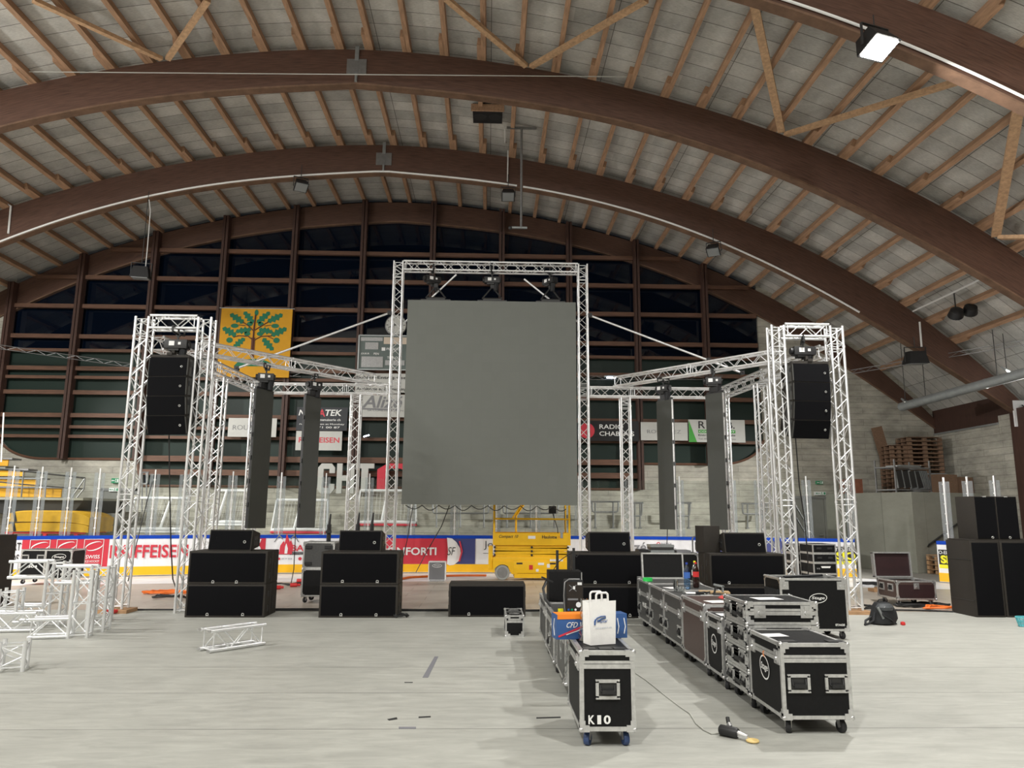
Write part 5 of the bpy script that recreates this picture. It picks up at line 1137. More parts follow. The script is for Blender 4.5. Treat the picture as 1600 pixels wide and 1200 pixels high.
def recessed_handle(t, c, face, s=1.0):
    """sprung handle in a dish; face: 'front' (-Y), 'left' (-X), 'right' (+X)"""
    R_ = {'front': 0.0, 'left': -PI / 2, 'right': PI / 2}[face]; M = Matrix.Translation(c) @ Matrix.Rotation(R_, 4, 'Z') @ Matrix.Scale(s, 4)
    mb = MB()
    for (x, z, w, h) in ((0, 0.055, 0.17, 0.022), (0, -0.055, 0.17, 0.022), (-0.074, 0, 0.022, 0.11), (0.074, 0, 0.022, 0.11)): mb.box((x, -0.006, z), (w, 0.012, h))
    for x in (-0.078, 0.078):
        for z in (-0.058, 0.058): mb.lathe([(0.006, -0.016), (0.006, -0.01)], (x, 0, z), 6, 'Y')
    mb.xform(M); o = part('handle_dish', mb, EDGE, t)
    i = MB(); i.box((0, 0.001, 0), (0.13, 0.006, 0.09)); i.xform(M); part('dish_recess', i, DSTEEL, o)
    g = MB(); g.path([(-0.05, -0.008, 0.03), (-0.05, -0.02, -0.005), (-0.045, -0.022, -0.012), (0.045, -0.022, -0.012), (0.05, -0.02, -0.005), (0.05, -0.008, 0.03)], 0.006, 6); g.box((0, -0.022, -0.014), (0.085, 0.022, 0.026)); g.xform(M); part('grip', g, BLK2, o)
def latch(t, c, face):
    R_ = {'front': 0.0, 'left': -PI / 2, 'right': PI / 2}[face]; M = Matrix.Translation(c) @ Matrix.Rotation(R_, 4, 'Z'); mb = MB()
    mb.box((0, -0.005, 0), (0.11, 0.01, 0.115)); mb.box((0, -0.012, -0.012), (0.075, 0.008, 0.06)); mb.lathe([(0.02, -0.026), (0.024, -0.014)], (0, 0, -0.012), 10, 'Y'); mb.box((0, -0.026, -0.012), (0.05, 0.008, 0.012)); mb.box((0, -0.014, 0.032), (0.045, 0.012, 0.03)); mb.xform(M); part('latch', mb, CHROME, t)
def case(label, loc, w, d, h, m=None, rz=0.0, wheels=True, lid=None, latch_front=(), latch_left=(), handles=(), logo=None, group=None, wm=None, open_top=False, wh=0.125, name='flight_case', latch_right=(), braked=False, corner=True, e=0.03):
    """flight case; front faces -Y; loc is the middle of the front bottom edge on the floor"""
    m = m or BLK; t = thing(name, label, 'flight case', loc, rz, group); z0 = wh if wheels else 0.0; z1 = h; H = z1 - z0
    mb = MB()
    if not open_top: mb.box((0, d / 2, z0 + H / 2), (w - 0.006, d - 0.006, H - 0.006))
    else:
        for (c, s_) in (((0, 0.008, z0 + H / 2), (w - 0.006, 0.012, H - 0.006)), ((0, d - 0.008, z0 + H / 2), (w - 0.006, 0.012, H - 0.006)), ((-w / 2 + 0.008, d / 2, z0 + H / 2), (0.012, d - 0.03, H - 0.006)), ((w / 2 - 0.008, d / 2, z0 + H / 2), (0.012, d - 0.03, H - 0.006)), ((0, d / 2, z0 + 0.012), (w - 0.03, d - 0.03, 0.016))): mb.box(c, s_)
    part('body', mb, m, t)
    mb = MB()
    for z in (z0, z1):
        sg = 1 if z == z0 else -1
        for y in (0, d): mb.box((0, y + (e / 2 - 0.002) * (1 if y == 0 else -1), z + sg * (e / 2 - 0.002)), (w, e, e))
        for x in (-1, 1): mb.box((x * (w / 2 - e / 2 + 0.002), d / 2, z + sg * (e / 2 - 0.002)), (e, d - 2 * e, e))
    for x in (-1, 1):
        for y in (0, d): mb.box((x * (w / 2 - e / 2 + 0.002), y + (e / 2 - 0.002) * (1 if y == 0 else -1), z0 + H / 2), (e, e, H - 2 * e))
    part('aluminium_edging', mb, EDGE, t, bevel=0.002)
    if lid:
        mb = MB(); zl = z1 - lid
        for (z, hh) in ((zl + 0.016, 0.022), (zl - 0.016, 0.034)):
            for y in (-0.001, d + 0.001): mb.box((0, y, z), (w - 0.03, 0.006, hh))
            for x in (-1, 1): mb.box((x * (w / 2 + 0.001), d / 2, z), (0.006, d - 0.03, hh))
        part('lid_seam_trim', mb, EDGE, t, label='aluminium trim where lid and base meet')
    if corner:
        for x in (-1, 1):
            for y in (0, d):
                for z in (z0, z1):
                    mb = MB(); cx, cy, cz = x * (w / 2 - 0.018), y + (0.018 if y == 0 else -0.018), z + (0.018 if z == z0 else -0.018)
                    mb.ball((x * (w / 2 - 0.008), y + (0.008 if y == 0 else -0.008), z + (0.008 if z == z0 else -0.008)), 0.021, 10)
                    mb.box((cx - x * 0.016, y + (0.012 if y == 0 else -0.012), cz), (0.075, 0.036, 0.05)); mb.box((x * (w / 2 - 0.014), cy + (0.016 if y == 0 else -0.016), cz), (0.036, 0.075, 0.05)); mb.box((cx, cy, cz + (0.02 if z == z0 else -0.02)), (0.044, 0.044, 0.075))
                    part('corner_cap', mb, CHROME, t)
    zl = z1 - (lid or 0.1)
    for x in latch_front: latch(t, (x * w / 2, 0, zl), 'front')
    for y in latch_left: latch(t, (-w / 2, y * d, zl), 'left')
    for y in latch_right: latch(t, (w / 2, y * d, zl), 'right')
    for (face, u, z) in handles:
        c = (u * w / 2, 0, z0 + z * H) if face == 'front' else (-w / 2, u * d, z0 + z * H) if face == 'left' else (w / 2, u * d, z0 + z * H)
        recessed_handle(t, c, face, 1.12)
    for lg in (logo or ()):
        face, u, z, rx_, rz_, tilt, txt, lm = lg
        if face == 'left': M = Matrix.Translation((-w / 2 - 0.004, u * d, z0 + z * H)) @ Matrix.Rotation(-PI / 2, 4, 'Z'); R_ = -PI / 2; c = (-w / 2 - 0.006, u * d, z0 + z * H)
        elif face == 'top': M = Matrix.Translation((u * w / 2, z * d, z1 + 0.003)) @ Matrix.Rotation(-PI / 2, 4, 'X'); R_ = 0; c = (u * w / 2, z * d, z1 + 0.005)
        else: M = Matrix.Translation((u * w / 2, -0.004, z0 + z * H)); R_ = 0; c = (u * w / 2, -0.006, z0 + z * H)
        mb = MB(); oval(mb, (0, 0), rx_, rz_, min(rx_, rz_) * 0.13, 0, tilt); mb.xform(M); part('logo_ring', mb, lm, t)
        text('lettering', txt, lm, t, c, rx_ * 1.45, rz_ * 0.75, rz=R_, rx=(PI / 2 if face != 'top' else 0), off=0.015, slant=0.2, ry=0.0 if face == 'top' else 0)
    if wheels:
        mb = MB(); mb.box((0, d / 2, z0 - 0.003), (w - 0.02, d - 0.02, 0.006)); part('base_board', mb, BLK, t)
        for k, (x, y) in enumerate(((-1, 0.1), (1, 0.1), (-1, d - 0.1), (1, d - 0.1))): caster(t, x * (w / 2 - 0.075), y, 0.052, (-2.0, -1.4, 0.4, 2.4)[k], wm)
    return t
LW = mat('grey_print_mark', (0.62, 0.65, 0.65), 0.5)
RX = 2.46
# right-hand row, front to back
tR1 = case('large black trunk at the front of the right row, with two dished handles', (2.76, 6.40, 0), 0.585, 0.76, 0.725, lid=0.12, latch_left=(0.1, 0.86), handles=(('front', -0.52, 0.47), ('front', 0.56, 0.47)), logo=(('left', 0.5, 0.56, 0.115, 0.1, -0.35, 'Stage', LETTERW),))
mb = MB(); mb.box((-0.18, 0.42, 0.727), (0.2, 0.16, 0.002), rz=0.15); part('paper_label', mb, WHITE, tR1)
for x in (-0.19, 0.22): mb = MB(); mb.box((x, 0.1, 0.729), (0.14, 0.1, 0.006)); part('wheel_dish', mb, DSTEEL, tR1)
mb = MB(); mb.path([(-0.2945, 0.37, 0.6), (-0.296, 0.4, 0.585), (-0.296, 0.39, 0.56), (-0.2945, 0.37, 0.55)], 0.006, 4); part('orange_mark', mb, BOXO, tR1)
hz = 0.205; zb0 = 0.125
for k in range(4):
    lb = ('lowest of the four flat cases stacked behind the front trunk, on wheels', 'third flat case from the top of the stack of four', 'second flat case from the top of the stack of four', 'topmost flat case of the stack of four, with two front latches')[k]
    z = zb0 + k * 0.212
    t = case(lb, (2.81, 7.2, z if k else 0.0), 0.69, 0.66, hz + (0.125 if k == 0 else 0), wheels=(k == 0), lid=0.085, latch_front=(-0.62, 0.68), handles=(('left', 0.2, 0.5), ('left', 0.78, 0.5)), group='flat cases stacked in the right row', e=0.026)
    mb = MB(); mb.box((-0.345, 0.33, (zb0 if k == 0 else 0) + hz / 2), (0.008, 0.14, 0.11)); part('side_plate', mb, DSTEEL, t)
    if k == 3: mb = MB(); mb.box((-0.03, 0.3, hz + 0.003), (0.26, 0.2, 0.002), rz=0.12); part('paper_label', mb, WHITE, t)
tR3 = case('black case with an oval mark between the flat case stack and the brown case', (2.74, 7.93, 0), 0.58, 0.55, 0.715, lid=0.1, latch_left=(0.12, 0.88), logo=(('left', 0.5, 0.5, 0.1, 0.1, -0.3, 'Stage', LETTERW),))
mb = MB(); mb.box((-0.1, 0.3, 0.717), (0.26, 0.2, 0.002)); part('paper_label', mb, WHITE, tR3)
tR4 = case('brown laminated case in the middle of the right row, with a red cloth on top', (2.82, 8.56, 0), 0.74, 0.96, 0.78, m=BROWNL, lid=0.13, latch_left=(0.08, 0.9), handles=())
mb = MB(); mb.box((-0.02, 0.15, 0.781), (0.3, 0.2, 0.003), rz=0.2); solo('paper_sheet', MB().box((0, 0, 0), (0.3, 0.22, 0.003)), PAPER, 'white paper sheet on the brown case', 'paper', (2.72, 8.85, 0.783), 0.2)
cl = MB(); nx, ny = 14, 10
for j in range(ny + 1):
    for i in range(nx + 1):
        u, v_ = i / nx, j / ny; cl.v.append((u * 0.42 - 0.21, v_ * 0.3 - 0.15, 0.012 + 0.03 * math.sin(u * 9) * math.sin(v_ * 7 + 1) ** 2 + 0.012))
for j in range(ny):
    for i in range(nx): a = j * (nx + 1) + i; cl.f.append((a, a + 1, a + nx + 2, a + nx + 1))
o = solo('cloth', cl, mat('red_cloth', (0.5, 0.05, 0.05), 0.8, var=0.1, scale=20), 'crumpled red cloth lying on the brown case', 'cloth', (3.0, 8.95, 0.782), 0.2); md = o.modifiers.new('Solidify', 'SOLIDIFY'); md.thickness = 0.006
for lb, y, d, h in (('grey flight case next behind the brown case, the papers lying on it', 9.62, 0.96, 0.73), ('grey flight case second behind the brown case, under the bottles', 10.62, 0.86, 0.735), ('rearmost grey flight case of the right row, with a green tape roll on it', 11.52, 0.84, 0.74)):
    t = case(lb, (2.87, y, 0), 0.80, d, h, m=GREYL, lid=0.2, latch_left=(0.12, 0.86), handles=(('left', 0.12, 0.3), ('left', 0.86, 0.3)), group='grey cases of the right row')
    if y > 11: text('lettering', 'MUSE', LETTERW, t, (-0.405, 0.36, 0.38), 0.28, 0.075, rz=-PI / 2, off=0.03)
# left-hand row
tK = case('black flight case at the front of the left row, with K10 stencilled in white', (0.955, 6.08, 0), 0.435, 0.86, 0.72, lid=0.1, handles=(('front', 0.0, 0.52),), latch_left=(0.12, 0.85), wm=BLUEW, e=0.034)
for ch, x0, x1 in (('K', -0.155, -0.105), ('1', -0.085, -0.055), ('0', -0.035, 0.02)):
    text('lettering', ch, LETTERW, tK, ((x0 + x1) / 2, -0.006, 0.21), x1 - x0, 0.066, off=0.03 if ch != '1' else 0.012)
for x in (-0.13, 0.0, 0.12): mb = MB(); mb.box((x, 0.1, 0.724), (0.1, 0.09, 0.006)); part('wheel_dish', mb, DSTEEL, tK)
tL2 = case('open topped grey case full of cables behind the K10 case', (1.03, 7.62, 0), 0.50, 0.92, 0.66, m=GREYL, open_top=True, latch_left=(0.15, 0.85), logo=(('left', 0.45, 0.5, 0.1, 0.1, 0.2, 'Stage', LW),))
mb = MB(); rng = random.Random(4)
for k in range(16):
    x, y = rng.uniform(-0.16, 0.16), rng.uniform(0.12, 0.8); r = rng.uniform(0.05, 0.1); mb.path([(x + r * math.cos(a), y + r * math.sin(a), 0.5 + 0.1 * rng.random() + 0.01 * a) for a in [i * 0.7 for i in range(14)]], 0.012, 5)
mb.box((0, 0.46, 0.45), (0.46, 0.86, 0.1)); o = solo('cable_heap', mb, BAGB, 'heap of coiled cables filling the open grey case', 'cables', (1.03, 7.62, 0)); o['kind'] = 'stuff'
for k, (x, y, m_) in enumerate(((1.08, 7.95, REDP), (0.98, 7.82, WHITE), (1.12, 8.15, WHITE))):
    mb = MB(); mb.tube((0, 0, 0), (0.1, 0.05, 0.03), 0.022, 8); solo('cable_plug', mb, m_, ('red plug lying on the cables in the open grey case', 'white plug nearest the blue carton, on the cables', 'white plug farther back on the cables')[k], 'plug', (x, y, 0.655))
case('grey case with an oval mark, third in the left row', (1.02, 8.72, 0), 0.52, 1.05, 0.65, m=GREYL, lid=0.12, latch_left=(0.12, 0.88), handles=(('left', 0.5, 0.3),), logo=(('left', 0.4, 0.5, 0.1, 0.1, 0.2, 'Stage', LW),))
case('rearmost grey case of the left row, under the black rack with antennas', (1.02, 9.84, 0), 0.52, 1.1, 0.65, m=GREYL, lid=0.12, latch_left=(0.12, 0.88))
# large open trunk behind the flat cases
ang = -0.03
tT = case('large open black trunk with an oval mark, behind the flat case stack', (4.79, 11.3 - 0.28, 0), 0.99, 0.62, 0.865, rz=0.0, open_top=True, latch_front=(-0.86, 0.82), handles=(('left', 0.25, 0.62), ('left', 0.75, 0.62)), logo=(('front', 0.12, 0.62, 0.135, 0.07, 0.12, 'Stage', LETTERW),))
text('lettering', 'STAGE', LETTERW, tT, (0.36, -0.006, 0.21), 0.14, 0.03, off=0.03)
mb = MB(); mb.box((0.1, 0.3, 0.78), (0.5, 0.4, 0.12)); mb.box((-0.25, 0.3, 0.74), (0.3, 0.4, 0.1)); mb.tube((-0.35, 0.2, 0.87), (0.3, 0.35, 0.885), 0.02, 6); mb.box((-0.1, 0.3, 0.5), (0.85, 0.5, 0.4)); solo('equipment_load', mb, BAGB, 'dark equipment filling the large open trunk', 'equipment', (4.79, 11.02, 0))
# small case on the floor by the single subwoofer
tS = case('small low black case on the floor in front of the single subwoofer', (0.41, 11.25, 0), 0.27, 0.8, 0.3, wheels=False, lid=0.07, logo=(('top', 0.0, 0.25, 0.075, 0.055, 0, 'Stage', LETTERW), ('top', 0.0, 0.72, 0.075, 0.055, 0, 'Stage', LETTERW)), e=0.022)
mb = MB(); mb.box((0, 0.4, 0.301), (0.24, 0.02, 0.004)); part('lid_joint', mb, EDGE, tS)
# case behind second stack with microphone stand bases on it
x0 = on(482, 932, 0.12)[0]
tB = case('tall black case with wheels behind the second subwoofer stack, lower of two', (-3.38, 15.2, 0), 0.62, 0.6, 0.66, corner=True); 
t = case('upper black equipment case on the one behind the second stack', (-3.38, 15.22, 0.662), 0.62, 0.56, 0.52, wheels=False, m=GREYL)
for z in (0.42, 0.1):
    for x in (-0.2, 0.18): mb = MB(); mb.box((x, -0.01, z), (0.13, 0.02, 0.06)); part('dark_grip', mb, BLK2, t)
for k, (px, ptop, pbot, Y) in enumerate(((514, 803, 846, 15.45), (559, 801, 846, 16.2), (581, 801, 846, 16.2))):
    x = at(px, 830, Y)[0]; z1 = at(px, ptop, Y)[2]; z0 = 1.182 if k == 0 else 1.13
    mb = MB(); mb.tube((0, 0, 0), (0, 0, (z1 - z0) * 0.62), 0.045, 8); mb.tube((0, 0, (z1 - z0) * 0.62), (0.02, 0, z1 - z0), 0.03, 8, 0.015); mb.box((0, -0.03, (z1 - z0) * 0.35), (0.1, 0.1, 0.05)); mb.box((0, -0.05, 0.3), (0.03, 0.02, 0.05)); 
    solo('folded_stand', mb, BLK2, ('folded black stand on the case behind the second stack', 'left of two folded black stands behind the second wedge', 'right of two folded black stands behind the second wedge')[k], 'stand', (x, Y, z0))
case('low case hidden behind the second subwoofer stack, carrying the two folded stands', (-2.62, 15.9, 0), 0.8, 0.6, 1.13, corner=False)
# black case with lettering in front of the red board at left
p = on(80, 905)
tc_ = case('black wheeled trunk in front of the red board at left', (-10.75, 18.75, 0), 1.22, 0.62, 0.82, rz=0.0, wheels=True, handles=(('front', -0.82, 0.72), ('front', -0.2, 0.72)), logo=(('front', 0.5, 0.75, 0.17, 0.075, 0.1, 'Stage', LETTERW),))
mb = MB(); mb.box((-0.02, -0.003, 0.47), (0.05, 0.006, 0.66)); part('centre_trim', mb, EDGE, tc_); text('lettering', '304', LETTERW, tc_, (-0.3, -0.006, 0.42), 0.22, 0.06, off=0.03); text('lettering', '174 88', LETTERW, tc_, (0.35, -0.006, 0.24), 0.25, 0.06)
# small amplifier by the boards
t = thing('combo_amplifier', 'small grey guitar amplifier with white edging on the ice before the red board', 'amplifier', (at(683, 880, 20.35)[0], 20.35, -0.03))
mb = MB(); mb.box((0, 0.15, 0.26), (0.47, 0.3, 0.5)); part('cabinet', mb, WHITE, t, bevel=0.03); mb = MB(); mb.box((0, -0.004, 0.26), (0.42, 0.016, 0.45)); part('grille', mb, GREYP, t, bevel=0.006)
mb = MB(); oval(mb, (0, 0.4), 0.13, 0.05, 0.012, -0.016); part('badge', mb, WHITE, t); text('lettering', 'Stage', WHITE, t, (0, -0.016, 0.4), 0.16, 0.05)
for x in (-0.18, 0.18): mb = MB(); mb.box((x, 0.15, 0.005), (0.04, 0.2, 0.012)); part('foot', mb, RUB, t)
# amp racks behind the right tower
xr = at(1283, 880, 16.6)[0]
for k, (z, h) in enumerate(((0.0, 0.50), (0.502, 0.24), (0.744, 0.2), (0.946, 0.2))):
    lb = ('lowest rack of the tower of amp racks, with a white oval mark', 'second rack from the bottom in the amp rack tower, with white lettering', 'third rack from the bottom in the amp rack tower', 'topmost rack of the amp rack tower behind the right tower')[k]
    t = case(lb, (xr, 16.4, z), 0.52, 0.7, h + 0.0, wheels=(k == 0), corner=False, e=0.024, group='amp racks', logo=((('front', 0.0, 0.6, 0.17, 0.07, 0.1, 'Stage', LETTERW),) if k == 0 else None))
    if k > 1:
        for x in (-0.12, 0.12): mb = MB(); mb.box((x, -0.008, h * 0.55), (0.1, 0.016, h * 0.2)); part('fan_grille', mb, DSTEEL, t)
    if k == 1: mb = MB(); mb.prism([(-0.1, 0.17), (0.12, 0.17), (0.1, 0.13), (-0.08, 0.13)], -0.006, -0.002); part('emblem', mb, LETTERW, t); text('lettering', 'V12', LETTERW, t, (-0.16, -0.006, 0.12), 0.07, 0.03)
xr2 = at(1256, 880, 17.2)[0]
for k, (z, h) in enumerate(((0.0, 0.4), (0.402, 0.3), (0.704, 0.2), (0.906, 0.2))):
    case(('lowest', 'second', 'third', 'topmost')[k] + ' narrow rack from the bottom in the column left of the amp racks', (xr2, 17.2, z), 0.42, 0.5, h, wheels=(k == 0), corner=False, group='narrow racks')
# open case at right with dark red lining
t = case('small wheeled case standing open with a dark red lining, right of the right tower', (8.53, 14.85, 0), 0.79, 0.75, 0.50, m=BROWNL, open_top=True, wh=0.14, latch_front=(0.0,), handles=(('left', 0.3, 0.6), ('left', 0.75, 0.6)))
mb = MB(); mb.box((0, -0.003, 0.3), (0.7, 0.006, 0.26)); part('front_panel', mb, BURG, t); mb = MB(); mb.box((0, 0.37, 0.3), (0.74, 0.7, 0.2)); part('tray', mb, BLK2, t)
ld = MB(); ld.box((0, 0, 0.27), (0.74, 0.05, 0.5)); M = Matrix.Translation((-0.05, 0.76, 0.49)) @ Matrix.Rotation(-0.06, 4, 'X'); ld.xform(M); lo = part('lid', ld, BURG, t)
le = MB()
for (c, s_) in (((0, -0.01, 0.03), (0.8, 0.1, 0.03)), ((0, -0.01, 0.52), (0.8, 0.1, 0.03)), ((-0.385, -0.01, 0.27), (0.03, 0.1, 0.5)), ((0.385, -0.01, 0.27), (0.03, 0.1, 0.5))): le.box(c, s_)
le.xform(M); part('lid_edging', le, EDGE, lo)
# open lid case and rack behind the bottles
t = case('case with its black lid raised, behind the bottles', (2.95, 12.45, 0), 0.74, 0.55, 0.72, corner=False, open_top=True)
M = Matrix.Translation((-0.02, 0.12, 0.73)) @ Matrix.Rotation(-0.12, 4, 'X'); ld = MB(); ld.box((0, 0, 0.2), (0.66, 0.05, 0.38)); ld.xform(M); lo = part('lid', ld, BLK, t); le = MB()
for (c, s_) in (((0, 0, 0.0), (0.7, 0.07, 0.025)), ((0, 0, 0.4), (0.7, 0.07, 0.025)), ((-0.34, 0, 0.2), (0.025, 0.07, 0.4)), ((0.34, 0, 0.2), (0.025, 0.07, 0.4))): le.box(c, s_)
le.xform(M); part('lid_edging', le, EDGE, lo)
t = case('equipment rack with grey units behind the raised lid, in front of the white board', (at(1045, 880, 15.6)[0], 15.6, 0), 1.25, 0.6, 0.98, corner=True, logo=(('front', -0.75, 0.78, 0.09, 0.09, 0.3, 'S', LETTERW),))
for k, (z, x, w_, m_) in enumerate(((1.03, -0.1, 0.5, MACR), (1.09, -0.1, 0.48, DSTEEL), (1.14, -0.1, 0.5, MACR), (1.02, 0.35, 0.3, GREYP), (1.03, -0.5, 0.2, BLK2))):
    mb = MB(); mb.box((0, 0, 0), (w_, 0.4, 0.05)); solo('rack_unit', mb, m_, ('lowest grey unit', 'dark middle unit', 'top grey unit', 'small grey unit at the right', 'small black unit at the left')[k] + ' on the equipment rack behind the raised lid', 'rack unit', (at(1045, 880, 15.6)[0] + x, 15.9, z - 0.022 if k < 3 else z - 0.014))
mb = MB(); mb.path([(-0.16, 0, 0.0), (-0.16, 0, 0.3), (-0.12, 0, 0.34), (0.12, 0, 0.34), (0.16, 0, 0.3), (0.16, 0, 0)], 0.016, 6); mb.box((0.02, 0.02, 0.14), (0.24, 0.04, 0.16)); solo('cart_handle', mb, STEEL, 'grey push handle with a dark plate on the rack beside the brown subwoofer side', 'handle', (at(1095, 880, 15.7)[0], 15.7, 0.98))

# ================================================================ THE YELLOW SCISSOR LIFT
lx0, lx1 = at(770, 880, 20.35)[0], at(892, 880, 20.35)[0]; LW_ = lx1 - lx0
L = thing('scissor_lift', 'yellow scissor lift parked under the right half of the big screen', 'lift', (lx0, 20.35, -0.006)); D_ = 1.15
zp = lambda py: at(800, py, 20.3)[2] + 0.006
zT0, zT1 = zp(852), zp(833)                                        # toe board of the platform
mb = MB(); mb.span((0, 0.02, zT0), (LW_, 0.06, zT1)); mb.span((0, D_ - 0.06, zT0), (LW_, D_ - 0.02, zT1)); mb.span((0, 0.06, zT0), (0.04, D_ - 0.06, zT1)); mb.span((LW_ - 0.04, 0.06, zT0), (LW_, D_ - 0.06, zT1)); mb.span((0.04, 0.06, zT0), (LW_ - 0.04, D_ - 0.06, zT0 + 0.05)); part('platform', mb, LIFTY, L)
zB = zp(871)
for k in range(4):
    za = zB + (zT0 - zB) * k / 4; zb2 = zB + (zT0 - zB) * (k + 1) / 4
    for y in (0.12, D_ - 0.12):
        mb = MB(); a, b_ = (za + 0.03, zb2 - 0.03) if k % 2 == 0 else (zb2 - 0.03, za + 0.03); mb.prism([(0.06, a - 0.045), (LW_ - 0.08, b_ - 0.045), (LW_ - 0.08, b_ + 0.045), (0.06, a + 0.045)], y - 0.03, y + 0.03); part('scissor_arm', mb, LIFTY, L)
for x in (0.05, LW_ / 2, LW_ - 0.07):
    for k in range(3):
        z = zB + (zT0 - zB) * (0.18 + 0.32 * k); mb = MB(); mb.tube((x, 0.05, z), (x, 0.1, z), 0.03, 10); part('pivot', mb, BLK2, L)
mb = MB(); mb.span((0.0, 0.05, zp(881)), (LW_, D_ - 0.05, zB)); part('chassis_beam', mb, LIFTY, L, bevel=0.01)
mb = MB(); zc = zp(877)
mb.prism([(0.0, 0.2), (0.0, zc), (0.66, zc), (0.66, 0.16), (0.52, 0.16)] + [(0.26 + 0.235 * math.cos(a), 0.18 + 0.235 * math.sin(a)) for a in [PI * i / 12 for i in range(0, 13)]], 0.03, 0.16); part('wheel_arch', mb, LIFTY, L)
mb = MB(); mb.span((0.56, 0.02, zp(896)), (LW_ - 0.02, D_ - 0.02, zc)); part('battery_door', mb, LIFTY, L, bevel=0.008); mb = MB(); mb.span((0.58, 0.04, 0.06), (LW_ - 0.3, D_ - 0.04, zp(896) - 0.01)); part('pothole_guard', mb, LIFTY, L)
for x in (0.26, LW_ - 0.25):
    for y in (0.04, D_ - 0.16):
        mb = MB(); mb.lathe([(0.1, 0), (0.19, 0), (0.2, 0.02), (0.2, 0.12), (0.19, 0.14), (0.1, 0.14)], (x, y, 0.2), 24, 'Y'); w_ = part('wheel', mb, mat('grey_tyre', (0.33, 0.34, 0.33), 0.7), L); mb = MB(); mb.lathe([(0.02, -0.01), (0.135, -0.006), (0.15, 0.008)], (x, y, 0.2), 24, 'Y'); part('rim', mb, STEEL, w_)
mb = MB(); mb.box((-0.06, 0.35, 0.58), (0.12, 0.5, 0.62)); part('ladder_box', mb, LIFTY, L, bevel=0.03)
for x, w_, z, h_, m_, nm in ((0.72, 0.16, zc - 0.06, 0.04, BLK2, 'vent'), (1.62, 0.16, zc - 0.06, 0.04, BLK2, 'vent'), (1.03, 0.1, zc - 0.16, 0.12, REDP, 'switch_panel'), (1.3, 0.16, zc - 0.07, 0.06, WHITE, 'sticker'), (1.5, 0.08, zc - 0.12, 0.1, WHITE, 'sticker'), (1.2, 0.07, zc - 0.24, 0.07, WHITE, 'sticker')):
    mb = MB(); mb.box((x, 0.016, z), (w_, 0.014, h_)); part(nm, mb, m_, L)
mb = MB(); mb.box((1.05, 0.014, (zT0 + zT1) / 2 + 0.05), (0.2, 0.012, 0.08)); part('sticker', mb, WHITE, L); mb = MB(); mb.box((1.72, 0.04, (zB + zp(881)) / 2), (0.36, 0.03, 0.07)); part('warning_strip', mb, WHITE, L)
zl = zT1 - 0.1; text('lettering', 'Compact 10', BLACKP, L, (0.42, 0.012, zl), 0.52, 0.1, slant=0.3, off=0.012); text('lettering', 'Haulotte', BLACKP, L, (1.53, 0.012, zl), 0.4, 0.085, off=0.02); text('lettering', '10', BOXO, L, (1.81, 0.012, zl), 0.08, 0.06)
zr = zT1 + 1.02
for y in (0.04, D_ - 0.04):
    mb = MB(); mb.tube((0.02, y, zr), (LW_ - 0.02, y, zr), 0.022, 8); part('top_rail', mb, LIFTY, L); mb = MB(); mb.tube((0.02, y, zp(811)), (LW_ - 0.02, y, zp(811)), 0.02, 8); part('middle_rail', mb, LIFTY, L)
for x in (0.03, LW_ - 0.03):
    for y in (0.04, D_ - 0.04): mb = MB(); mb.box((x, y, (zT0 + zr) / 2), (0.05, 0.045, zr - zT0)); part('rail_post', mb, LIFTY, L)
mb = MB(); mb.tube((0.66, D_ - 0.05, zT1), (0.66, D_ - 0.05, zp(806)), 0.028, 8); mb.tube((0.66, D_ - 0.05, zp(806)), (0.9, D_ - 0.05, zp(786)), 0.028, 8); mb.tube((0.56, D_ - 0.08, zp(810)), (0.82, D_ - 0.08, zp(787)), 0.022, 8); part('gate_frame', mb, LIFTY, L)
mb = MB(); mb.box((1.62, 0.09, zp(796)), (0.2, 0.12, 0.2)); part('control_box', mb, BLK2, L); mb = MB(); mb.path([(1.62, 0.1, zp(800)), (1.68, 0.06, zp(812)), (1.75, 0.02, zp(825)), (1.77, 0.05, zp(834))], 0.012, 5); part('control_cable', mb, CABLE, L)
mb = MB(); mb.box((1.86, 0.0, zp(834)), (0.07, 0.03, 0.22)); part('document_holder', mb, MACR, L); mb = MB(); mb.tube((1.95, 0.1, zp(790)), (1.97, 0.05, zp(832)), 0.01, 5); part('hanging_cable', mb, CABLE, L)

# ================================================================ THINGS ON THE CASES
zK = 0.721
t = thing('paper_bag', 'white paper carrier bag with a blue mark, standing on the K10 case', 'bag', (0.945, 6.42, zK), 0.35)
mb = MB(); w_, d_, h_ = 0.235, 0.13, 0.345
mb.add([(-w_ / 2, -d_ / 2, 0), (w_ / 2, -d_ / 2, 0), (w_ / 2, d_ / 2, 0), (-w_ / 2, d_ / 2, 0), (-w_ / 2 - 0.008, -d_ / 2 - 0.004, h_), (w_ / 2 + 0.006, -d_ / 2 - 0.006, h_ + 0.006), (w_ / 2 + 0.004, d_ / 2, h_ + 0.008), (-w_ / 2 - 0.004, d_ / 2, h_), (-w_ / 2 + 0.022, 0, h_ * 0.95), (w_ / 2 - 0.022, 0, h_ * 0.95), (-w_ / 2 + 0.008, 0, h_ * 0.5), (w_ / 2 - 0.008, 0, h_ * 0.5)],
       [(0, 3, 2, 1), (0, 1, 5, 4), (2, 3, 7, 6), (0, 4, 8, 10), (3, 10, 8, 7), (0, 10, 3), (1, 11, 9, 5), (2, 6, 9, 11), (1, 2, 11)])
o = part('bag_body', mb, PAPER, t, smooth=False); md = o.modifiers.new('Solidify', 'SOLIDIFY'); md.thickness = 0.003
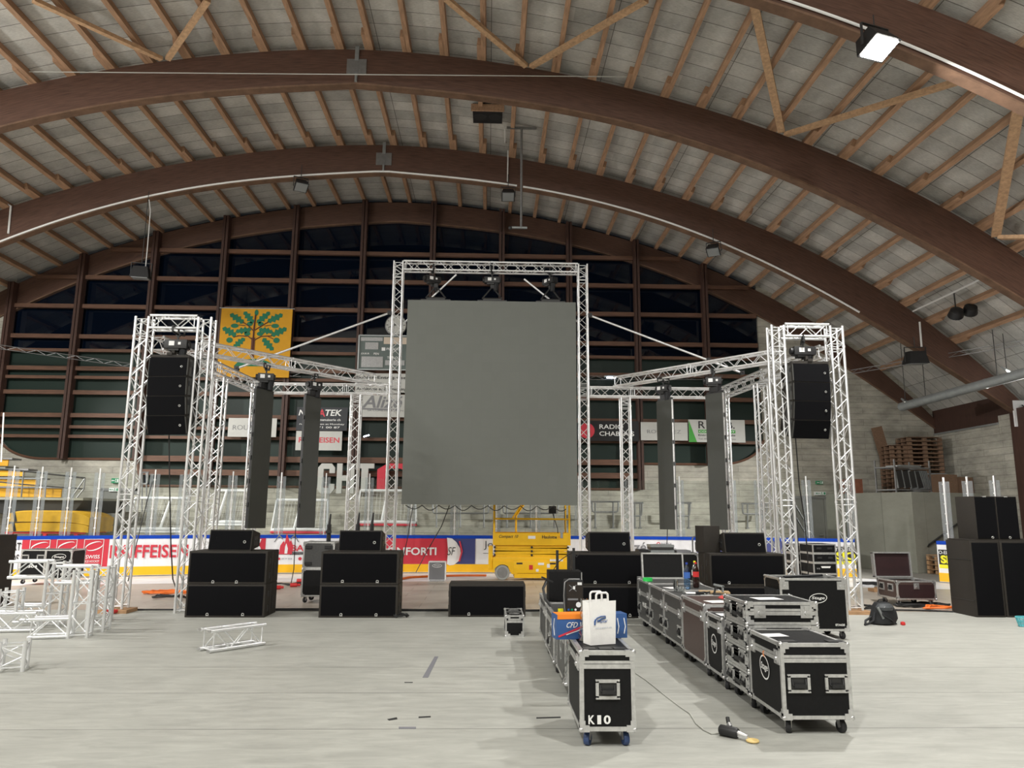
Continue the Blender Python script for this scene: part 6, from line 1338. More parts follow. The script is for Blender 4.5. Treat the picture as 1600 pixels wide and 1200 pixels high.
for y, z in ((-0.055, 0), (0.05, 0.0)):
    mb = MB(); pts = [(-0.055, y, h_ - 0.04), (-0.055, y, h_ + 0.055), (-0.04, y, h_ + 0.07), (0.04, y, h_ + 0.07), (0.055, y, h_ + 0.055), (0.055, y, h_ - 0.04)]
    for p, q in zip(pts[:-1], pts[1:]): mb.tube(p, q, 0.009, 6)
    part('bag_handle', mb, PAPER, t)
BLUEL = mat('blue_print', (0.02, 0.09, 0.3), 0.5)
mb = MB(); mb.path([(-0.085, -0.073, 0.185), (-0.06, -0.074, 0.215), (-0.02, -0.075, 0.228), (0.02, -0.075, 0.228), (0.022, -0.075, 0.214), (-0.02, -0.075, 0.206), (-0.05, -0.074, 0.19)], 0.0045, 4); mb.path([(-0.08, -0.073, 0.16), (-0.075, -0.074, 0.205)], 0.006, 4); part('logo_swirl', mb, BLUEL, t)
text('lettering', 'Pripital', BLUEL, t, (-0.012, -0.0745, 0.186), 0.1, 0.03, off=0.01, slant=0.3); text('lettering', 'www.pripital.ch info', mat('pale_blue_print', (0.25, 0.33, 0.45), 0.6), t, (0.0, -0.074, 0.135), 0.16, 0.014)
t = thing('carton', 'long blue carton with an orange top edge, lying across the K10 case behind the bag', 'carton', (0.93, 6.72, zK), 0.16)
mb = MB(); mb.box((-0.03, 0, 0.105), (0.64, 0.17, 0.205)); part('box', mb, BOXB, t, bevel=0.003); mb = MB(); mb.box((-0.11, -0.002, 0.19), (0.46, 0.172, 0.04)); part('orange_band', mb, BOXO, t)
text('lettering', 'CFD Wallys', WHITE, t, (-0.13, -0.09, 0.115), 0.26, 0.06, off=0.005, slant=0.4); mb = MB(); mb.box((-0.2, -0.088, 0.075), (0.28, 0.005, 0.014), ry=-0.35); part('red_stroke', mb, RED, t); mb = MB(); mb.box((-0.12, -0.088, 0.085), (0.3, 0.005, 0.006), ry=-0.3); part('white_stroke', mb, WHITE, t)
for x in (0.2, 0.26): mb = MB(); mb.path([(x, -0.088, 0.17), (x + 0.012, -0.088, 0.1), (x, -0.088, 0.04)], 0.005, 4); part('white_curve', mb, WHITE, t)
mb = MB(); mb.path([(-0.352, -0.03, 0.17), (-0.352, 0.0, 0.1), (-0.352, -0.03, 0.03)], 0.005, 4); part('end_curve', mb, WHITE, t)
def crumple(name, label, cat, c, nx, ny, f, m, seed=1):
    r_ = random.Random(seed); mb = MB()
    for j in range(ny + 1):
        for i in range(nx + 1): x, y, z = f(i / nx, j / ny); k = 0.012; mb.v.append((x + r_.uniform(-k, k), y + r_.uniform(-k, k), z + r_.uniform(-k, k)))
    for j in range(ny):
        for i in range(nx): a = j * (nx + 1) + i; mb.f.append((a, a + 1, a + nx + 2, a + nx + 1))
    return solo(name, mb, m, label, cat, c)
crumple('plastic_wrap', 'clear plastic wrap hanging down the left side of the K10 case', 'wrap', (0.72, 6.45, 0.44), 8, 12, lambda u, v_: (-0.03 - 0.06 * (1 - v_) ** 2, -0.1 + 0.38 * u * (0.4 + 0.6 * v_) - 0.1 * (1 - v_), 0.28 * v_), WRAP, 3)
crumple('plastic_bag', 'clear crumpled plastic bag standing behind the white paper bag', 'bag', (0.845, 6.56, zK + 0.012), 12, 10, lambda u, v_: (0.055 * math.cos(2 * PI * u) * (1 - 0.5 * v_), 0.05 * math.sin(2 * PI * u) * (1 - 0.5 * v_), 0.33 * v_), WRAP, 5)
zc_ = 0.652
t = thing('equipment_bag', 'black box with stickers and a white oval, on the left row of cases', 'equipment', (1.01, 8.78, zc_), 0.0)
mb = MB(); mb.box((0, 0.13, 0.185), (0.21, 0.25, 0.37)); part('body', mb, BAGB, t, bevel=0.02); mb = MB(); mb.box((0, -0.002, 0.19), (0.19, 0.01, 0.33)); part('front_panel', mb, mat('dark_brown_panel', (0.02, 0.014, 0.01), 0.5, var=0.3, scale=30), t)
mb = MB(); mb.box((0.06, -0.01, 0.335), (0.05, 0.005, 0.03)); part('sticker', mb, WHITE, t); mb = MB(); mb.lathe([(0.03, -0.012), (0.03, -0.008)], (0.045, 0, 0.1), 18, 'Y'); part('oval_sticker', mb, WHITE, t)
for a in (0.7, -0.7): mb = MB(); mb.box((-0.02, -0.009, 0.285), (0.11, 0.005, 0.008), ry=a); part('cross_mark', mb, GREYP, t)
mb = MB(); mb.box((-0.005, -0.01, 0.29), (0.025, 0.006, 0.035)); part('cross_mark', mb, WHITE, t); mb = MB(); mb.box((-0.02, -0.009, 0.16), (0.12, 0.005, 0.02)); part('text_strip', mb, GREYP, t)
for k, m_ in ((0, BLUEL), (1, WARN), (2, WHITE)): mb = MB(); mb.lathe([(0.013, -0.012), (0.013, -0.008)], (-0.07 + 0.04 * k, 0, 0.045), 10, 'Y'); part('round_sticker', mb, m_, t)
mb = MB(); mb.path([(-0.11, -0.0, 0.02), (-0.125, -0.02, 0.2), (-0.11, 0.0, 0.35), (-0.06, 0.0, 0.385), (0.06, 0.0, 0.385)], 0.008, 5); part('strap', mb, STEEL, t)
t = thing('antenna_rack', 'black rack with upright antennas behind the black equipment box', 'rack', (1.03, 9.95, zc_)); mb = MB(); mb.box((0, 0.2, 0.19), (0.44, 0.4, 0.38)); part('case', mb, BLK, t, bevel=0.01)
mb = MB(); mb.box((0.21, -0.002, 0.19), (0.012, 0.012, 0.36)); part('edge_trim', mb, CHROME, t)
for x, h_ in ((-0.1, 0.27), (0.05, 0.2), (0.12, 0.3)): mb = MB(); mb.box((x, 0.1, 0.38 + h_ / 2), (0.035, 0.02, h_)); part('antenna', mb, BLK2, t)
mb = MB(); mb.path([(-0.16, 0.1, 0.38), (-0.08, 0.1, 0.5), (0.0, 0.1, 0.56), (0.1, 0.1, 0.62), (0.16, 0.1, 0.56), (0.2, 0.1, 0.62)], 0.006, 5); part('antenna_cable', mb, CABLE, t)
mb = MB(); mb.path([(0, 0, 0), (-0.08, 0.03, 0.1), (-0.1, 0.1, 0.22), (-0.05, 0.2, 0.3)], 0.018, 6); mb.box((-0.04, 0.2, 0.32), (0.16, 0.03, 0.02), ry=0.4); solo('clamp_arm', mb, BLK2, 'thin black arm sticking up at the rear left edge of the left row', 'arm', (0.8, 9.4, zc_ - 0.012))
mb = MB(); mb.box((0, 0, 0.02), (0.06, 0.04, 0.04)); solo('yellow_pouch', mb, YELLOWP, 'small yellow pouch on the case beside the black equipment box', 'item', (0.86, 8.9, zc_))
# on the right row
z5 = 0.732
def bottle(label, x, y, z, m, cap, lab, h=0.34, group=None):
    t = thing('bottle', label, 'bottle', (x, y, z), 0, group); r = 0.045
    mb = MB(); mb.lathe([(r * 0.8, 0), (r, 0.012), (r, h * 0.3), (r * 0.93, h * 0.45), (r, h * 0.55), (r, h * 0.66), (r * 0.75, h * 0.8), (r * 0.32, h * 0.91), (r * 0.32, h * 0.95)], n=18); part('bottle_body', mb, m, t)
    mb = MB(); mb.lathe([(r * 0.36, h * 0.93), (r * 0.36, h)], n=14); part('cap', mb, cap, t)
    if lab: mb = MB(); mb.lathe([(r * 1.015, h * 0.42), (r * 1.015, h * 0.63)], n=18); part('bottle_label', mb, lab, t)
    return t
bx, by = at(1074, 922, 10.7)[0], 10.7
bottle('tall clear blue water bottle on the grey cases', bx, by, 0.737, WATER, mat('blue_cap', (0.02, 0.06, 0.4), 0.4), mat('blue_label', (0.05, 0.15, 0.5), 0.4), 0.37)
bx2 = at(1088, 920, 10.95)[0]; COLA = mat('cola', (0.02, 0.006, 0.004), 0.1); bottle('dark cola bottle with a red label beside the blue bottle', bx2, 10.95, 0.737, COLA, REDP, REDP, 0.36)
bottle('clear bottle with a yellow cap just behind the cola bottle', bx2 + 0.06, 11.22, 0.737, CUPP, YELLOWP, WHITE, 0.36)
mb = MB(); cx = at(1056, 924, 10.45)[0]
for k in range(7): mb.lathe([(0.027, 0.012 * k), (0.036, 0.012 * k + 0.09), (0.034, 0.012 * k + 0.09), (0.026, 0.012 * k + 0.004)], n=14)
solo('cup_stack', mb, CUPP, 'stack of clear plastic cups left of the blue bottle', 'cups', (cx, 10.45, 0.732))
for k, (px, Y) in enumerate(((1063, 10.35), (1068, 10.25))):
    mb = MB(); mb.lathe([(0.025, 0), (0.034, 0.08), (0.032, 0.08), (0.024, 0.004)], n=14); solo('plastic_cup', mb, CUPP, ('left single clear cup beside the cup stack', 'single clear cup nearest the foot of the blue bottle')[k], 'cup', (at(px, 926, Y)[0], Y, 0.732))
t = thing('tape_roll', 'bright green roll of tape at the rear left end of the grey cases', 'tape', (at(1012, 908, 11.9)[0], 11.9, 0.742)); mb = MB(); mb.lathe([(0.045, 0), (0.075, 0), (0.075, 0.05), (0.045, 0.05), (0.045, 0)], n=24); part('tape', mb, mat('green_tape', (0.03, 0.6, 0.1), 0.4), t)
for k, (x, y, a) in enumerate(((2.72, 10.9, 0.3), (2.85, 10.25, -0.2), (2.98, 9.9, 0.1))): solo('paper_sheet', MB().box((0, 0, 0), (0.3, 0.21, 0.003)), PAPER, ('white paper on the grey case just behind the cups', 'white paper on the grey case in front of the cups', 'white paper nearest the brown case, on a grey case')[k], 'paper', (x, y, 0.734 if k else 0.738), a)
solo('cardboard_sheet', MB().box((0, 0, 0.01), (0.4, 0.22, 0.02)), mat('cardboard', (0.4, 0.27, 0.14), 0.8), 'flat brown cardboard under the cola bottle front', 'cardboard', (3.1, 10.3, 0.732), -0.2)
t = thing('camera_bracket', 'grey clamp bracket standing on the grey case right of the bottles', 'bracket', (at(1120, 928, 10.0)[0], 10.0, 0.732)); mb = MB(); mb.box((0, 0, 0.012), (0.1, 0.08, 0.024)); mb.box((-0.02, 0, 0.07), (0.02, 0.03, 0.12), ry=0.3); part('stand', mb, DSTEEL, t); mb = MB(); mb.box((0.03, 0, 0.125), (0.13, 0.05, 0.025), ry=0.2); mb.box((0.08, 0, 0.08), (0.015, 0.05, 0.08)); part('arm', mb, MACR, t)
mb = MB(); mb.path([(-0.12, 0, 0.02), (-0.05, -0.03, 0.03), (0, 0.02, 0.02), (0.04, 0.0, 0.03)], 0.015, 5); mb.box((-0.1, 0, 0.015), (0.1, 0.06, 0.03)); solo('black_tool', mb, BLK2, 'small black tool lying left of the grey clamp bracket', 'tool', (at(1105, 928, 10.1)[0], 10.1, 0.732))

# ================================================================ ON THE FLOOR
p = on(1140, 1152); t = thing('hand_tool', 'black motor tool with a pale yellow disc, lying on the floor before the right row', 'tool', (p[0], p[1], 0), -0.75)
mb = MB(); mb.lathe([(0.03, -0.085), (0.042, -0.075), (0.042, 0.06), (0.035, 0.075)], (0, 0, 0.045), 16, 'X'); part('motor', mb, BLK2, t)
mb = MB(); mb.tube((-0.01, 0.02, 0.07), (-0.045, 0.07, 0.13), 0.017, 8); part('side_grip', mb, BLK2, t); mb = MB(); mb.tube((0.07, 0, 0.045), (0.15, 0, 0.03), 0.022, 10, 0.016); mb.box((0.11, 0, 0.03), (0.1, 0.035, 0.02)); mb.tube((0.0, 0.02, 0.075), (-0.02, 0.035, 0.095), 0.02, 8); part('gear_head', mb, CHROME, t)
mb = MB(); mb.lathe([(0.014, 0.008), (0.05, 0.006), (0.052, 0.014), (0.048, 0.02), (0.014, 0.02)], (0.195, 0, 0), 22); part('disc', mb, mat('pale_yellow_disc', (0.75, 0.55, 0.22), 0.5), t)
cable('thin grey cable running over the floor from the K10 case to the black tool', [(*on(x, y)[:2], 0.007) for x, y in ((992, 1052), (1010, 1064), (1036, 1085), (1062, 1105), (1078, 1116), (1088, 1132), (1100, 1142), (1112, 1148), (1123, 1147))], 0.006, CABLEG)
t = thing('backpack', 'black backpack slumped on the floor by the right tower', 'bag', (*on(1378, 975)[:2], 0), 0.15)
mb = MB(); n = 12; prof = [(0.03, 0.0), (0.24, 0.02), (0.26, 0.1), (0.235, 0.2), (0.2, 0.29), (0.14, 0.35), (0.02, 0.37)]
mb.lathe(prof, n=18); mb.v = [(x * 0.9 + 0.04 * math.sin(9 * z) + 0.05 * z, y * 0.75 + 0.012 * math.sin(14 * x), z) for x, y, z in mb.v]; part('body', mb, BAGB, t)
mb = MB(); mb.lathe([(0.02, 0.0), (0.13, 0.0), (0.15, 0.05), (0.11, 0.1), (0.02, 0.11)], n=16); mb.v = [(x + 0.0, y * 0.7 - 0.1, z + 0.235) for x, y, z in mb.v]; part('top_pocket', mb, mat('grey_nylon', (0.06, 0.065, 0.07), 0.6, bump=0.3, scale=20, var=0.2), t)
mb = MB(); mb.path([(-0.08, -0.02, 0.34), (-0.06, -0.05, 0.4), (0.02, -0.05, 0.41), (0.06, -0.02, 0.36)], 0.01, 6); part('carry_loop', mb, BLK2, t)
mb = MB(); mb.path([(-0.12, -0.12, 0.28), (-0.1, -0.2, 0.16), (0.02, -0.21, 0.1), (0.12, -0.2, 0.03)], 0.014, 5); mb.path([(-0.16, -0.05, 0.2), (-0.24, -0.12, 0.08), (-0.33, -0.12, 0.03), (-0.42, -0.14, 0.015)], 0.018, 5); mb.path([(-0.2, -0.02, 0.12), (-0.3, 0.0, 0.06), (-0.36, -0.08, 0.02)], 0.02, 5); part('straps', mb, BAGB, t)
mb = MB(); mb.box((-0.13, -0.17, 0.2), (0.03, 0.02, 0.2), ry=-0.45); part('grey_strap', mb, MACR, t); text('lettering', 'OSPREY', LETTERW, t, (-0.01, -0.19, 0.29), 0.13, 0.025)
p = on(1411, 977); mb = MB(); mb.lathe([(0.005, 0), (0.04, 0.01), (0.035, 0.05), (0.005, 0.06)], n=10); solo('red_plug', mb, REDP, 'small red plug on the floor right of the backpack', 'plug', (p[0], p[1], 0))
def squiggle(c, n, r, seed, h=0.02, sx=1.0, sy=1.0, turns=3):
    r_ = random.Random(seed); pts = []
    for k in range(n):
        a = 2 * PI * turns * k / n; q = r * (0.6 + 0.4 * r_.random()); pts.append((c[0] + sx * q * math.cos(a), c[1] + sy * q * math.sin(a), h + 0.02 * r_.random() + 0.01 * (k % 5)))
    return pts
for lb, c, m_, sx, sy, r, tn, sd in (('black coil of cable on the ice beyond the right tower', on(1364, 914), CABLE, 1.0, 0.5, 0.42, 9, 1), ('bundle of black cables on the floor before the open case', on(1440, 948), CABLE, 1.3, 0.5, 0.45, 7, 2), ('orange cables on the floor beside the upright subwoofers', on(1473, 952), ORANGE, 1.0, 0.4, 0.38, 6, 3), ('grey and black cables around the foot of the right tower', on(1357, 952), CABLE, 1.2, 0.5, 0.3, 4, 4), ('black coil of cable behind the left tower, on the wood panels', on(265, 935), CABLE, 1.2, 0.4, 0.3, 6, 5), ('orange cables lying behind the left tower', on(262, 928), ORANGE, 1.5, 0.5, 0.4, 5, 6), ('red and black cables on the ice between the first two stacks', on(452, 915), CABLE, 2.2, 0.4, 0.35, 3, 7), ('small black coil at the right foot of the second stack', on(626, 965), CABLE, 1.2, 0.5, 0.13, 4, 8)):
    cable(lb, squiggle((c[0], c[1]), 60, r, sd, 0.012, sx, sy, tn), 0.014, m_, 'cable_coil')
for k, (px, py, lb) in enumerate(((470, 910, 'rear red connector among the cables between the stacks'), (460, 917, 'middle red connector among the cables between the stacks'), (434, 921, 'front red connector beside the left stack'), (172, 960, 'red connector on the floor by the outer left tower leg'))):
    c = on(px, py); mb = MB(); mb.tube((-0.1, 0, 0.045), (0.06, 0.0, 0.045), 0.045, 10); mb.tube((0.06, 0, 0.045), (0.13, 0.02, 0.04), 0.03, 8); solo('power_connector', mb, REDP, lb, 'connector', (c[0], c[1], 0), 0.3 * k)
for k, (x, y, w_, m_) in enumerate(((1386, 920, 0.5, MACR), (1372, 924, 0.35, WOODC), (1393, 925, 0.4, STEEL))):
    c = on(x, y); mb = MB(); mb.box((0, 0, 0.035), (w_, 0.25, 0.07)); mb.box((0.05, 0, 0.08), (w_ * 0.5, 0.18, 0.03)); solo('loose_part', mb, m_, ('grey loose metal tray left of the open case', 'small wooden block left of the open case', 'dark loose metal part left of the open case')[k], 'part', (c[0], c[1], 0), 0.1)
cable('black cable along the edge of the grey floor panels, left half', [(-5.2, 14.0, 0.02), (-3.9, 14.06, 0.02), (-3.2, 14.02, 0.03), (-2.2, 14.08, 0.02), (-1.2, 14.02, 0.02), (-0.7, 14.05, 0.02)], 0.025)
cable('black cable along the edge of the grey floor panels, right of the single subwoofer', [(0.7, 14.02, 0.02), (1.1, 14.05, 0.02), (1.6, 14.02, 0.02)], 0.02)
cable('dark cable on the floor between the two legs of the left tower', [(-6.9, 14.1, 0.012), (-6.2, 14.06, 0.012), (-5.6, 14.08, 0.012)], 0.016)
cable('black cable on the floor in front of the open case at right', [(*on(1352, 950)[:2], 0.012), (*on(1400, 954)[:2], 0.012), (*on(1440, 955)[:2], 0.015), (*on(1490, 957)[:2], 0.012)], 0.016)
cable('thin black cable from the big screen down to the floor behind the second stack', [at(702, 790, 19.3), at(690, 822, 19.6), at(668, 860, 19.8), (*on(650, 895)[:2], 0.02)], 0.012)
cable('thin black cable hanging left of the big screen down to the second stack', [at(645, 792, 19.5), at(641, 815, 19.4), at(636, 845, 19.2), (*on(622, 905)[:2], 0.02)], 0.012)
cable('thin black cable hanging from the inner left narrow screen', [at(462, 824, 18.2), at(461, 850, 18.2), at(459, 890, 18.3), (*on(455, 912)[:2], 0.02)], 0.012)
cable('thin black cable hanging from the inner right narrow screen', [at(1043, 827, 18.2), at(1042, 850, 18.2), at(1042, 880, 18.2), at(1042, 892, 18.2)], 0.01)
cable('orange hose along the ice behind the second stack', [(*on(x, y)[:2], 0.0) for x, y in ((618, 906), (640, 902), (680, 900), (720, 899), (760, 899))], 0.03, ORANGE)
t = thing('basket', 'turquoise plastic basket at the right picture edge by the subwoofers', 'basket', (on(1601, 979)[0], on(1601, 979)[1], 0), 0.2); mb = MB()
b0, b1 = 0.07, 0.1
for k in range(16):
    a = 2 * PI * k / 16; mb.tube((b0 * math.cos(a) * 1.3, b0 * math.sin(a), 0.01), (b1 * math.cos(a) * 1.3, b1 * math.sin(a), 0.15), 0.007, 5)
for z, r in ((0.01, b0), (0.08, (b0 + b1) / 2), (0.15, b1)): mb.path([(r * math.cos(2 * PI * k / 20) * 1.3, r * math.sin(2 * PI * k / 20), z) for k in range(21)], 0.01, 5)
mb.lathe([(0.002, 0.0), (b0, 0.0), (b0, 0.012), (0.002, 0.012)], n=16); part('basket_body', mb, TEAL, t)
# tape marks on the floor
TAPE = mat('grey_floor_tape', (0.2, 0.2, 0.22), 0.6); TAPEB = mat('black_floor_tape', (0.03, 0.03, 0.03), 0.6)
for k, (pts, m_, lb) in enumerate((([(660, 1059), (669, 1059), (685, 1026), (679, 1026)], TAPE, 'broad pale grey tape strip running away in the middle of the floor'), ([(605, 1124), (620, 1121), (621, 1124), (608, 1126)], TAPEB, 'left short black tape mark in the middle foreground'), ([(623, 1136), (650, 1136), (650, 1139), (623, 1139)], TAPE, 'grey dashed tape mark nearest the camera'), ([(654, 1120), (673, 1119), (673, 1121), (654, 1122)], TAPEB, 'right short dark tape mark in the middle foreground'), ([(632, 1066), (645, 1066), (645, 1067), (632, 1067)], TAPEB, 'thin dark tape mark left of the broad grey strip'), ([(838, 1121), (876, 1120), (876, 1122), (838, 1123)], TAPEB, 'dark tape mark in the shade left of the K10 case'))):
    P = [Vector((*on(x, y)[:2], 0.0)) for x, y in pts]; c = sum(P, Vector()) / len(P); mb = MB(); mb.prism([(p.x - c.x, p.y - c.y) for p in P], 0.0005, 0.0025, 'XY'); solo('floor_tape', mb, m_, lb, 'tape', c)

# ---- loose truss pieces
truss('truss_piece', 'short loose truss section lying alone on the floor before the left stack', (-3.62, 10.02, 0.15), (-3.1, 10.62, 0.15), ref=(0, 0, 1), pitch=0.2); tp = COL.objects[-1].parent
for (x, z) in ((-1, -1), (1, -1), (-1, 1), (1, 1)):
    d = Vector((0.52, 0.6, 0)).normalized(); s_ = Vector((d.y, -d.x, 0)); c = s_ * 0.12 * x + Vector((0, 0, 0.12 * z)); mb = MB(); mb.tube(c, c - d * 0.05, 0.016, 8, 0.01); part('coupler', mb, CHROME, tp)
def elbow(label, x, y, rz, h, arm, sec=0.29):
    """upright corner piece: a standing section with a foot arm at the bottom and a head arm at the top"""
    t = thing('truss_corner', label, 'truss', (x, y, 0), rz, 'loose truss corner pieces'); w = 0.24
    C = [(-w / 2, -w / 2), (w / 2, -w / 2), (w / 2, w / 2), (-w / 2, w / 2)]
    for a, b in C: mb = MB(); mb.tube((a, b, 0), (a, b, h), 0.0245, 10); part('chord', mb, ALU, t)
    mb = MB(); n = int(h / 0.24)
    for f in range(4):
        A, B = C[f], C[(f + 1) % 4]
        for q in (0.04, h * 0.5, h - 0.04): mb.tube((*A, q), (*B, q), 0.0095, 6)
        for k in range(n): u, v_ = 0.05 + k * (h - 0.1) / n, 0.05 + (k + 1) * (h - 0.1) / n; P, Q = (A, B) if (k + f) % 2 else (B, A); mb.tube((*P, u), (*Q, v_), 0.0095, 6)
    part('bracing', mb, ALU, t)
    for (z, L_) in arm:
        for b in (-w / 2, w / 2):
            for zz in (z - w / 2, z + w / 2): mb = MB(); mb.tube((-w / 2, b, zz), (-w / 2 - L_, b, zz), 0.0245, 10); part('arm_chord', mb, ALU, t)
        mb = MB(); n2 = max(2, int(L_ / 0.2))
        for b in (-w / 2, w / 2):
            mb.tube((-w / 2 - L_ + 0.03, b, z - w / 2), (-w / 2 - L_ + 0.03, b, z + w / 2), 0.0095, 6)
            for k in range(n2): u, v_ = -w / 2 - k * L_ / n2, -w / 2 - (k + 1) * L_ / n2; s_ = 1 if k % 2 else -1; mb.tube((u, b, z + s_ * w / 2), (v_, b, z - s_ * w / 2), 0.0095, 6)
        for zz in (z - w / 2, z + w / 2): mb.tube((-w / 2 - L_ + 0.03, -w / 2, zz), (-w / 2 - L_ + 0.03, w / 2, zz), 0.0095, 6)
        part('arm_bracing', mb, ALU, t)
    return t
elbow('standing truss corner with a low foot arm, right of the loose truss group at left', -5.83, 11.2, 0.25, 0.94, ((0.15, 0.5),))
elbow('standing truss corner with a raised head arm, middle of the loose truss group', -5.86, 11.75, 0.1, 0.96, ((0.83, 0.5),))
elbow('truss corner at the far left edge with a high arm, before the black speakers', -6.78, 12.2, 0.15, 1.0, ((0.87, 0.55), (0.2, 0.4)))
truss('truss_piece', 'loose truss section lying at the left edge behind the standing corners', (-8.3, 11.5, 0.15), (-6.72, 11.72, 0.15), ref=(0, 0, 1))
truss('truss_piece', 'short truss block standing on the lying section at the left edge', (-7.15, 11.69, 0.285), (-7.15, 11.69, 0.62), ref=(0.95, 0.2, 0), pitch=0.2)
truss('truss_piece', 'short upright truss section at the left picture edge, nearest the camera', (-5.36, 8.93, 0), (-5.36, 8.93, 0.33), ref=(0.9, 0.35, 0), pitch=0.26)
truss('truss_piece', 'loose truss section standing behind the standing corners, half hidden by them', (-6.3, 12.75, 0), (-6.3, 12.75, 0.72), ref=(0.9, 0.3, 0))

# ================================================================ UNDER THE ROOF
def floodlamp(label, p, rz, tilt, lit=False, rod=0.0, s=1.0):
    t = thing('floodlight_fixture', label, 'floodlight', p, rz, 'floodlights under the roof'); M = Matrix.Rotation(tilt, 4, 'X') @ Matrix.Scale(s, 4)
    mb = MB(); mb.add([(-0.2, -0.18, -0.14), (0.2, -0.18, -0.14), (0.2, 0.18, -0.14), (-0.2, 0.18, -0.14), (-0.15, -0.1, 0.12), (0.15, -0.1, 0.12), (0.15, 0.14, 0.12), (-0.15, 0.14, 0.12)], [(0, 1, 2, 3), (4, 7, 6, 5), (0, 4, 5, 1), (1, 5, 6, 2), (2, 6, 7, 3), (3, 7, 4, 0)]); mb.xform(M); part('housing', mb, BLK2, t)
    mb = MB(); mb.box((0, 0, -0.145), (0.34, 0.3, 0.02)); mb.xform(M); part('front_glass', mb, LENS if lit else LENSOFF, t)
    mb = MB(); mb.box((-0.215 * s, 0, 0.06 * s), (0.015, 0.05, 0.3 * s)); mb.box((0.215 * s, 0, 0.06 * s), (0.015, 0.05, 0.3 * s)); mb.box((0, 0, 0.21 * s), (0.44 * s, 0.05, 0.015))
    if rod: mb.tube((0, 0, 0.2 * s), (0, 0, rod), 0.012, 6)
    part('bracket', mb, DSTEEL, t); return t
ya = ARCHY[2] - 0.18
for lb, px, py, rz in (('black unlit floodlight on the arch above the yellow flag side', 470, 288, 0.5), ('black unlit floodlight hanging at the middle of the white conduit arch', 794, 303, 0.0), ('black unlit floodlight on the right part of the white conduit arch', 1115, 389, -0.5)):
    p = at(px, py, ya); floodlamp(lb, p, rz, -0.5, rod=zb(p[0] - XA) + 0.05 - p[2] + 0.25, s=1.05)
p = at(220, 430, ya); floodlamp('flat black lamp hung on two long rods left of the flag', (p[0], p[1], p[2] + 0.1), 0.2, 0.1, rod=zb(p[0] - XA) - p[2], s=1.35)
cable('white cable hanging down to the flat black lamp at left', [at(233, 312, ya - 0.03), at(235, 330, ya), at(231, 380, ya), at(227, 423, ya)], 0.014, PIPEW)
p = at(1431, 563, ya); floodlamp('flat black lamp hung under the right end of the white conduit arch', (p[0], p[1], p[2] + 0.1), -0.1, 0.1, rod=zb(p[0] - XA) + 0.1 - p[2], s=1.5)
floodlamp('brightly lit floodlight on the nearest arch at upper right', (LAMP[0], LAMP[1] + 0.03, LAMP[2] + 0.24), 0.3, -0.35, lit=True, rod=zb(LAMP[0] - XA) - LAMP[2] - 0.1, s=1.4)
for lb, px, py in (('left of the pair of round black lamps under the right roof', 1494, 489), ('right of the pair of round black lamps under the right roof', 1516, 484)):
    p = at(px, py, 20.2); t = thing('round_lamp', lb, 'lamp', p, -0.3, 'round lamps'); mb = MB(); mb.lathe([(0.05, 0.16), (0.17, 0.1), (0.21, -0.1), (0.2, -0.12), (0.02, -0.09)], n=18); mb.xform(Matrix.Rotation(0.9, 4, 'X')); part('shade', mb, BLK2, t); mb = MB(); mb.tube((0, 0, 0.05), (0, 0.02, zt(p[0] - XA) + 0.02 - p[2]), 0.018, 6); part('bracket', mb, DSTEEL, t)
def conduit(label, Y, d0, d1, r=0.03, dz=-0.02, rise=0.0):
    n = 40; return solo('conduit', MB().path([(XA + d0 + (d1 - d0) * k / n, Y - 0.05, zb(d0 + (d1 - d0) * k / n) + dz) for k in range(n + 1)], r, 6), PIPEW, label, 'conduit')
conduit('white conduit along the foot of the white conduit arch, left half', ARCHY[2], -14.0, 4.3, dz=0.02)
conduit('white conduit along the foot of the white conduit arch, right half', ARCHY[2], 4.5, 15.2, dz=0.02)
conduit('white conduit along the nearest arch at upper right', ARCHY[0], 6.0, 17.5, r=0.028, dz=0.1)
cable('short white conduit climbing the arch at the left picture edge', [at(3, 314, ARCHY[2] - 0.04), at(17, 322, ARCHY[2] - 0.04), at(13, 365, ARCHY[2] - 0.04)], 0.03, PIPEW, 'conduit')
cable('short white conduit on the right end of the white conduit arch', [at(1437, 503, ARCHY[2] - 0.04), at(1440, 542, ARCHY[2] - 0.04)], 0.03, PIPEW, 'conduit')
cable('white conduit dropping from the purlin to the middle floodlight', [at(789, 200, 20.6), at(789, 222, 21.6), at(794, 228, 22.24), at(793, 284, ARCHY[2] - 0.04)], 0.022, PIPEW, 'conduit')
cable('white conduit along the purlin above the pair of round lamps', [(13.4, 17.6, zt(13.4 - XA) - 0.05), (14.6 - 1.2, 22.2, zt(13.4 - XA) - 0.05)], 0.028, PIPEW, 'conduit')
W0, W1 = Vector(at(-20, 111.5, 17.0)), Vector(at(1700, 126, 17.0)); n = 30
cable('thin steel wire strung across in front of the second arch', [W0.lerp(W1, k / n) for k in range(n + 1)], 0.012, CABLEG, 'tension_wire')
t = thing('roof_vent', 'black louvred fan box set between two purlins above the big screen', 'vent', roofpt(762, 180, 0.0)); mb = MB(); mb.box((0, 0, 0.05), (0.86, 0.75, 0.2)); part('housing', mb, BLK2, t)
for x in (-0.22, 0.22): mb = MB(); mb.lathe([(0.05, -0.06), (0.18, -0.06), (0.18, -0.04), (0.05, -0.04)], (x, 0, 0), 18); part('fan_ring', mb, DSTEEL, t)
mb = MB(); mb.box((0, -0.4, 0.0), (0.95, 0.06, 0.2)); part('timber_header', mb, PURL, t)
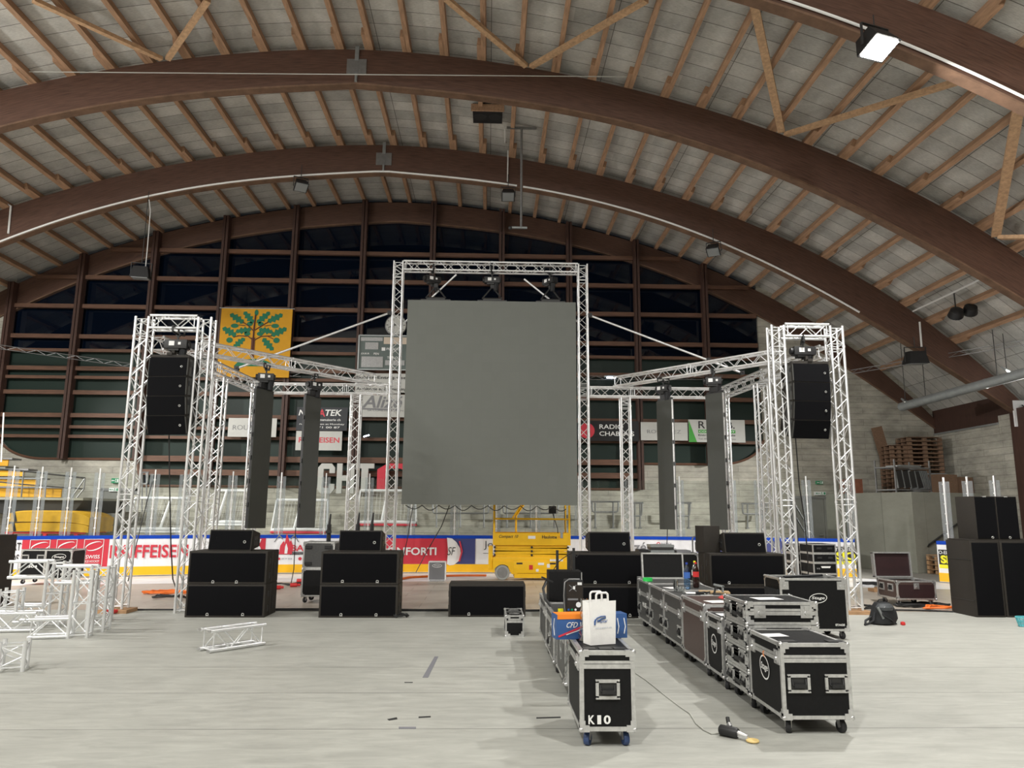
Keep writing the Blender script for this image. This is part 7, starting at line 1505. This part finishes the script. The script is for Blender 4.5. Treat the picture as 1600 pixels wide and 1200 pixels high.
a = Vector(roofpt(815, 203, 0.0)); b_ = Vector(at(817, 356, a.y)); t = thing('hanging_pole', 'grey pole hanging from the roof with a crossbar and red lamp at its foot', 'pole', a); mb = MB(); mb.tube((0, 0, 0.05), (0, 0, b_.z - a.z), 0.035, 8); part('pole', mb, STEEL, t); mb = MB(); mb.box((0, 0, 0.06), (0.9, 0.06, 0.06)); part('head_bar', mb, STEEL, t); mb = MB(); mb.box((-0.05, 0, b_.z - a.z), (0.45, 0.06, 0.05)); part('foot_bar', mb, MACR, t); mb = MB(); mb.ball((-0.32, 0, b_.z - a.z - 0.01), 0.06); part('red_lamp', mb, DSTEEL, t)
A, B = Vector((*at(1408, 636, 24.2),)), Vector((*at(1640, 572, 19.0),)); t = thing('air_duct', 'round galvanised air duct under the roof along the right side wall', 'duct', A); mb = MB(); mb.tube((0, 0, 0), B - A, 0.145, 20)
for k in range(4): q = (B - A) * (k + 0.5) / 4; e = (B - A).normalized() * 0.02; mb.tube(q - e, q + e, 0.153, 20)
part('tube', mb, MACR, t)
for k in range(2): q = (B - A) * (0.2 + 0.5 * k); mb = MB(); mb.tube(q + Vector((0, 0, 0.15)), q + Vector((0.0, 0, zt(A.x + q.x - XA) + 0.02 - A.z - q.z)), 0.012, 6); part('hanger', mb, DSTEEL, t)
for lb, px, py, Y in (('small square lit lamp at the far end of the air duct', 1415, 628, 24.0), ('small square lit lamp above the middle of the air duct', 1573, 579, 20.4)):
    p = Vector(at(px, py, Y)); t = thing('square_lamp', lb, 'lamp', p, 0.3, 'small square lamps'); mb = MB(); mb.box((0, 0, 0.02), (0.26, 0.2, 0.05), rx=0.7, ry=0.3); part('housing', mb, MACR, t); mb = MB(); mb.box((0, -0.02, -0.012), (0.22, 0.17, 0.03), rx=0.7, ry=0.3); part('glass', mb, WLAMP2, t); mb = MB(); mb.tube((0, 0, 0.03), (0, 0.0, zt(p.x - XA) + 0.02 - p.z), 0.012, 6); part('stem', mb, DSTEEL, t)
def thin_truss(label, P, Q):
    P, Q = Vector(P), Vector(Q); t = thing('cable_ladder', label, 'cable ladder', P); d = Q - P; mb = MB()
    for z in (0, 0.13): mb.tube(Vector((0, 0, z)), d + Vector((0, 0, z)), 0.013, 5)
    n = int(d.length / 0.3)
    for k in range(n): u, v_ = d * (k / n), d * ((k + 1) / n); mb.tube(u + Vector((0, 0, 0.13 * (k % 2))), v_ + Vector((0, 0, 0.13 * ((k + 1) % 2))), 0.007, 4)
    part('ladder_rails', mb, STEEL, t)
thin_truss('thin dark cable ladder crossing behind the left tower', at(-120, 528, 24.6), at(206, 574, 26.4)); thin_truss('thin cable ladder behind the left narrow screens', at(348, 588, 26.4), at(470, 588, 26.4))
thin_truss('thin cable ladder between big screen frame and the right narrow screens', at(918, 593, 26.4), at(1130, 593, 26.4)); thin_truss('thin wire ladder rising to the right under the roof', at(1330, 584, 25.6), at(1650, 530, 19.5))
p = at(955, 590, 26.2); t = thing('tube_lamp', 'short lit white tube lamp on the end wall right of the big screen', 'lamp', p); mb = MB(); mb.tube((-0.16, 0, 0), (0.16, 0, 0), 0.03, 10); part('tube', mb, LAMPREFL, t); mb = MB(); mb.box((0, 0.07, 0.05), (0.5, 0.1, 0.06)); part('holder', mb, MACR, t)  # glowing tube models a lamp's reflection in the glazing
p = at(572.5, 681, 26.3); t = thing('tube_lamp', 'small slanting lit tube under the grey lettered banner', 'lamp', p); mb = MB(); mb.tube((-0.1, 0, -0.03), (0.1, 0, 0.03), 0.022, 8); part('tube', mb, LAMPREFL, t); mb = MB(); mb.box((0, 0.18, 0.0), (0.1, 0.34, 0.05)); part('holder', mb, DSTEEL, t)  # second modelled reflection, a slanting glow on its own mount
# sign at the right edge
p = at(1606, 647, 22.4); t = thing('sign', 'white sign with a round dark emblem and crossed sticks at the right picture edge', 'sign', (16.3, 22.3, at(1590, 647, 22.4)[2]), 0.0); t.location = (at(1608, 647, 22.3)[0], 22.3, p[2])
mb = MB(); mb.box((0, 0, 0), (0.98, 0.06, 0.82)); part('board', mb, WHITE, t); mb = MB(); mb.lathe([(0.17, -0.036), (0.17, -0.03)], (0.06, 0, 0.06), 20, 'Y'); part('emblem', mb, BLACKP, t); mb = MB(); oval(mb, (0.06, 0.06), 0.21, 0.21, 0.03, -0.034); part('emblem_ring', mb, RED, t)
for a in (0.7, -0.7): mb = MB(); mb.box((0.06, -0.033, 0.03), (0.75, 0.006, 0.03), ry=a); part('stick', mb, BLACKP, t)
text('lettering', 'HOCKEY CLUB', GREYP, t, (0.05, -0.034, -0.3), 0.6, 0.08)
# flag-side pole at the far left
mb = MB(); A, B = Vector(at(2, 722, 21.0)), Vector(at(6, 645, 21.0)); mb.tube((0, 0, 0), B - A, 0.02, 6); solo('thin_pole', mb, PIPEW, 'thin white pole rising above the glass at the left edge', 'pole', A)
